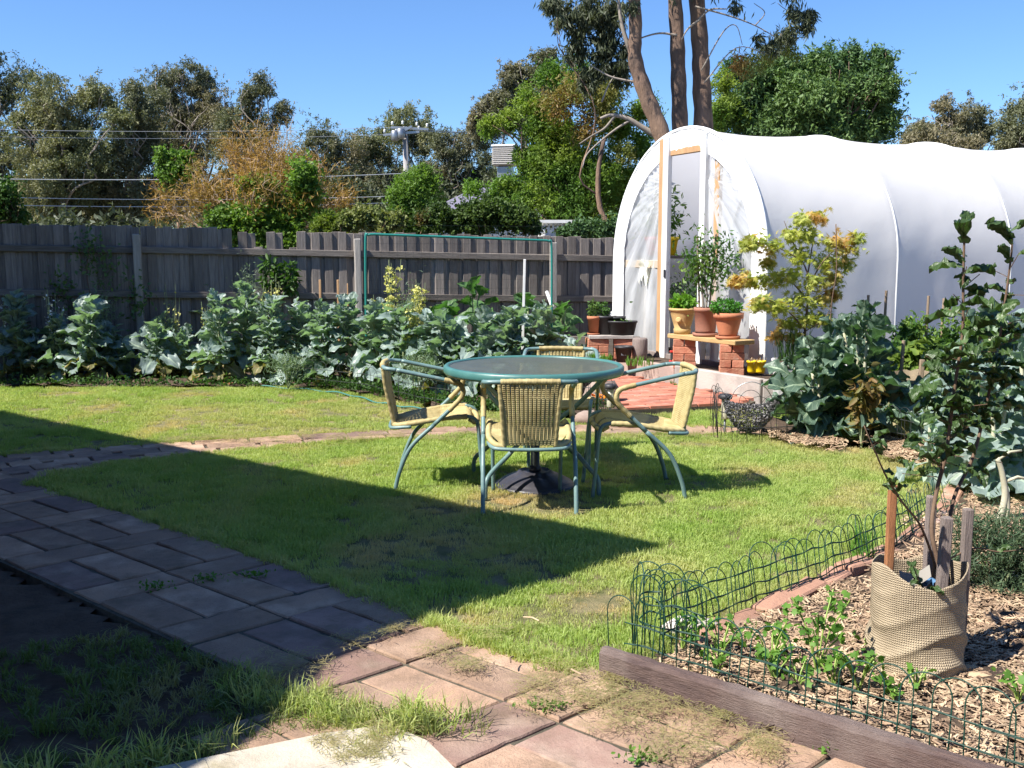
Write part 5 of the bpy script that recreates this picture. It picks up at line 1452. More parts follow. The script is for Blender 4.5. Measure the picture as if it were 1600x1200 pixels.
# parsley pot
p = on_bench(1141, -.01)
e = emp('parsley_pot', tuple(p), 0, 'wide-rimmed orange terracotta pot overflowing with curly parsley', 'plant pot')
inst('pot_body', pot_mesh([(.085, .02), (.092, .05), (.125, .19), (.128, .20), (.145, .20), (.148, .255), (.132, .255), (.125, .22)], M_terra, 28), e)
inst('saucer', pot_mesh([(.10, 0), (.118, .005), (.122, .03), (.11, .03), (.10, .01)], M_terra, 28, 'saucer'), e)
b = MB(); b.lathe([(0.001, .225), (.125, .225)], 20, cap0=False, cap1=True); b.build('soil', M_soil, e)
leaf_blob('parsley', e, (-.03, -.02, .31), (.16, .12, .075), 900, .026, .8, F_parsley, seed=3, shape='lobed')

# left bench
pC = G(938, 557, TZ); pD = G(972, 557, TZ)
pier((pC.x - .03, pC.y + .12), R(4), 3, 'left brick pier of the low pot stand beside the squash bed')
pier((pD.x + .03, pD.y + .12), R(-4), 3, 'right brick pier of the low pot stand beside the squash bed')
zb2 = TZ - .03 + 3 * .075
b = MB(); b.cbox((0, 0, 0), (.50, .26, .04), .005)
o = b.build('stand_slab', M_conc, loc=((pC.x + pD.x) / 2, pC.y + .12, zb2 + .02)); tag(o, 'thin grey slab on two brick piers carrying an orange pot and black pots', 'slab')
SZ = zb2 + .04
def black_pot(x, y, z, s_, lab, fol=None):
    e_ = emp('black_pot', (x, y, z), 0, lab, 'plant pot')
    inst('pot_body', pot_mesh([(.075 * s_, 0), (.10 * s_, .16 * s_), (.108 * s_, .16 * s_), (.108 * s_, .185 * s_), (.096 * s_, .185 * s_), (.09 * s_, .15 * s_)], M_black, 24), e_)
    b_ = MB(); b_.lathe([(0.001, .155 * s_), (.092 * s_, .155 * s_)], 18, cap0=False, cap1=True); b_.build('soil', M_soil, e_)
    return e_
mx_ = (pC.x + pD.x) / 2; my_ = pC.y + .12
e = emp('small_orange_pot', (mx_ - .19, my_, SZ), 0, 'slim orange terracotta pot with a small bushy seedling on the left of the stand', 'plant pot')
inst('pot_body', pot_mesh([(.05, 0), (.068, .17), (.075, .17), (.077, .21), (.066, .21), (.06, .18)], M_terra, 22), e)
inst('saucer', pot_mesh([(.06, 0), (.072, .004), (.076, .02), (.068, .02)], M_terra, 22, 'saucer'), e)
b = MB(); b.lathe([(0.001, .185), (.062, .185)], 18, cap0=False, cap1=True); b.build('soil', M_soil, e)
leaf_blob('foliage', e, (-.01, 0, .29), (.06, .05, .10), 170, .035, .5, F_tomato, seed=6)
e = black_pot(mx_ - .06, my_ + .05, SZ, 1.15, 'taller black plastic pot with a green seedling behind the wide black pot')
leaf_blob('foliage', e, (-.02, 0, .28), (.07, .05, .08), 170, .04, .5, F_tomato, seed=7)
e = black_pot(mx_ + .06, my_ + .07, SZ, 1.1, 'black plastic pot with a round white plant label standing in it')
b = MB(); b.lathe([(.001, 0), (.035, 0), (.035, .004), (.001, .004)], 16); b.build('plant_label', M_white, e, loc=(-.03, -.06, .235), rot=(R(80), 0, 0))
b = MB(); b.box((-.03, -.055, .20), (.008, .003, .08)); b.build('label_stick', M_white, e)
e = emp('wide_black_pot', (mx_ + .13, my_ - .04, SZ), 0, 'wide oval black tub planted with low seedlings at the right of the stand', 'plant pot')
b = MB()
for (r, z) in [(.11, 0), (.135, .14), (.142, .14), (.142, .16), (.13, .16), (.125, .13)]:
    for k in range(28): a = k / 28 * 6.283; b.v.append((r * 1.2 * math.cos(a), r * .8 * math.sin(a), z))
for i in range(5):
    for k in range(28): b.f.append((i * 28 + k, i * 28 + (k + 1) % 28, (i + 1) * 28 + (k + 1) % 28, (i + 1) * 28 + k))
b.f.append(tuple(range(28))[::-1]); b.build('pot_body', M_black, e, smooth=True)
leaf_blob('seedlings', e, (0, 0, .15), (.12, .08, .02), 60, .03, .5, F_seedl, seed=8)
pp_ = G(973, 560, TZ)
e = black_pot(pp_.x, pp_.y - .08, TZ - .03, .95, 'small black pot with a silver label on the ground below the stand')
b = MB(); b.box((-.01, -.092, .09), (.05, .004, .045)); b.build('label', M_steel, e, rot=(R(-8), 0, 0))
pp_ = G(1002, 563, TZ)
b = MB(); b.lathe([(.075, 0), (.085, .10), (.083, .24), (.075, .26), (.001, .262)], 18, wob=.03); o = b.build('log_round', M_stakeg, loc=(pp_.x, pp_.y + .15, TZ - .03), smooth=True)
tag(o, 'short upright grey-brown log standing against the clear plastic wall', 'log')
# red lantern, yellow container, trough planter
pp_ = G(1051, 563, TZ)
e = emp('garden_lantern', (pp_.x, pp_.y, TZ - .02), 0, 'small dark red lantern on the doorsill of the greenhouse', 'lantern')
b = MB(); b.cbox((0, 0, .01), (.07, .07, .02), .004); b.cbox((0, 0, .115), (.06, .06, .02), .004); b.build('body', M_red, e)
b = MB(); b.cbox((0, 0, .06), (.045, .045, .08), .004); b.build('glass', M_glassd, e)
b = MB(); b.tube([(-.02, 0, .125), (-.015, 0, .15), (.015, 0, .15), (.02, 0, .125)], .003, 5); b.build('handle', M_black, e)
pp_ = G(1182, 583, TZ)
e = emp('yellow_planter', (pp_.x + .0, pp_.y + .02, TZ), R(-8), 'bright yellow plastic double pot standing on the wall beside the grey trough', 'plant pot')
for k in (-1, 1):
    o = inst('cup', pot_mesh([(.035, 0), (.042, .02), (.045, .10), (.052, .10), (.052, .12), (.044, .12), (.04, .1)], M_yel, 14, 'cup'), e, (k * .042, 0, 0))
b = MB(); b.cbox((0, .0, .06), (.03, .05, .11), .004); b.build('web', M_yel, e)
pts = RN.normal(size=(60, 3)) * np.array([.045, .03, .008]) + np.array([0, 0, .125])
inst('dry_stems', leaf_mesh('dry_stems', pts, .03, .3, M_mulch, seed=5), e)
tw = wC + Vector((.02, -.02))
e = emp('trough_planter', (2.62, 8.86, 0), R(-12), 'grey cement trough planter with a white rim, home of the young maple', 'planter')
b = MB(); b.cbox((.05, .0, .20), (.62, .50, .42), .03); b.build('trough', M_conc2, e)
b = MB(); b.cbox((.05, 0, .422), (.66, .54, .03), .012); b.build('rim', mat('pale_rim', (.50, .49, .47), .8, c2=(.38, .37, .35), ns=6), e)
b = MB(); b.cbox((.05, 0, .43), (.56, .44, .03), .01); b.build('soil', M_soil, e)
b = MB(); b.cbox((0, 0, 0), (.25, .2, .5), .01); o = b.build('concrete_block', M_conc, loc=(2.36, 8.95, .03), rot=(0, 0, R(-10)))
bpy.data.objects.remove(o)
# chives
def blades(name, c, n, r, h, w_, mt, label=None, cat=None, parent=None, lean=.35):
    b_ = MB()
    for i in range(n):
        a = rnd.uniform(0, 6.28); q = r * math.sqrt(rnd.random()); x, y = c[0] + q * math.cos(a), c[1] + q * math.sin(a); t = rnd.uniform(0, 6.28); l = h * rnd.uniform(.1, lean); hh = h * rnd.uniform(.6, 1.2)
        u_ = rnd.uniform(0, 6.28); wx, wy = math.cos(u_) * w_ / 2, math.sin(u_) * w_ / 2; k = len(b_.v)
        b_.v += [(x - wx, y - wy, c[2]), (x + wx, y + wy, c[2]), (x + math.cos(t) * l * .4 + wx, y + math.sin(t) * l * .4 + wy, c[2] + hh * .6), (x + math.cos(t) * l * .4 - wx, y + math.sin(t) * l * .4 - wy, c[2] + hh * .6), (x + math.cos(t) * l, y + math.sin(t) * l, c[2] + hh * .95)]
        b_.f += [(k, k + 1, k + 2, k + 3), (k + 3, k + 2, k + 4)]
    o_ = b_.build(name, mt, parent); tag(o_, label, cat); return o_
blades('chives', (2.50, 8.86, .43), 90, .15, .34, .008, F_weed, 'clump of upright chives growing in the grey trough', 'chives')
for k, (px, py, w_, lab) in enumerate([(1000, 566, .16, 'grass tuft at the foot of the low pot stand'), (945, 562, .08, 'small grass tuft in front of the brick piers'), (1060, 604, .08, 'round green weed on the red patio against the wall'), (925, 560, .05, 'small green weed at the left end of the terrace wall')]):
    g = G(px, py, TZ if py < 590 else .04)
    blades('grass_clump', (g.x, g.y, g.z - .03), 80, w_, .10, .008, F_seedl, lab, 'weed')

# ================================================================ JAPANESE MAPLE
mb_ = P(1258, 545, 9.0)
mp_ = emp('japanese_maple', (2.64, 8.90, .43), 0, 'young Japanese maple with yellow-green leaves tinged orange, growing in the grey trough', 'tree')
off_ = Vector((2.64, 8.90, .43))
b = MB()
def MP(x, y, d=0): return P(x, y, 8.9 + d) - off_
for pl, r in [([(1258, 548, 0), (1258, 515, 0), (1262, 470, 0), (1262, 430, 0), (1250, 400, .05)], .014), ([(1258, 515, 0), (1235, 490, -.1), (1205, 470, -.15), (1180, 465, -.2)], .008), ([(1262, 470, 0), (1235, 440, .1), (1200, 430, .15)], .008), ([(1262, 450, 0), (1285, 410, -.1), (1310, 385, -.15)], .008),
              ([(1262, 430, 0), (1270, 380, .1), (1278, 345, .1)], .007), ([(1250, 400, .05), (1235, 370, 0), (1225, 345, 0)], .007), ([(1250, 405, 0), (1210, 385, -.1), (1170, 380, -.15)], .006), ([(1262, 470, 0), (1295, 455, .15), (1320, 430, .2)], .007), ([(1258, 500, 0), (1235, 495, .15), (1215, 510, .2)], .006), ([(1255, 520, 0), (1290, 495, -.1), (1300, 470, -.1)], .006)]:
    pp = catmull([MP(*q) for q in pl], 5); b.tube(pp, [r * (1 - .65 * i / (len(pp) - 1)) for i in range(len(pp))], 6)
b.build('branches', M_twig, mp_, smooth=True)
cl = []
for (x, y, r, d) in [(1250, 345, 13, 0), (1278, 340, 12, .1), (1235, 368, 15, 0), (1262, 370, 12, 0), (1180, 378, 14, -.1), (1205, 388, 14, -.1), (1168, 383, 8, -.1), (1300, 378, 14, -.1), (1325, 385, 14, -.1), (1335, 372, 9, -.1), (1320, 410, 14, 0), (1290, 408, 14, 0), (1250, 400, 14, 0), (1160, 436, 12, .1), (1185, 440, 14, .1),
                      (1210, 436, 14, .1), (1235, 430, 13, 0), (1270, 440, 16, 0), (1300, 436, 14, .1), (1190, 470, 13, -.1), (1215, 478, 13, -.1), (1245, 470, 14, 0), (1280, 470, 16, 0), (1300, 462, 10, .1), (1230, 505, 13, .1), (1260, 500, 12, 0), (1285, 500, 12, 0), (1185, 478, 10, -.1), (1150, 440, 8, .1), (1215, 525, 8, .1), (1240, 527, 8, 0), (1200, 410, 8, 0)]:
    c = MP(x, y, d); k = r * 8.9 / F0; cl.append((tuple(c), k, k * 1.3, k * .75))
pts = np.concatenate([np.array(c[0]) + RN.normal(size=(110, 3)) * np.array([c[1], c[2], c[3]]) * .62 for c in cl])
inst('leaves', leaf_mesh('leaves', pts, .052, .95, F_maple, droop=.6, seed=4, up=2.2, shape='maple'), mp_)
# small bare cane with red bud beside it
b = MB(); b.tube(catmull([P(1296, 520, 8.6), P(1300, 470, 8.6), P(1307, 420, 8.6), P(1306, 350, 8.6)], 4), .005, 5); b.build('cane', M_twig, None, smooth=True)
tag(bpy.data.objects['cane'], 'thin dark upright cane just right of the maple trunk', 'cane')

# ================================================================ BROAD-LEAVED VEGETABLES
def leafobj(seed, L_, W_, mt, pet=.35, wav=.05, droop=.35, lobes=5, kind='brassica'):
    rs = random.Random(seed); nu, nv = 13, 8; b_ = MB(); uvs = []
    ph = rs.uniform(0, 6)
    for i in range(nu + 1):
        u = i / nu
        if u < pet: w_ = .012 + .010 * u / pet
        else:
            q = (u - pet) / (1 - pet)
            if kind == 'squash': w_ = W_ * (math.sin(math.pi * min(1, q * .93 + .07)) ** .55) * (1 + .22 * math.sin(q * 17 + ph))
            else: w_ = W_ * (math.sin(math.pi * (q * .95 + .03)) ** .62) * (.70 + .35 * q) * (1 + .13 * math.sin(q * 21 + ph))
        for j in range(nv + 1):
            v = j / nv * 2 - 1; s_ = 1 if u >= pet else .25
            x = L_ * u; y = v * w_ * (1 + .07 * math.sin(u * 31 + v * 2 + ph))
            z = L_ * (.28 * u - droop * 1.2 * max(0, u - .25) ** 2) + abs(v) ** 1.6 * w_ * .28 * s_
            if u >= pet: z += wav * abs(v) ** 2 * math.sin(u * 23 + (0 if v > 0 else 2) + ph) * W_ * 3 + .010 * math.sin(u * 14 + v * 6 + ph)
            b_.v.append((x, y, z)); uvs.append(((u - pet) / (1 - pet), .5 + v / 2 * (1 if u >= pet else .08)))
    for i in range(nu):
        for j in range(nv): b_.f.append((i * (nv + 1) + j, (i + 1) * (nv + 1) + j, (i + 1) * (nv + 1) + j + 1, i * (nv + 1) + j + 1))
    me = b_.mesh('leaf', mt, True); ul = me.uv_layers.new(name='UVMap')
    li = np.zeros(len(me.loops), np.int32); me.loops.foreach_get('vertex_index', li); ul.data.foreach_set('uv', np.array(uvs, np.float32)[li].ravel())
    return me
BR = [leafobj(i, (.24, .27, .22, .28)[i % 4], (.088, .078, .092, .083)[(i * 3) % 4], L_brass, pet=(.26, .36)[i % 2], wav=.05 + .012 * (i % 4), droop=.15 + .13 * ((i * 5) % 7)) for i in range(14)]
BRW = [leafobj(50 + i, .26, .075, L_oldleaf, pet=.3, wav=.09, droop=.7) for i in range(2)]
KA = [leafobj(100 + i, .32, .095, L_kale, pet=.32, wav=.09, droop=.25 + .12 * (i % 4)) for i in range(8)]
SQ = [leafobj(200 + i, .40, .15, L_squash, pet=.38, wav=.05, droop=.45 + .1 * (i % 3), kind='squash') for i in range(6)]
def veg(name, x, y, h, n, sc, meshes, label, cat, group=None, z0=.03, elo=-.25, ehi=1.0, lean=(0, 0), old=None, stemm=M_stem, spread=.03, top=True, rs_=None, stems=1, rstem=.014):
    rs = random.Random(int(x * 1000) + int(y * 77) + int(h * 50))
    e_ = emp(name, (x, y, z0), rs.uniform(0, 6.28), label, cat, group)
    for q in range(stems):
        a0 = q * 2.4; lx, ly = (math.cos(a0) * spread * 3 * (q > 0), math.sin(a0) * spread * 3 * (q > 0))
        b_ = MB(); pts_ = catmull([(0, 0, -.05), (lx * .5, ly * .5, h * .35), (lx + rs.uniform(-.03, .03), ly + rs.uniform(-.03, .03), h * .75)], 4)
        b_.tube(pts_, [rstem * (1 - .5 * i / (len(pts_) - 1)) for i in range(len(pts_))], 6); b_.build('stem', stemm, e_, smooth=True)
        m_ = n // stems
        for i in range(m_):
            t = (i + .5) / m_; z = h * (.06 + .72 * t); a = i * 2.399 + rs.uniform(-.4, .4) + q
            el = elo + (ehi - elo) * t ** 1.3 + rs.uniform(-.25, .25)
            s_ = sc * (1.15 - .50 * t) * rs.choice((.5, .75, .9, 1.0, 1.1, 1.25)) * rs.uniform(.9, 1.1)
            me = rs.choice(meshes)
            if old and t < .16 and rs.random() < .5: me = rs.choice(old)
            pz = pts_[min(len(pts_) - 1, int(t * (len(pts_) - 1)))]
            inst('leaf', me, e_, (pz.x, pz.y, z), (rs.uniform(-.75, .75), -el + rs.uniform(-.3, .2), a), s_)
    return e_
def spike(x, y, h, n, label, mt=F_flower, z0=.03, group='yellow-flowering brassica stalks', w_=.09):
    e_ = emp('flower_stalk', (x, y, z0), 0, label, 'flower stalk', group); b_ = MB(); P_ = []
    for k in range(6):
        a = rnd.uniform(0, 6.28); r = rnd.uniform(.3, 1) * w_ * 1.3; top = Vector((math.cos(a) * r, math.sin(a) * r, h * rnd.uniform(.78, 1.0)))
        pl = catmull([(0, 0, h * .25), (top.x * .6, top.y * .6, h * .55), top], 5); b_.tube(pl, .0035, 4, cap=False)
        for q in range(n // 4):
            t = rnd.uniform(.45, 1) ; pt = pl[int(t * (len(pl) - 1))]
            P_.append((pt.x + rnd.gauss(0, .018), pt.y + rnd.gauss(0, .018), pt.z + rnd.gauss(0, .012)))
    b_.tube([(0, 0, -.03), (0, 0, h * .3)], .006, 5); b_.build('stem', M_stem, e_)
    inst('flowers', leaf_mesh('flowers', np.array(P_), .028, .9, mt, seed=int(x * 100) % 999, up=0, shape='oval'), e_)
    return e_
BG = 'blue-green brassica plants in the left vegetable bed'
def gp(px, py): g = G(px, py); return g.x, g.y
# (foot x, foot y in the photo, height m, leaves, size)
rows = [
 (22, 598, .85, 26, 1.1, 'large shaded brassica at the far left edge of the photo'),
 (85, 600, .55, 22, 1.1, 'dark brassica with a yellowing leaf low on its left side, second from the left edge'),
 (128, 601, .72, 26, 1.25, 'brassica whose big pale leaves catch the sun at the edge of the far lawn'),
 (232, 598, .50, 16, 1.1, 'low spreading brassica in deep shade right of the fence post'),
 (285, 596, .42, 18, .9, 'smallest shaded brassica before the sunlit row begins'),
 (335, 604, .85, 30, 1.05, 'first sunlit brassica of the row, with tall drooping pale leaves'),
 (375, 600, .95, 30, 1.0, 'tall brassica left of the two small citrus trees'),
 (420, 604, .80, 30, 1.0, 'brassica in front of the small citrus trees'),
 (462, 602, .72, 30, 1.0, 'brassica with a low lacy side shoot beside the wooden stakes'),
 (505, 606, .74, 30, 1.0, 'brassica in front of the pair of wooden stakes'),
 (548, 606, .78, 30, 1.05, 'brassica just left of the trellis frame upright'),
 (590, 610, .74, 32, 1.1, 'bushy brassica directly behind the left chair back'),
 (628, 615, .70, 28, 1.1, 'brassica under the tallest yellow flower stalk'),
 (668, 618, .66, 28, 1.1, 'brassica above the left arm of the left chair'),
 (705, 622, .62, 26, 1.15, 'brassica behind the left rim of the table'),
 (752, 622, .62, 28, 1.2, 'broad-leaved brassica behind the middle of the table'),
 (800, 620, .68, 30, 1.2, 'brassica beside the white stake'),
 (845, 616, .70, 30, 1.2, 'upright broad-leaved brassica at the right end of the row'),
]
for k, (px, py, h, n, s_, lab) in enumerate(rows):
    x, y = gp(px, py); veg('brassica_plant', x, y + .20, h * 1.26, int(n * 2.9), s_ * 1.02, BR, lab, 'vegetable plant', BG, old=BRW, ehi=1.1, stems=2)
rows2 = [(60, 585, .62, 'brassica squeezed between the two darkest plants at the far left'), (185, 590, .55, 'shaded brassica halfway between the sun-catching one and the fence post'), (265, 585, .6, 'shaded brassica just right of the fence post'), (100, 575, .85, 'back-row brassica under the dark creeper on the fence'), (30, 575, .95, 'hidden brassica behind the left edge one, against the dark fence'), (150, 572, .85, 'brassica standing in the dark against the fence left of the post'), (330, 578, 1.0, 'back-row brassica beneath the unshaded fence palings'), (480, 578, .80, 'back-row brassica around the wooden stakes'), (540, 580, .8, 'back-row brassica left of the pale fence post'), (600, 582, .85, 'back-row brassica inside the left trellis upright'), (650, 584, .8, 'back-row brassica below the second flower stalk'), (420, 577, .92, 'back-row brassica at the foot of the citrus trees')]
for k, (px, py, h, lab) in enumerate(rows2):
    x, y = gp(px, py); veg('brassica_plant', x, y - .15, h * 1.08, 60, 1.0, BR, lab, 'vegetable plant', BG, ehi=1.15, stems=2)
# fine feathery side shoots in the row
for k, (px, py, h, r, lab) in enumerate([(165, 590, .95, .13, 'feathery seeding shoots in the shade near the left edge'), (395, 590, 1.12, .14, 'grey-green feathery shoots rising left of the citrus trees'), (640, 600, .95, .14, 'grey feathery shoots right of the tallest flower stalk'), (450, 612, .35, .16, 'lacy carrot-like foliage at the lawn edge'), (655, 628, .42, .16, 'lacy pale foliage above the left chair arm')]):
    x, y = gp(px, py); pts = RN.normal(size=(900, 3)) * np.array([r * .6, r * .6, h * .17]) + np.array([0, 0, h * .72])
    e = emp('feathery_plant', (x, y, .02), 0, lab, 'plant'); inst('foliage', leaf_mesh('foliage', pts, .05, .14, leafm('feathery_leaf', (.20, .27, .17), (.13, .20, .11), ns=12), droop=-.6, seed=k), e)
    b = MB(); [b.tube([(0, 0, 0), (rnd.gauss(0, r * .5), rnd.gauss(0, r * .5), h * .95)], .004, 4) for _ in range(6)]; b.build('stems', M_stem, e)
for (px, py, h, n, lab) in [(612, 598, 1.42, 260, 'tallest yellow flower stalk, standing up inside the trellis frame'), (655, 604, 1.12, 320, 'yellow flower stalk low in front of the trellis'), (590, 600, 1.0, 90, 'small yellow flower stalk among leaves left of the tallest one'), (422, 592, 1.15, 120, 'yellow flower stalk beside the citrus trees'),
                            (320, 600, .86, 60, 'few yellow flowers at the left end of the sunlit row'), (262, 590, .78, 90, 'shaded yellow flower stalk near the fence post'), (268, 588, 1.02, 14, 'single tall thin flower stalk against the dark fence'), (642, 616, .95, 180, 'short yellow flower stalk just above the left chair')]:
    x, y = gp(px, py); spike(x, y + .2, h, n, lab)
x, y = gp(90, 596); e = spike(x, y, 1.0, 60, 'white-flowering thin stalk in the shade at the far left', M_white)
x, y = gp(22, 592); spike(x, y - .2, 1.05, 40, 'shaded white-flowering stalk second from the left edge', M_white)
pts = []
for i in range(9000):
    q = lerp_poly([(-7.5, 10.22), (-5.4, 10.34), (-2.0, 10.28), (-1.25, 9.66), (-.62, 8.9), (-.1, 8.66), (.4, 8.42)], rnd.random()); pts.append((q.x + rnd.gauss(.02, .05), q.y + abs(rnd.gauss(0, .10)) - .03, .03 + abs(rnd.gauss(0, .04))))
tag(inst('ground_weeds', leaf_mesh('ground_weeds', np.array(pts), .04, .5, F_weed, seed=31, up=.5)), 'low weeds and fallen leaves along the front of the left vegetable bed', 'weeds', kind='stuff')
# citrus
for (px, py, sx, h, lab) in [(424, 582, .12, 1.36, 'taller glossy citrus sapling against the fence'), (455, 582, .085, 1.28, 'smaller glossy citrus sapling beside the taller one')]:
    x, y = gp(px, py); e = emp('citrus_sapling', (x, y + .1, .02), 0, lab, 'tree', 'citrus saplings by the fence')
    b = MB(); b.tube(catmull([(0, 0, 0), (.01, 0, h * .4), (0, 0, h * .9)], 4), .010, 6); b.build('trunk', M_twig, e)
    leaf_blob('crown', e, (0, 0, h * .84), (sx, sx, .20), 150, .085, .42, F_citrus, seed=px)
# dark climber on the shaded palings
e = emp('fence_creeper', (-4.75, 11.30, .0), 0, 'sparse dark creeper clinging to the shaded palings', 'creeper')
pts = np.concatenate([RN.normal(size=(120, 3)) * np.array([.10, .02, .14]) + np.array(c) for c in [(0, 0, 1.45), (-.35, 0, .95), (.1, .03, 1.25), (.45, .08, .9)]])
inst('leaves', leaf_mesh('leaves', pts, .06, .5, F_dense, seed=8), e)
b = MB(); b.tube(catmull([(0, 0, 0), (.05, 0, .6), (-.05, 0, 1.1), (0, 0, 1.5)], 4), .006, 5); b.tube([(0, 0, .5), (-.35, 0, .95)], .004, 4); b.build('stem', M_twig, e)
# squash
SG = 'large-leaved squash plants in front of the fence'
for (px, Y, h, n, s_, lab) in [(700, 11.3, .55, 14, 1.0, 'squash plant beside the yellow flower stalks'), (745, 11.5, .85, 16, 1.05, 'tallest squash plant, its top leaf standing clear against the fence'), (790, 11.4, .62, 14, 1.0, 'squash plant just left of the white stake'), (835, 11.6, .68, 15, 1.0, 'squash plant at the right trellis upright'), (880, 12.0, .55, 15, .9, 'squash plant nearest the greenhouse'), (720, 11.0, .45, 12, .95, 'low squash plant behind the left half of the table')]:
    p = P(px, 395, Y); veg('squash_plant', p.x, p.y, h, n, s_, SQ, lab, 'vegetable plant', SG, z0=.22, elo=-.05, ehi=1.0, stems=2)
x, y = gp(925, 604)
# trellis frame, stakes
Yt = 11.0
a = P(572, 500, Yt); b0 = P(862, 500, Yt + .55)
tz0 = P(572, 366, Yt).z; tz1 = P(856, 377, Yt + .55).z
e = emp('trellis_frame', (a.x, a.y, 0), 0, 'green metal trellis frame with thin netting standing in front of the fence', 'trellis')
b = MB(); dx, dy = b0.x - a.x, b0.y - a.y
b.tube(catmull([(0, 0, -.1), (0, 0, .6), (.01, 0, tz0 - .08), (.04, .01, tz0 - .01), (.10, .02, tz0)], 5) + catmull([(dx - .10, dy - .02, tz1 + .01), (dx - .04, dy - .01, tz1 - .0), (dx - .005, dy, tz1 - .08), (dx, dy, .6), (dx, dy, -.1)], 5), .014, 8)
b.build('frame', M_gtube, e, smooth=True)
b = MB()
for k in range(1, 24): f = k / 24; b.tube([(dx * f, dy * f, .2), (dx * f, dy * f, tz0 + (tz1 - tz0) * f)], .0012, 3, cap=False)
for k in range(1, 16): z = .2 + k * .10; b.tube([(0, 0, z), (dx, dy, z)], .0012, 3, cap=False)
o = b.build('netting', M_wired, e); o['kind'] = 'stuff'
def stake(p, q_, r, mt, lab, cat='stake', group=None, sq=True):
    p = Vector(p); q_ = Vector(q_); d = (q_ - p); b_ = MB()
    if sq: b_.cbox((0, 0, d.length / 2), (r * 2, r * 2, d.length), .003, jit=.001)
    else: b_.tube([(0, 0, 0), (r * .2, 0, d.length * .5), (0, 0, d.length)], [r, r * .9, r * .85], 8)
    o_ = b_.build('garden_stake', mt, loc=tuple(p), rot=d.to_track_quat('Z', 'Y').to_euler()); tag(o_, lab, cat, group); return o_
SW = 'wooden stakes in the left bed'
for (px, y0, lab) in [(500, 437, 'wooden stake, leftmost of the three in the left bed'), (528, 437, 'wooden stake in the middle of the three in the left bed'), (543, 443, 'thin short stake right of the pair in the left bed')]:
    t_ = P(px, y0, 11.1); stake((t_.x, t_.y, 0), t_, .012 if px < 540 else .007, M_timber, lab, group=SW)
t_ = P(820, 405, 10.4); stake((t_.x - .03, t_.y, 0), t_, .013, M_white, 'white painted stake standing among the brassicas', sq=True)
t_ = P(854, 455, 12.0); stake(tuple(P(863, 480, 11.9)), t_, .016, M_white, 'short pale stick leaning at the right trellis upright')
# bits around the right end of the left bed: cabbage, bucket, lights, rocks, marigolds
x, y = gp(905, 600); veg('cabbage', x - .02, y + .5, .10, 14, 1.25, BR, 'pale blue-leaved cabbage spilling over beside the pot stand', 'vegetable plant', z0=.22, elo=.0, ehi=.9)
g = G(915, 635); e = emp('black_bucket', (g.x - .0, g.y, .03), 0, 'black plastic bucket half hidden behind the nearest chair', 'bucket')
inst('bucket_body', pot_mesh([(.10, 0), (.13, .20), (.14, .20), (.14, .22), (.125, .22), (.12, .18)], M_black, 24), e)
def rock(c, s_, lab, mt=M_rock, seed=1):
    b_ = MB(); 
    for i in range(9):
        for k in range(14):
            th = math.pi * i / 8; a = 6.283 * k / 14; d = Vector((math.sin(th) * math.cos(a), math.sin(th) * math.sin(a), math.cos(th)))
            q = 1 + .28 * pnoise(d * 1.5 + Vector((seed, seed * 2.1, 0))) + .1 * pnoise(d * 4 + Vector((seed, 0, 0)))
            b_.v.append((d.x * s_[0] * q, d.y * s_[1] * q, d.z * s_[2] * q))
    for i in range(8):
        for k in range(14): b_.f.append((i * 14 + k, (i + 1) * 14 + k, (i + 1) * 14 + (k + 1) % 14, i * 14 + (k + 1) % 14))
    o_ = b_.build('rock', mt, loc=c, smooth=True); return tag(o_, lab, 'rock', 'rocks edging the beds')
g = G(940, 640); rock((g.x, g.y + .1, .12), (.17, .12, .15), 'tall brown rock behind the orange marigolds', seed=2)
g = G(925, 662); rock((g.x, g.y, .04), (.17, .10, .07), 'low brown rock at the path edge below the marigolds', seed=3)
g = G(975, 668); rock((g.x, g.y, .02), (.12, .08, .045), 'flat rock right of the low brown one, by the right chair arm', seed=5)
g = G(1075, 1002); rock((g.x + .02, g.y + .03, .045), (.10, .055, .035), 'whitish stone at the inner corner of the mulched bed', M_rockw, seed=4)
g = G(940, 648); e = emp('marigold', (g.x - .02, g.y - .05, .03), 0, 'small orange marigolds at the foot of the brown rock', 'flowers')
inst('flowers', leaf_mesh('flowers', RN.uniform(-1, 1, (70, 3)) * np.array([.12, .05, .015]) + np.array([0, 0, .14]), .03, .9, F_marig, up=2, seed=3, shape='oval'), e)
leaf_blob('foliage', e, (0, 0, .07), (.14, .06, .06), 300, .03, .3, F_weed, seed=9)
g = G(1180, 690); 
def solar(px, py, lab, h=.33):
    g_ = G(px, py); e_ = emp('solar_light', (g_.x, g_.y, .0), 0, lab, 'garden light', 'solar garden lights')
    b_ = MB(); b_.lathe([(.004, -.05), (.009, .02), (.009, h * .35), (.004, h * .36)], 10); b_.build('spike', M_steel, e_, smooth=True)
    b_ = MB(); b_.lathe([(.026, h * .36), (.028, h * .38), (.031, h * .82)], 16); b_.build('lens', mat('frosted_lens', (.55, .52, .42), .25, trans=.3), e_, smooth=True)
    b_ = MB(); b_.lathe([(.031, h * .82), (.050, h * .84), (.054, h * .90), (.045, h * .95), (.03, h * .96)], 18); b_.build('cap', M_black, e_, smooth=True)
solar(953, 658, 'solar light beside the brown rock and the marigolds')
solar(1132, 678, 'solar light beside the wire hen')
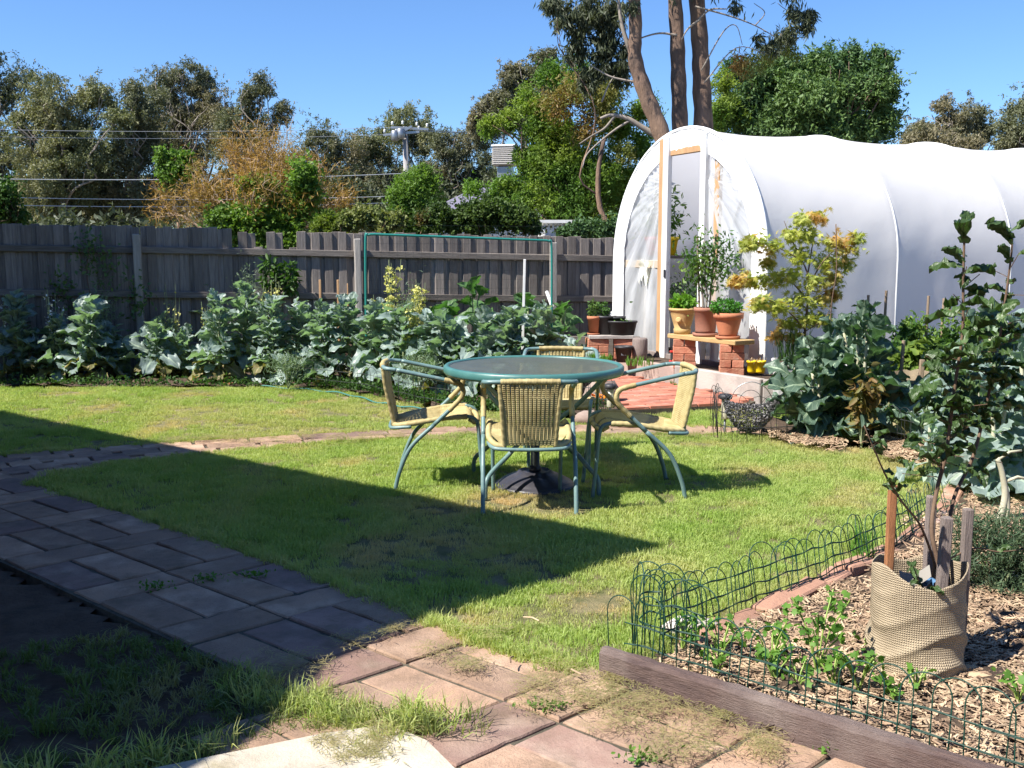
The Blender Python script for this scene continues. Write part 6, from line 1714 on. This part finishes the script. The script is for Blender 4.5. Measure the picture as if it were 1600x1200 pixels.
# wire hen full of pebbles
g = G(1172, 684); e = emp('wire_hen', (g.x, g.y, .03), R(-8), 'hen-shaped wire basket filled with dark pebbles at the end of the lawn', 'ornament')
def hen(u, v):
    # u along the body tail->head, v round
    a = v * 2 * math.pi; x = -.20 + .42 * u
    zc = .12 + .13 * (abs(u - .45) / .5) ** 2.2; hgt = .115 * math.sin(math.pi * min(1, max(.02, u * .96 + .02))) ** .55 * (1.0 - .25 * u); wd = .085 * math.sin(math.pi * (u * .94 + .03)) ** .6
    return (x, math.cos(a) * wd, max(.005, zc + math.sin(a) * hgt))
P_ = np.array([hen(rnd.uniform(.02, .98), rnd.random()) for _ in range(3600)])
inst('pebbles', leaf_mesh('pebbles', P_, .014, .9, mat('dark_pebble', (.10, .095, .10), .6, c2=(.25, .24, .24), ns=60), seed=5, shape='oval'), e)
b = MB()
for i in range(15):
    u = i / 14; b.tube([hen(u, k / 16) for k in range(16)], .0022, 4, closed=True)
for k in range(12): b.tube([hen(i / 20, k / 12) for i in range(21)], .0022, 4, cap=False)
b.build('wire_body', M_wired, e)
b = MB(); b.tube(catmull([(-.16, 0, .26), (-.1, 0, .36), (.0, 0, .40), (.10, 0, .36), (.16, 0, .27)], 4), .003, 5); b.tube([(.22, 0, .30), (.24, 0, .32), (.26, 0, .28)], .004, 5); b.build('handle', M_steel, e)

# ================================================================ ARCHED WIRE BORDERS
def hoop_mesh(h, w_, r, mt, n=12, lean=0):
    b_ = MB(); pts_ = [(-w_ / 2, 0, -.03), (-w_ / 2, 0, h * .45), (-w_ / 2, 0, h - w_ / 2)] + [(-w_ / 2 * math.cos(a), 0, h - w_ / 2 + w_ / 2 * math.sin(a)) for a in [math.pi * i / n for i in range(1, n)]] + [(w_ / 2, 0, h - w_ / 2), (w_ / 2, 0, h * .45), (w_ / 2, 0, -.03)]
    b_.tube(pts_, r, 5); return b_.mesh('hoop', mt, True)
def wire_border(curve, step, h, w_, r, mt, lab, levels, lean=0.0, group=None, wob=0.0):
    e_ = emp('wire_border', (curve[0][0], curve[0][1], 0), 0, lab, 'wire edging', group); o0 = Vector((curve[0][0], curve[0][1]))
    me = [hoop_mesh(h * f, w_, r, mt) for f in (1, .97, 1.04)]
    cm = catmull([Vector((c[0], c[1], 0)) for c in curve], 30); L_ = 0; nx_ = 0; path_ = []
    for i in range(1, len(cm)):
        d = cm[i] - cm[i - 1]; L_ += d.length
        if L_ >= nx_:
            nx_ += step; an = math.atan2(d.y, d.x); tilt = lean + rnd.uniform(-.05, .05)
            inst('hoop', rnd.choice(me), e_, (cm[i].x - o0.x + rnd.gauss(0, .004), cm[i].y - o0.y + rnd.gauss(0, .006), .02 + rnd.uniform(-.02, .006)), (tilt + rnd.gauss(0, .05), rnd.gauss(0, .05), an + rnd.gauss(0, .16)), (rnd.uniform(.9, 1.08), 1, rnd.uniform(.94, 1.05)))
            path_.append((cm[i], an, tilt))
    for z in levels:
        pl = []
        for k, (p_, an, tl_) in enumerate(path_):
            n_ = Vector((-math.sin(an), math.cos(an), 0)); q = p_ - Vector((o0.x, o0.y, 0)) - n_ * math.sin(tl_) * z
            pl.append(Vector((q.x, q.y, z + .02 + wob * pnoise(Vector((k * .7, z * 9, 0)))))) 
        b_ = MB(); b_.tube(catmull(pl, 3), r * 1.0, 4)
        b_.tube(catmull([p_ + Vector((.0, .0, .004 * math.sin(i * 1.3))) for i, p_ in enumerate(pl)], 3), r * .9, 4); b_.build('cross_wire', mt, e_, smooth=True)
    return e_
c1 = [G(1476, 812), G(1405, 868), G(1300, 918), G(1180, 962), G(1075, 1004), G(1035, 1022)]
wire_border([(p.x, p.y) for p in c1], .066, .235, .115, .0020, M_wire, 'tall dark green wire border running along the bricks between the lawn and the mulched bed', (.05, .10, .155), lean=.22, wob=.012)
c2 = [G(1035, 1022), G(1003, 1018), G(1000, 1034), G(1040, 1044), G(1100, 1058)]
wire_border([(p.x, p.y) for p in c2], .05, .31, .12, .0022, M_wire, 'tangled end of the green wire border, bent round at the corner of the mulched bed', (.12, .2), wob=.015)
q0 = p0 + sn * .07
wire_border([(q0.x + sdir.x * t, q0.y + sdir.y * t) for t in (.02, .3, .6, .9, 1.2, 1.6, 2.0)], .088, .26, .125, .0021, M_wire, 'lower arched wire border standing just behind the timber sleeper', (.09, .155), lean=-.05, wob=.01)
c3 = [G(1112, 668), G(1130, 690), G(1180, 693), G(1235, 692), G(1262, 690)]
wire_border([(p.x, p.y) for p in c3], .10, .36, .18, .0022, M_wired, 'thin wire border in front of the wire hen', (.1, .2))
c4 = [G(1300, 690), G(1385, 700), G(1440, 712)]
wire_border([(p.x, p.y) for p in c4], .09, .30, .15, .0022, M_wired, 'thin wire border in front of the far burlap surround', (.1, .2))
c5 = [G(905, 660), G(930, 664), G(965, 668)]
wire_border([(p.x, p.y) for p in c5], .08, .40, .13, .0022, M_wired, 'thin wire border around the marigolds and the brown rock', (.1, .2, .28))
c6 = [G(470, 608), G(560, 618), G(620, 632), G(680, 645), G(740, 652)]
wire_border([(p.x, p.y) for p in c6], .15, .30, .15, .002, M_wired, 'thin wire border along the front of the left brassica row', (.1, .2))
# hose on the far lawn
cm = catmull([G(400, 606) , G(480, 612), G(540, 619), G(590, 632), G(640, 640), G(700, 648)], 8)
b = MB(); b.tube([Vector((p.x, p.y, .022 + .008 * math.sin(i))) for i, p in enumerate(cm)], .008, 6); tag(b.build('garden_hose', mat('hose_green', (.05, .17, .15), .5), smooth=True), 'thin blue-green hose lying across the far lawn', 'hose')
b = MB(); g = G(357, 604); b.cbox((g.x, g.y, .03), (.10, .03, .03), .005); tag(b.build('clothes_peg', mat('peg_red', (.7, .25, .15), .6)), 'small reddish scrap lying at the edge of the far lawn', 'scrap')

# ================================================================ BURLAP SURROUNDS
def burlap():
    m = mat('burlap', (.52, .42, .29), .9, c2=(.38, .305, .21), ns=7, spec=.1)
    t = m.node_tree; N = t.nodes; L = t.links; b_ = N['Principled BSDF']
    uv = N.new('ShaderNodeUVMap'); uv.uv_map = 'UVMap'
    hs = []
    for d in ('X', 'Y'):
        w_ = N.new('ShaderNodeTexWave'); w_.bands_direction = d; w_.inputs['Scale'].default_value = 7; w_.inputs['Distortion'].default_value = 2.5; w_.inputs['Detail Scale'].default_value = 1.5
        L.new(uv.outputs[0], w_.inputs['Vector']); hs.append(w_.outputs['Fac'])
    mm = N.new('ShaderNodeMath'); mm.operation = 'MULTIPLY'; L.new(hs[0], mm.inputs[0]); L.new(hs[1], mm.inputs[1])
    bp_ = N.new('ShaderNodeBump'); bp_.inputs['Strength'].default_value = .9; bp_.inputs['Distance'].default_value = .004; L.new(mm.outputs[0], bp_.inputs['Height']); L.new(bp_.outputs[0], b_.inputs['Normal'])
    src = b_.inputs['Base Color'].links[0].from_socket
    mx = N.new('ShaderNodeMix'); mx.data_type = 'RGBA'; mx.blend_type = 'MULTIPLY'; mx.inputs[0].default_value = .55
    cr = N.new('ShaderNodeMapRange'); cr.inputs[3].default_value = .55; cr.inputs[4].default_value = 1.25; L.new(mm.outputs[0], cr.inputs[0])
    L.new(src, mx.inputs[6]); L.new(cr.outputs[0], mx.inputs[7]); L.new(mx.outputs[2], b_.inputs['Base Color'])
    return m
M_burlap = burlap()
def sack(rx, ry, h, seed, dip, closed_a=1.0, square=0.0, slump=.0, nm='sackcloth'):
    nu, nv = 96, 40; b_ = MB(); uvs = []
    for i in range(nu):
        a = 2 * math.pi * i / nu
        c_, s_ = math.cos(a), math.sin(a); pw = 2 / (2 + square * 2)
        ex = math.copysign(abs(c_) ** pw, c_); ey = math.copysign(abs(s_) ** pw, s_)
        top = h - dip * max(0, -s_) * (1 - abs(c_)) - .4 * dip * max(0, s_) * (1 - abs(c_) * .6) + .008 * math.sin(a * 5 + seed)
        for j in range(nv + 1):
            v = j / nv; z = top * v
            fold = .006 * pnoise(Vector((c_ * 1.5, s_ * 1.5, z * 9 + seed))) + slump * (1 - v) ** .9 * .030 * ((1 - abs(math.sin(z * 30 + 2.2 * math.sin(a * 1.5 + seed) + a * .7))) ** 2 - .3) + .010 * (1 - v) ** 4
            fold += .010 * math.sin(z * 48 + a * 2.2 + seed) * max(0, math.sin(a * 1.0 - 1.0)) * (1 - v)
            b_.v.append(((rx + fold) * ex, (ry + fold) * ey, z)); uvs.append((i / nu * 6.28 * rx * 6, z * 6))
    for i in range(nu):
        for j in range(nv): b_.f.append((i * (nv + 1) + j, ((i + 1) % nu) * (nv + 1) + j, ((i + 1) % nu) * (nv + 1) + j + 1, i * (nv + 1) + j + 1))
    me = b_.mesh(nm, M_burlap, True); ul = me.uv_layers.new(name='UVMap')
    li = np.zeros(len(me.loops), np.int32); me.loops.foreach_get('vertex_index', li); ul.data.foreach_set('uv', np.array(uvs, np.float32)[li].ravel())
    return me
sg = G(1455, 1066, .04); SX, SY = sg.x, sg.y + .135
e = emp('burlap_surround', (SX, SY, .03), 0, 'slumped burlap sack ring around the young apple tree in the mulch', 'burlap surround')
o = inst('sackcloth', sack(.150, .13, .365, 3, .065, slump=.5), e)
md = o.modifiers.new('thickness', 'SOLIDIFY'); md.thickness = .003
b = MB(); b.grid(lambda u, v: (.13 + .07 * u, -.02 - .09 * v - .02 * u, .015 + .05 * u * (1 - u) * math.sin(v * 3.1) + .01 * math.sin(v * 9)), 6, 8); b.build('loose_hem', mat('burlap_plain', (.42, .32, .2), .9), e, smooth=True)
for (px, y0, yy, dxx, r, mt, lab) in [(1395, 757, -.02, 0, .0125, M_staker, 'reddish square stake at the left of the burlap ring'), (1456, 775, .10, 0, .014, M_stakeg, 'grey stake at the back of the burlap ring'), (1480, 808, -.05, -.01, .0155, M_stakeg, 'thick grey stake in the middle of the burlap ring'), (1513, 795, .08, 0, .0145, M_stakeg, 'grey stake at the right of the burlap ring')]:
    t_ = P(px, y0, SY + yy); stake((t_.x + dxx, t_.y, .0), t_, r, mt, lab, group='stakes inside the burlap ring')
# far burlap surround
g = G(1420, 688); e = emp('burlap_surround', (g.x, g.y + .2, .03), R(10), 'upright pale burlap surround among the kale near the hen', 'burlap surround')
inst('sackcloth', sack(.17, .17, .47, 8, .05, square=1.5), e)
for (px, y0, yy, lab) in [(1412, 532, .12, 'crooked stick above the far burlap surround'), (1441, 562, .05, 'square grey stake at the right of the far burlap surround')]:
    t_ = P(px, y0, g.y + yy); stake((t_.x - .02, t_.y, 0), t_, .016, M_stake, lab, sq=(px > 1430), group='stakes at the far burlap surround')
for (px, y0, y1, Y, lab) in [(1357, 461, 505, 8.9, 'stake top behind the kale, leftmost of the row against the greenhouse'), (1385, 454, 495, 9.1, 'stake top right beside the leftmost one against the greenhouse'), (1451, 462, 530, 9.1, 'taller stake standing in the bright green bushes'), (1475, 466, 500, 9.4, 'faint stake right of the taller one in the bright green bushes')]:
    t_ = P(px, y0, Y); stake((t_.x, t_.y, 0), t_, .015, M_stake, lab, group='stakes against the greenhouse', sq=False)

# ================================================================ RIGHT BED PLANTS
KG = 'dark green kale plants in the right-hand bed'
for (px, py, h, n, s_, lab, st) in [(1285, 692, .62, 34, 1.05, 'kale plant with broad pale-veined leaves beside the wire hen', 2), (1345, 690, .98, 44, 1.05, 'tallest kale plant, standing in front of the maple', 3), (1262, 668, .58, 26, 1.0, 'kale leaning over the grey trough', 2), (1320, 672, .85, 34, 1.0, 'kale behind the tallest one, near the maple trunk', 2), (1380, 690, .62, 26, .95, 'kale close against the far burlap surround', 2)]:
    x, y = gp(px, py); veg('kale_plant', x, y + .12, h * 1.05, int(n * 1.45), s_ * 1.12, KA, lab, 'vegetable plant', KG, elo=-.45, ehi=1.0, stems=st, old=BRW, stemm=M_stemp, rstem=.02)
for (px, py, h, n, s_, lab, st) in [(1500, 730, .72, 34, .95, 'kale thicket behind the apple stems', 3), (1560, 790, .80, 36, 1.0, 'kale with a bare pale trunk at the right edge', 3), (1480, 700, .62, 30, .95, 'kale right behind the far burlap surround', 2), (1620, 780, .95, 36, 1.1, 'kale with huge pale leaves cut by the right edge', 3), (1550, 700, .95, 36, 1.05, 'kale standing against the greenhouse at the right', 3), (1600, 690, 1.0, 34, 1.1, 'kale at the far right behind the others', 2), (1460, 760, .40, 16, .8, 'low kale at the bend of the lawn', 1), (1545, 745, .55, 26, .9, 'short kale between the thicket and the pale trunk', 2)]:
    x, y = gp(px, py); veg('kale_plant', x, y + .1, h * 1.05, int(n * 1.4), s_ * 1.1, KA if px % 20 else BR, lab, 'vegetable plant', KG, elo=-.5, ehi=1.0, stems=st, stemm=M_stemp, rstem=.018)
b = MB(); tw0 = G(1565, 826)
b.tube(catmull([G(1556, 826), P(1570, 780, 4.95), P(1566, 740, 4.95), P(1558, 715, 4.95)], 5), [.020, .017, .015, .012], 8); b.tube(catmull([G(1572, 826), P(1574, 790, 4.95), P(1572, 760, 4.95)], 4), [.016, .012], 7); b.tube([P(1560, 718, 4.95), P(1578, 706, 4.95), P(1596, 704, 4.95)], .007, 6)
b.tube([P(1573, 752, 4.95), P(1590, 745, 4.95), P(1610, 750, 4.95)], .008, 6)
tag(b.build('bare_stalk', M_stemp, smooth=True), 'bare crooked pale vegetable trunk near the right edge', 'plant stem')
def bush(px, Y, z0, rx, rz, n, L_, wr, lf, lab, name='leafy_bush', cat='bush', grp=None, shape='diamond', ns=5, droop=.2):
    p_ = P(px, 395, Y); e_ = emp(name, (p_.x, p_.y, .02), 0, lab, cat, grp)
    cl_ = [((rnd.uniform(-.6, .6) * rx, rnd.uniform(-.5, .5) * rx, z0 + rz * rnd.uniform(.1, .95)), rx * .5, rx * .5, rz * .35) for _ in range(ns)]
    inst('foliage', leaf_mesh('foliage', clump_points(cl_, n, px, 9, .42), L_, wr, lf, droop=droop, seed=px, up=.6, shape=shape), e_)
    b_ = MB(); [b_.tube([(0, 0, 0), (c[0][0], c[0][1], c[0][2])], .006, 5) for c in cl_]; b_.build('stems', M_stem, e_)
TG = 'bright green tomato bushes along the greenhouse'
for (px, Y, z0, rx, rz, n, lab) in [(1395, 8.8, .12, .30, .72, 2600, 'bright green tomato bush right of the tallest kale'), (1440, 9.2, .15, .32, .68, 2600, 'bright green tomato bush around the taller stake'), (1335, 9.2, .35, .25, .48, 1500, 'tomato bush showing above the tallest kale'), (1490, 9.4, .2, .3, .62, 1800, 'tomato bush behind the apple stems'), (1545, 9.4, .2, .3, .5, 1600, 'tomato bush near the right edge under the greenhouse cover')]:
    bush(px, Y, z0, rx, rz, n, .06, .42, F_tomato, lab, 'tomato_bush', 'bush', TG)
bush(1440, 8.2, .2, .20, .35, 500, .11, .45, leafm('pepper_leaf', (.16, .22, .03), (.09, .16, .03), ns=8), 'yellowish broad-leaved plant above the far burlap surround', shape='oval')
bush(1360, 7.0, .0, .12, .42, 260, .07, .5, leafm('withered_foliage', (.20, .11, .04), (.14, .15, .04), ns=9), 'withered brown-leaved shoots in front of the kale', shape='oval', droop=.8)
bush(1590, 3.9, .0, .23, .33, 5200, .035, .13, F_lav, 'soft grey-green lavender bush at the right edge beside the burlap ring', 'lavender_bush', ns=8, droop=-.4)
bush(1625, 3.9, .0, .20, .34, 2600, .035, .13, F_lav, 'second lavender bush, cut off by the right edge', 'lavender_bush', ns=6, droop=-.4)

# apple sapling: stems up from the burlap ring
e = emp('apple_sapling', (SX, SY, .03), 0, 'young apple tree with two long bare-footed stems rising from the burlap ring', 'tree')
o3 = Vector((SX, SY, .03)); AY = SY + .0
def AP(x, y, d=0): return P(x, y, AY + d) - o3
AL = [leafobj(300 + i, .100, .025, L_apple, pet=.22, wav=.03, droop=.5) for i in range(5)]
stems = [([(1466, 960, .03), (1467, 890, .03), (1456, 830, .05), (1463, 770, .08), (1478, 710, .1), (1486, 650, .1), (1494, 590, .1), (1504, 520, .1), (1505, 450, .1), (1506, 400, .1), (1507, 365, .1)], .0085, [(360, 14), (400, 0), (0, 0)]),
         ([(1476, 950, 0), (1480, 860, .05), (1490, 780, .15), (1520, 715, .25), (1537, 650, .3), (1548, 600, .3), (1560, 540, .3), (1572, 460, .3), (1580, 400, .3), (1582, 365, .3)], .0075, None),
         ([(1467, 900, .03), (1440, 825, -.05), (1410, 785, -.1), (1385, 745, -.15), (1365, 700, -.2), (1350, 665, -.2)], .0045, None),
         ([(1470, 880, .05), (1520, 857, .1), (1560, 862, .1), (1600, 858, .1)], .0035, None),
         ([(1470, 1000, 0), (1450, 935, -.08), (1435, 905, -.1), (1425, 880, -.1)], .004, None)]
rs = random.Random(4)
for k, (pl, r, _) in enumerate(stems):
    pp = catmull([AP(*q) for q in pl], 5); b = MB(); b.tube(pp, [r * (1 - .6 * i / (len(pp) - 1)) for i in range(len(pp))], 7)
    b.build('stem', M_twig, e, smooth=True)
    m_ = len(pp)
    def px_y(v): 
        w_ = v + o3; return w_.z
    if k < 2:
        for i in range(int(m_ * .42), m_):
            t = i / m_; nl_ = 1
            if rs.random() < (.45 if t > .7 else .8 if t > .42 else .3):
                for _q in range(nl_):
                    inst('leaf', rs.choice(AL), e, tuple(pp[i] + Vector((0, 0, rs.uniform(-.01, .01)))), (rs.uniform(-.6, .6), -rs.uniform(-.3, .8), rs.uniform(0, 6.28)), rs.uniform(.85, 1.25))
        # short leafy side spurs in the middle
        for i in range(int(m_ * .34), int(m_ * .86)):
            a = rs.uniform(0, 6.28); q = pp[i]; sr_ = rs.uniform(.03, .13); tip = q + Vector((math.cos(a) * sr_, math.sin(a) * sr_, rs.uniform(-.02, .07)))
            b = MB(); b.tube([q, tip], .0015, 4); b.build('spur', M_twig, e)
            for _q in range(3 if i < m_ * .7 else 1): inst('leaf', rs.choice(AL), e, tuple(q.lerp(tip, rs.uniform(.4, 1))), (rs.uniform(-.6, .6), -rs.uniform(-.5, .7), rs.uniform(0, 6.28)), rs.uniform(.6, 1.0))
    else:
        for i in range(int(m_ * .4), m_, 2 if k == 3 else 1):
            if rs.random() < .55: inst('leaf', rs.choice(AL), e, tuple(pp[i]), (rs.uniform(-.6, .6), -rs.uniform(-.5, .7), rs.uniform(0, 6.28)), rs.uniform(.4, .75))
b = MB(); b.tube([(0.03, .03, .28), (.06, .06, .285), (.075, .05, .275)], .012, 6); b.build('tie', mat('blue_tie', (.10, .22, .40), .6), e)
b = MB(); b.grid(lambda u, v: (-.06 + .10 * u, .02 - .02 * v, .33 + .02 * u - .035 * v - .02 * math.sin(u * 3.1)), 8, 4); b.build('cloth_tie', mat('grey_cloth', (.30, .28, .25), .8), e, smooth=True)

# ================================================================ MULCH, SEEDLINGS AND LITTER
chips = []
for k in range(5):
    b = MB()
    for i in range(10):
        a = rnd.uniform(0, 6.28); l = rnd.uniform(.012, .034); w_ = rnd.uniform(.003, .006); x, y, z = rnd.gauss(0, .025), rnd.gauss(0, .025), rnd.uniform(.0, .014)
        m3 = Matrix.Rotation(a, 3, 'Z') @ Matrix.Rotation(rnd.uniform(-.35, .35), 3, 'Y') @ Matrix.Rotation(rnd.uniform(-.6, .6), 3, 'X')
        b.box((x, y, z), (l * 1.6, w_ * 1.6, .0022), m3, jit=.0008, taper=.8)
    chips.append(proto('mulch_chips', b.mesh('mulch_chips', M_mulch if k < 3 else M_mulchd)))
mulch_poly = [(.42, 3.1), (1.2, 2.45), (2.6, 1.7), (4.5, 3.0), (4.2, 6.0), (2.9, 6.3), (2.55, 5.4), (2.33, 5.05), (1.90, 4.55), (1.30, 3.93), (.72, 3.40)]
n = 26000; X = RN.uniform(.4, 4.3, n); Y = RN.uniform(1.8, 6.3, n); k = in_poly(X, Y, mulch_poly); X, Y = X[k], Y[k]
dk = G(1310, 900); d2 = np.exp(-((X - dk.x) ** 2 + (Y - dk.y) ** 2) / (2 * .26 ** 2)) * .85
dk = G(1240, 930); d2 = np.maximum(d2, np.exp(-((X - dk.x) ** 2 + (Y - dk.y) ** 2) / (2 * .15 ** 2)) * .6)
dk = G(1560, 930); d2 = np.maximum(d2, np.exp(-((X - dk.x) ** 2 + (Y - dk.y) ** 2) / (2 * .12 ** 2)) * .5)
keep = RN.uniform(size=len(X)) > d2; X, Y = X[keep], Y[keep]; n = len(X)
scatter('mulch', chips, np.stack([X, Y, np.full(n, .045)], 1), np.stack([RN.uniform(-.2, .2, n), RN.uniform(-.2, .2, n), RN.uniform(0, 6.28, n)], 1), RN.uniform(.3, .92, n), None, 'straw-coloured wood chip mulch covering the front bed', 'mulch')
n = 900; t = RN.uniform(size=n); 
X = []; Y = []
for (px, py, r, m_) in [(1440, 720, .12, 160), (1400, 700, .12, 120), (1230, 690, .06, 60), (1280, 700, .08, 80), (1540, 850, .15, 200)]:
    g = G(px, py); X += list(g.x + RN.normal(size=m_) * r); Y += list(g.y + RN.normal(size=m_) * r)
n = len(X); scatter('bed_litter', chips, np.stack([X, Y, np.full(n, .05)], 1), np.stack([RN.uniform(-.3, .3, n), RN.uniform(-.3, .3, n), RN.uniform(0, 6.28, n)], 1), RN.uniform(.7, 1.2, n), None, 'dry stalks and chips littering the edge of the right bed', 'litter')
CG = 'young celery plants in the mulch'
for k, (px, py, h, n, lab) in enumerate([(1065, 1035, .13, 90, 'young celery plant nearest the bent end of the wire border'), (1125, 1050, .16, 110, 'young celery plant second from the wire corner'), (1120, 1075, .10, 60, 'small celery plant close to the sleeper near the wire corner'), (1205, 1060, .17, 130, 'celery plant left of the biggest one'), (1210, 1085, .12, 80, 'celery plant with a pale yellow stalk by the sleeper'),
                                         (1275, 1070, .26, 240, 'biggest and tallest celery plant in the mulch'), (1300, 1095, .12, 90, 'low celery plant in front of the biggest one'), (1340, 1100, .14, 120, 'celery plant right of the biggest one'), (1360, 1050, .10, 40, 'celery seedling left of the burlap ring'), (1385, 1050, .10, 44, 'celery seedling right up against the burlap ring'),
                                         (1395, 1115, .06, 40, 'tiny seedling by the wire hoops below the burlap ring'), (1430, 1100, .08, 50, 'small seedling in the mulch below the burlap ring'), (1590, 1120, .10, 60, 'seedling at the right edge behind the wire hoops'), (1245, 1095, .09, 50, 'small celery plant between the sleeper and the tallest one')]):
    g = G(px, py); e = emp('celery_plant', (g.x, g.y, .04), 0, lab, 'seedling', CG)
    b = MB(); P_ = []
    for q in range(6):
        a = rnd.uniform(0, 6.28); l = h * rnd.uniform(.25, .6); tp = (math.cos(a) * l, math.sin(a) * l, h * rnd.uniform(.6, 1)); b.tube([(0, 0, 0), (tp[0] * .4, tp[1] * .4, tp[2] * .6), tp], .0028, 5)
        for w_ in range(max(3, n // 16)): P_.append((tp[0] * rnd.uniform(.6, 1) + rnd.gauss(0, .016), tp[1] * rnd.uniform(.6, 1) + rnd.gauss(0, .016), tp[2] * rnd.uniform(.75, 1) + rnd.gauss(0, .010)))
    b.build('stalks', mat('celery_stalk', (.30, .42, .10), .5, trans=.2), e)
    inst('leaves', leaf_mesh('leaves', np.array(P_), .028, .95, F_seedl, up=1.5, seed=k, shape='lobed'), e)
for k, (px, py, h, lab) in enumerate([(1345, 870, .14, 'grass weed sprouting from the dark soil by the wire border'), (1560, 905, .10, 'thin grass weed right of the burlap ring'), (1350, 885, .08, 'low weed at the clod of dark soil')]):
    g = G(px, py); blades('soil_weed', (g.x, g.y, .03), 40, .05, h, .006, F_seedl, lab, 'weed', lean=.8)
# dead twiggy runner over the pavers and small litter
for k, (px, py, l, a, lab) in enumerate([(800, 1050, .05, 1.4, 'short brown twig lying on the pavers'), (830, 985, .07, -.6, 'pale dry straw lying on the lawn edge'), (900, 1070, .05, 2.2, 'pale straw on the pavers near the sleeper')]):
    g = G(px, py); b = MB(); b.tube([(-l / 2, 0, 0), (0, .006, .004), (l / 2, 0, 0)], .0028, 5); o = b.build('twig', M_twig if k == 0 else M_mulch, loc=(g.x, g.y, .045), rot=(0, 0, a)); tag(o, lab, 'twig')
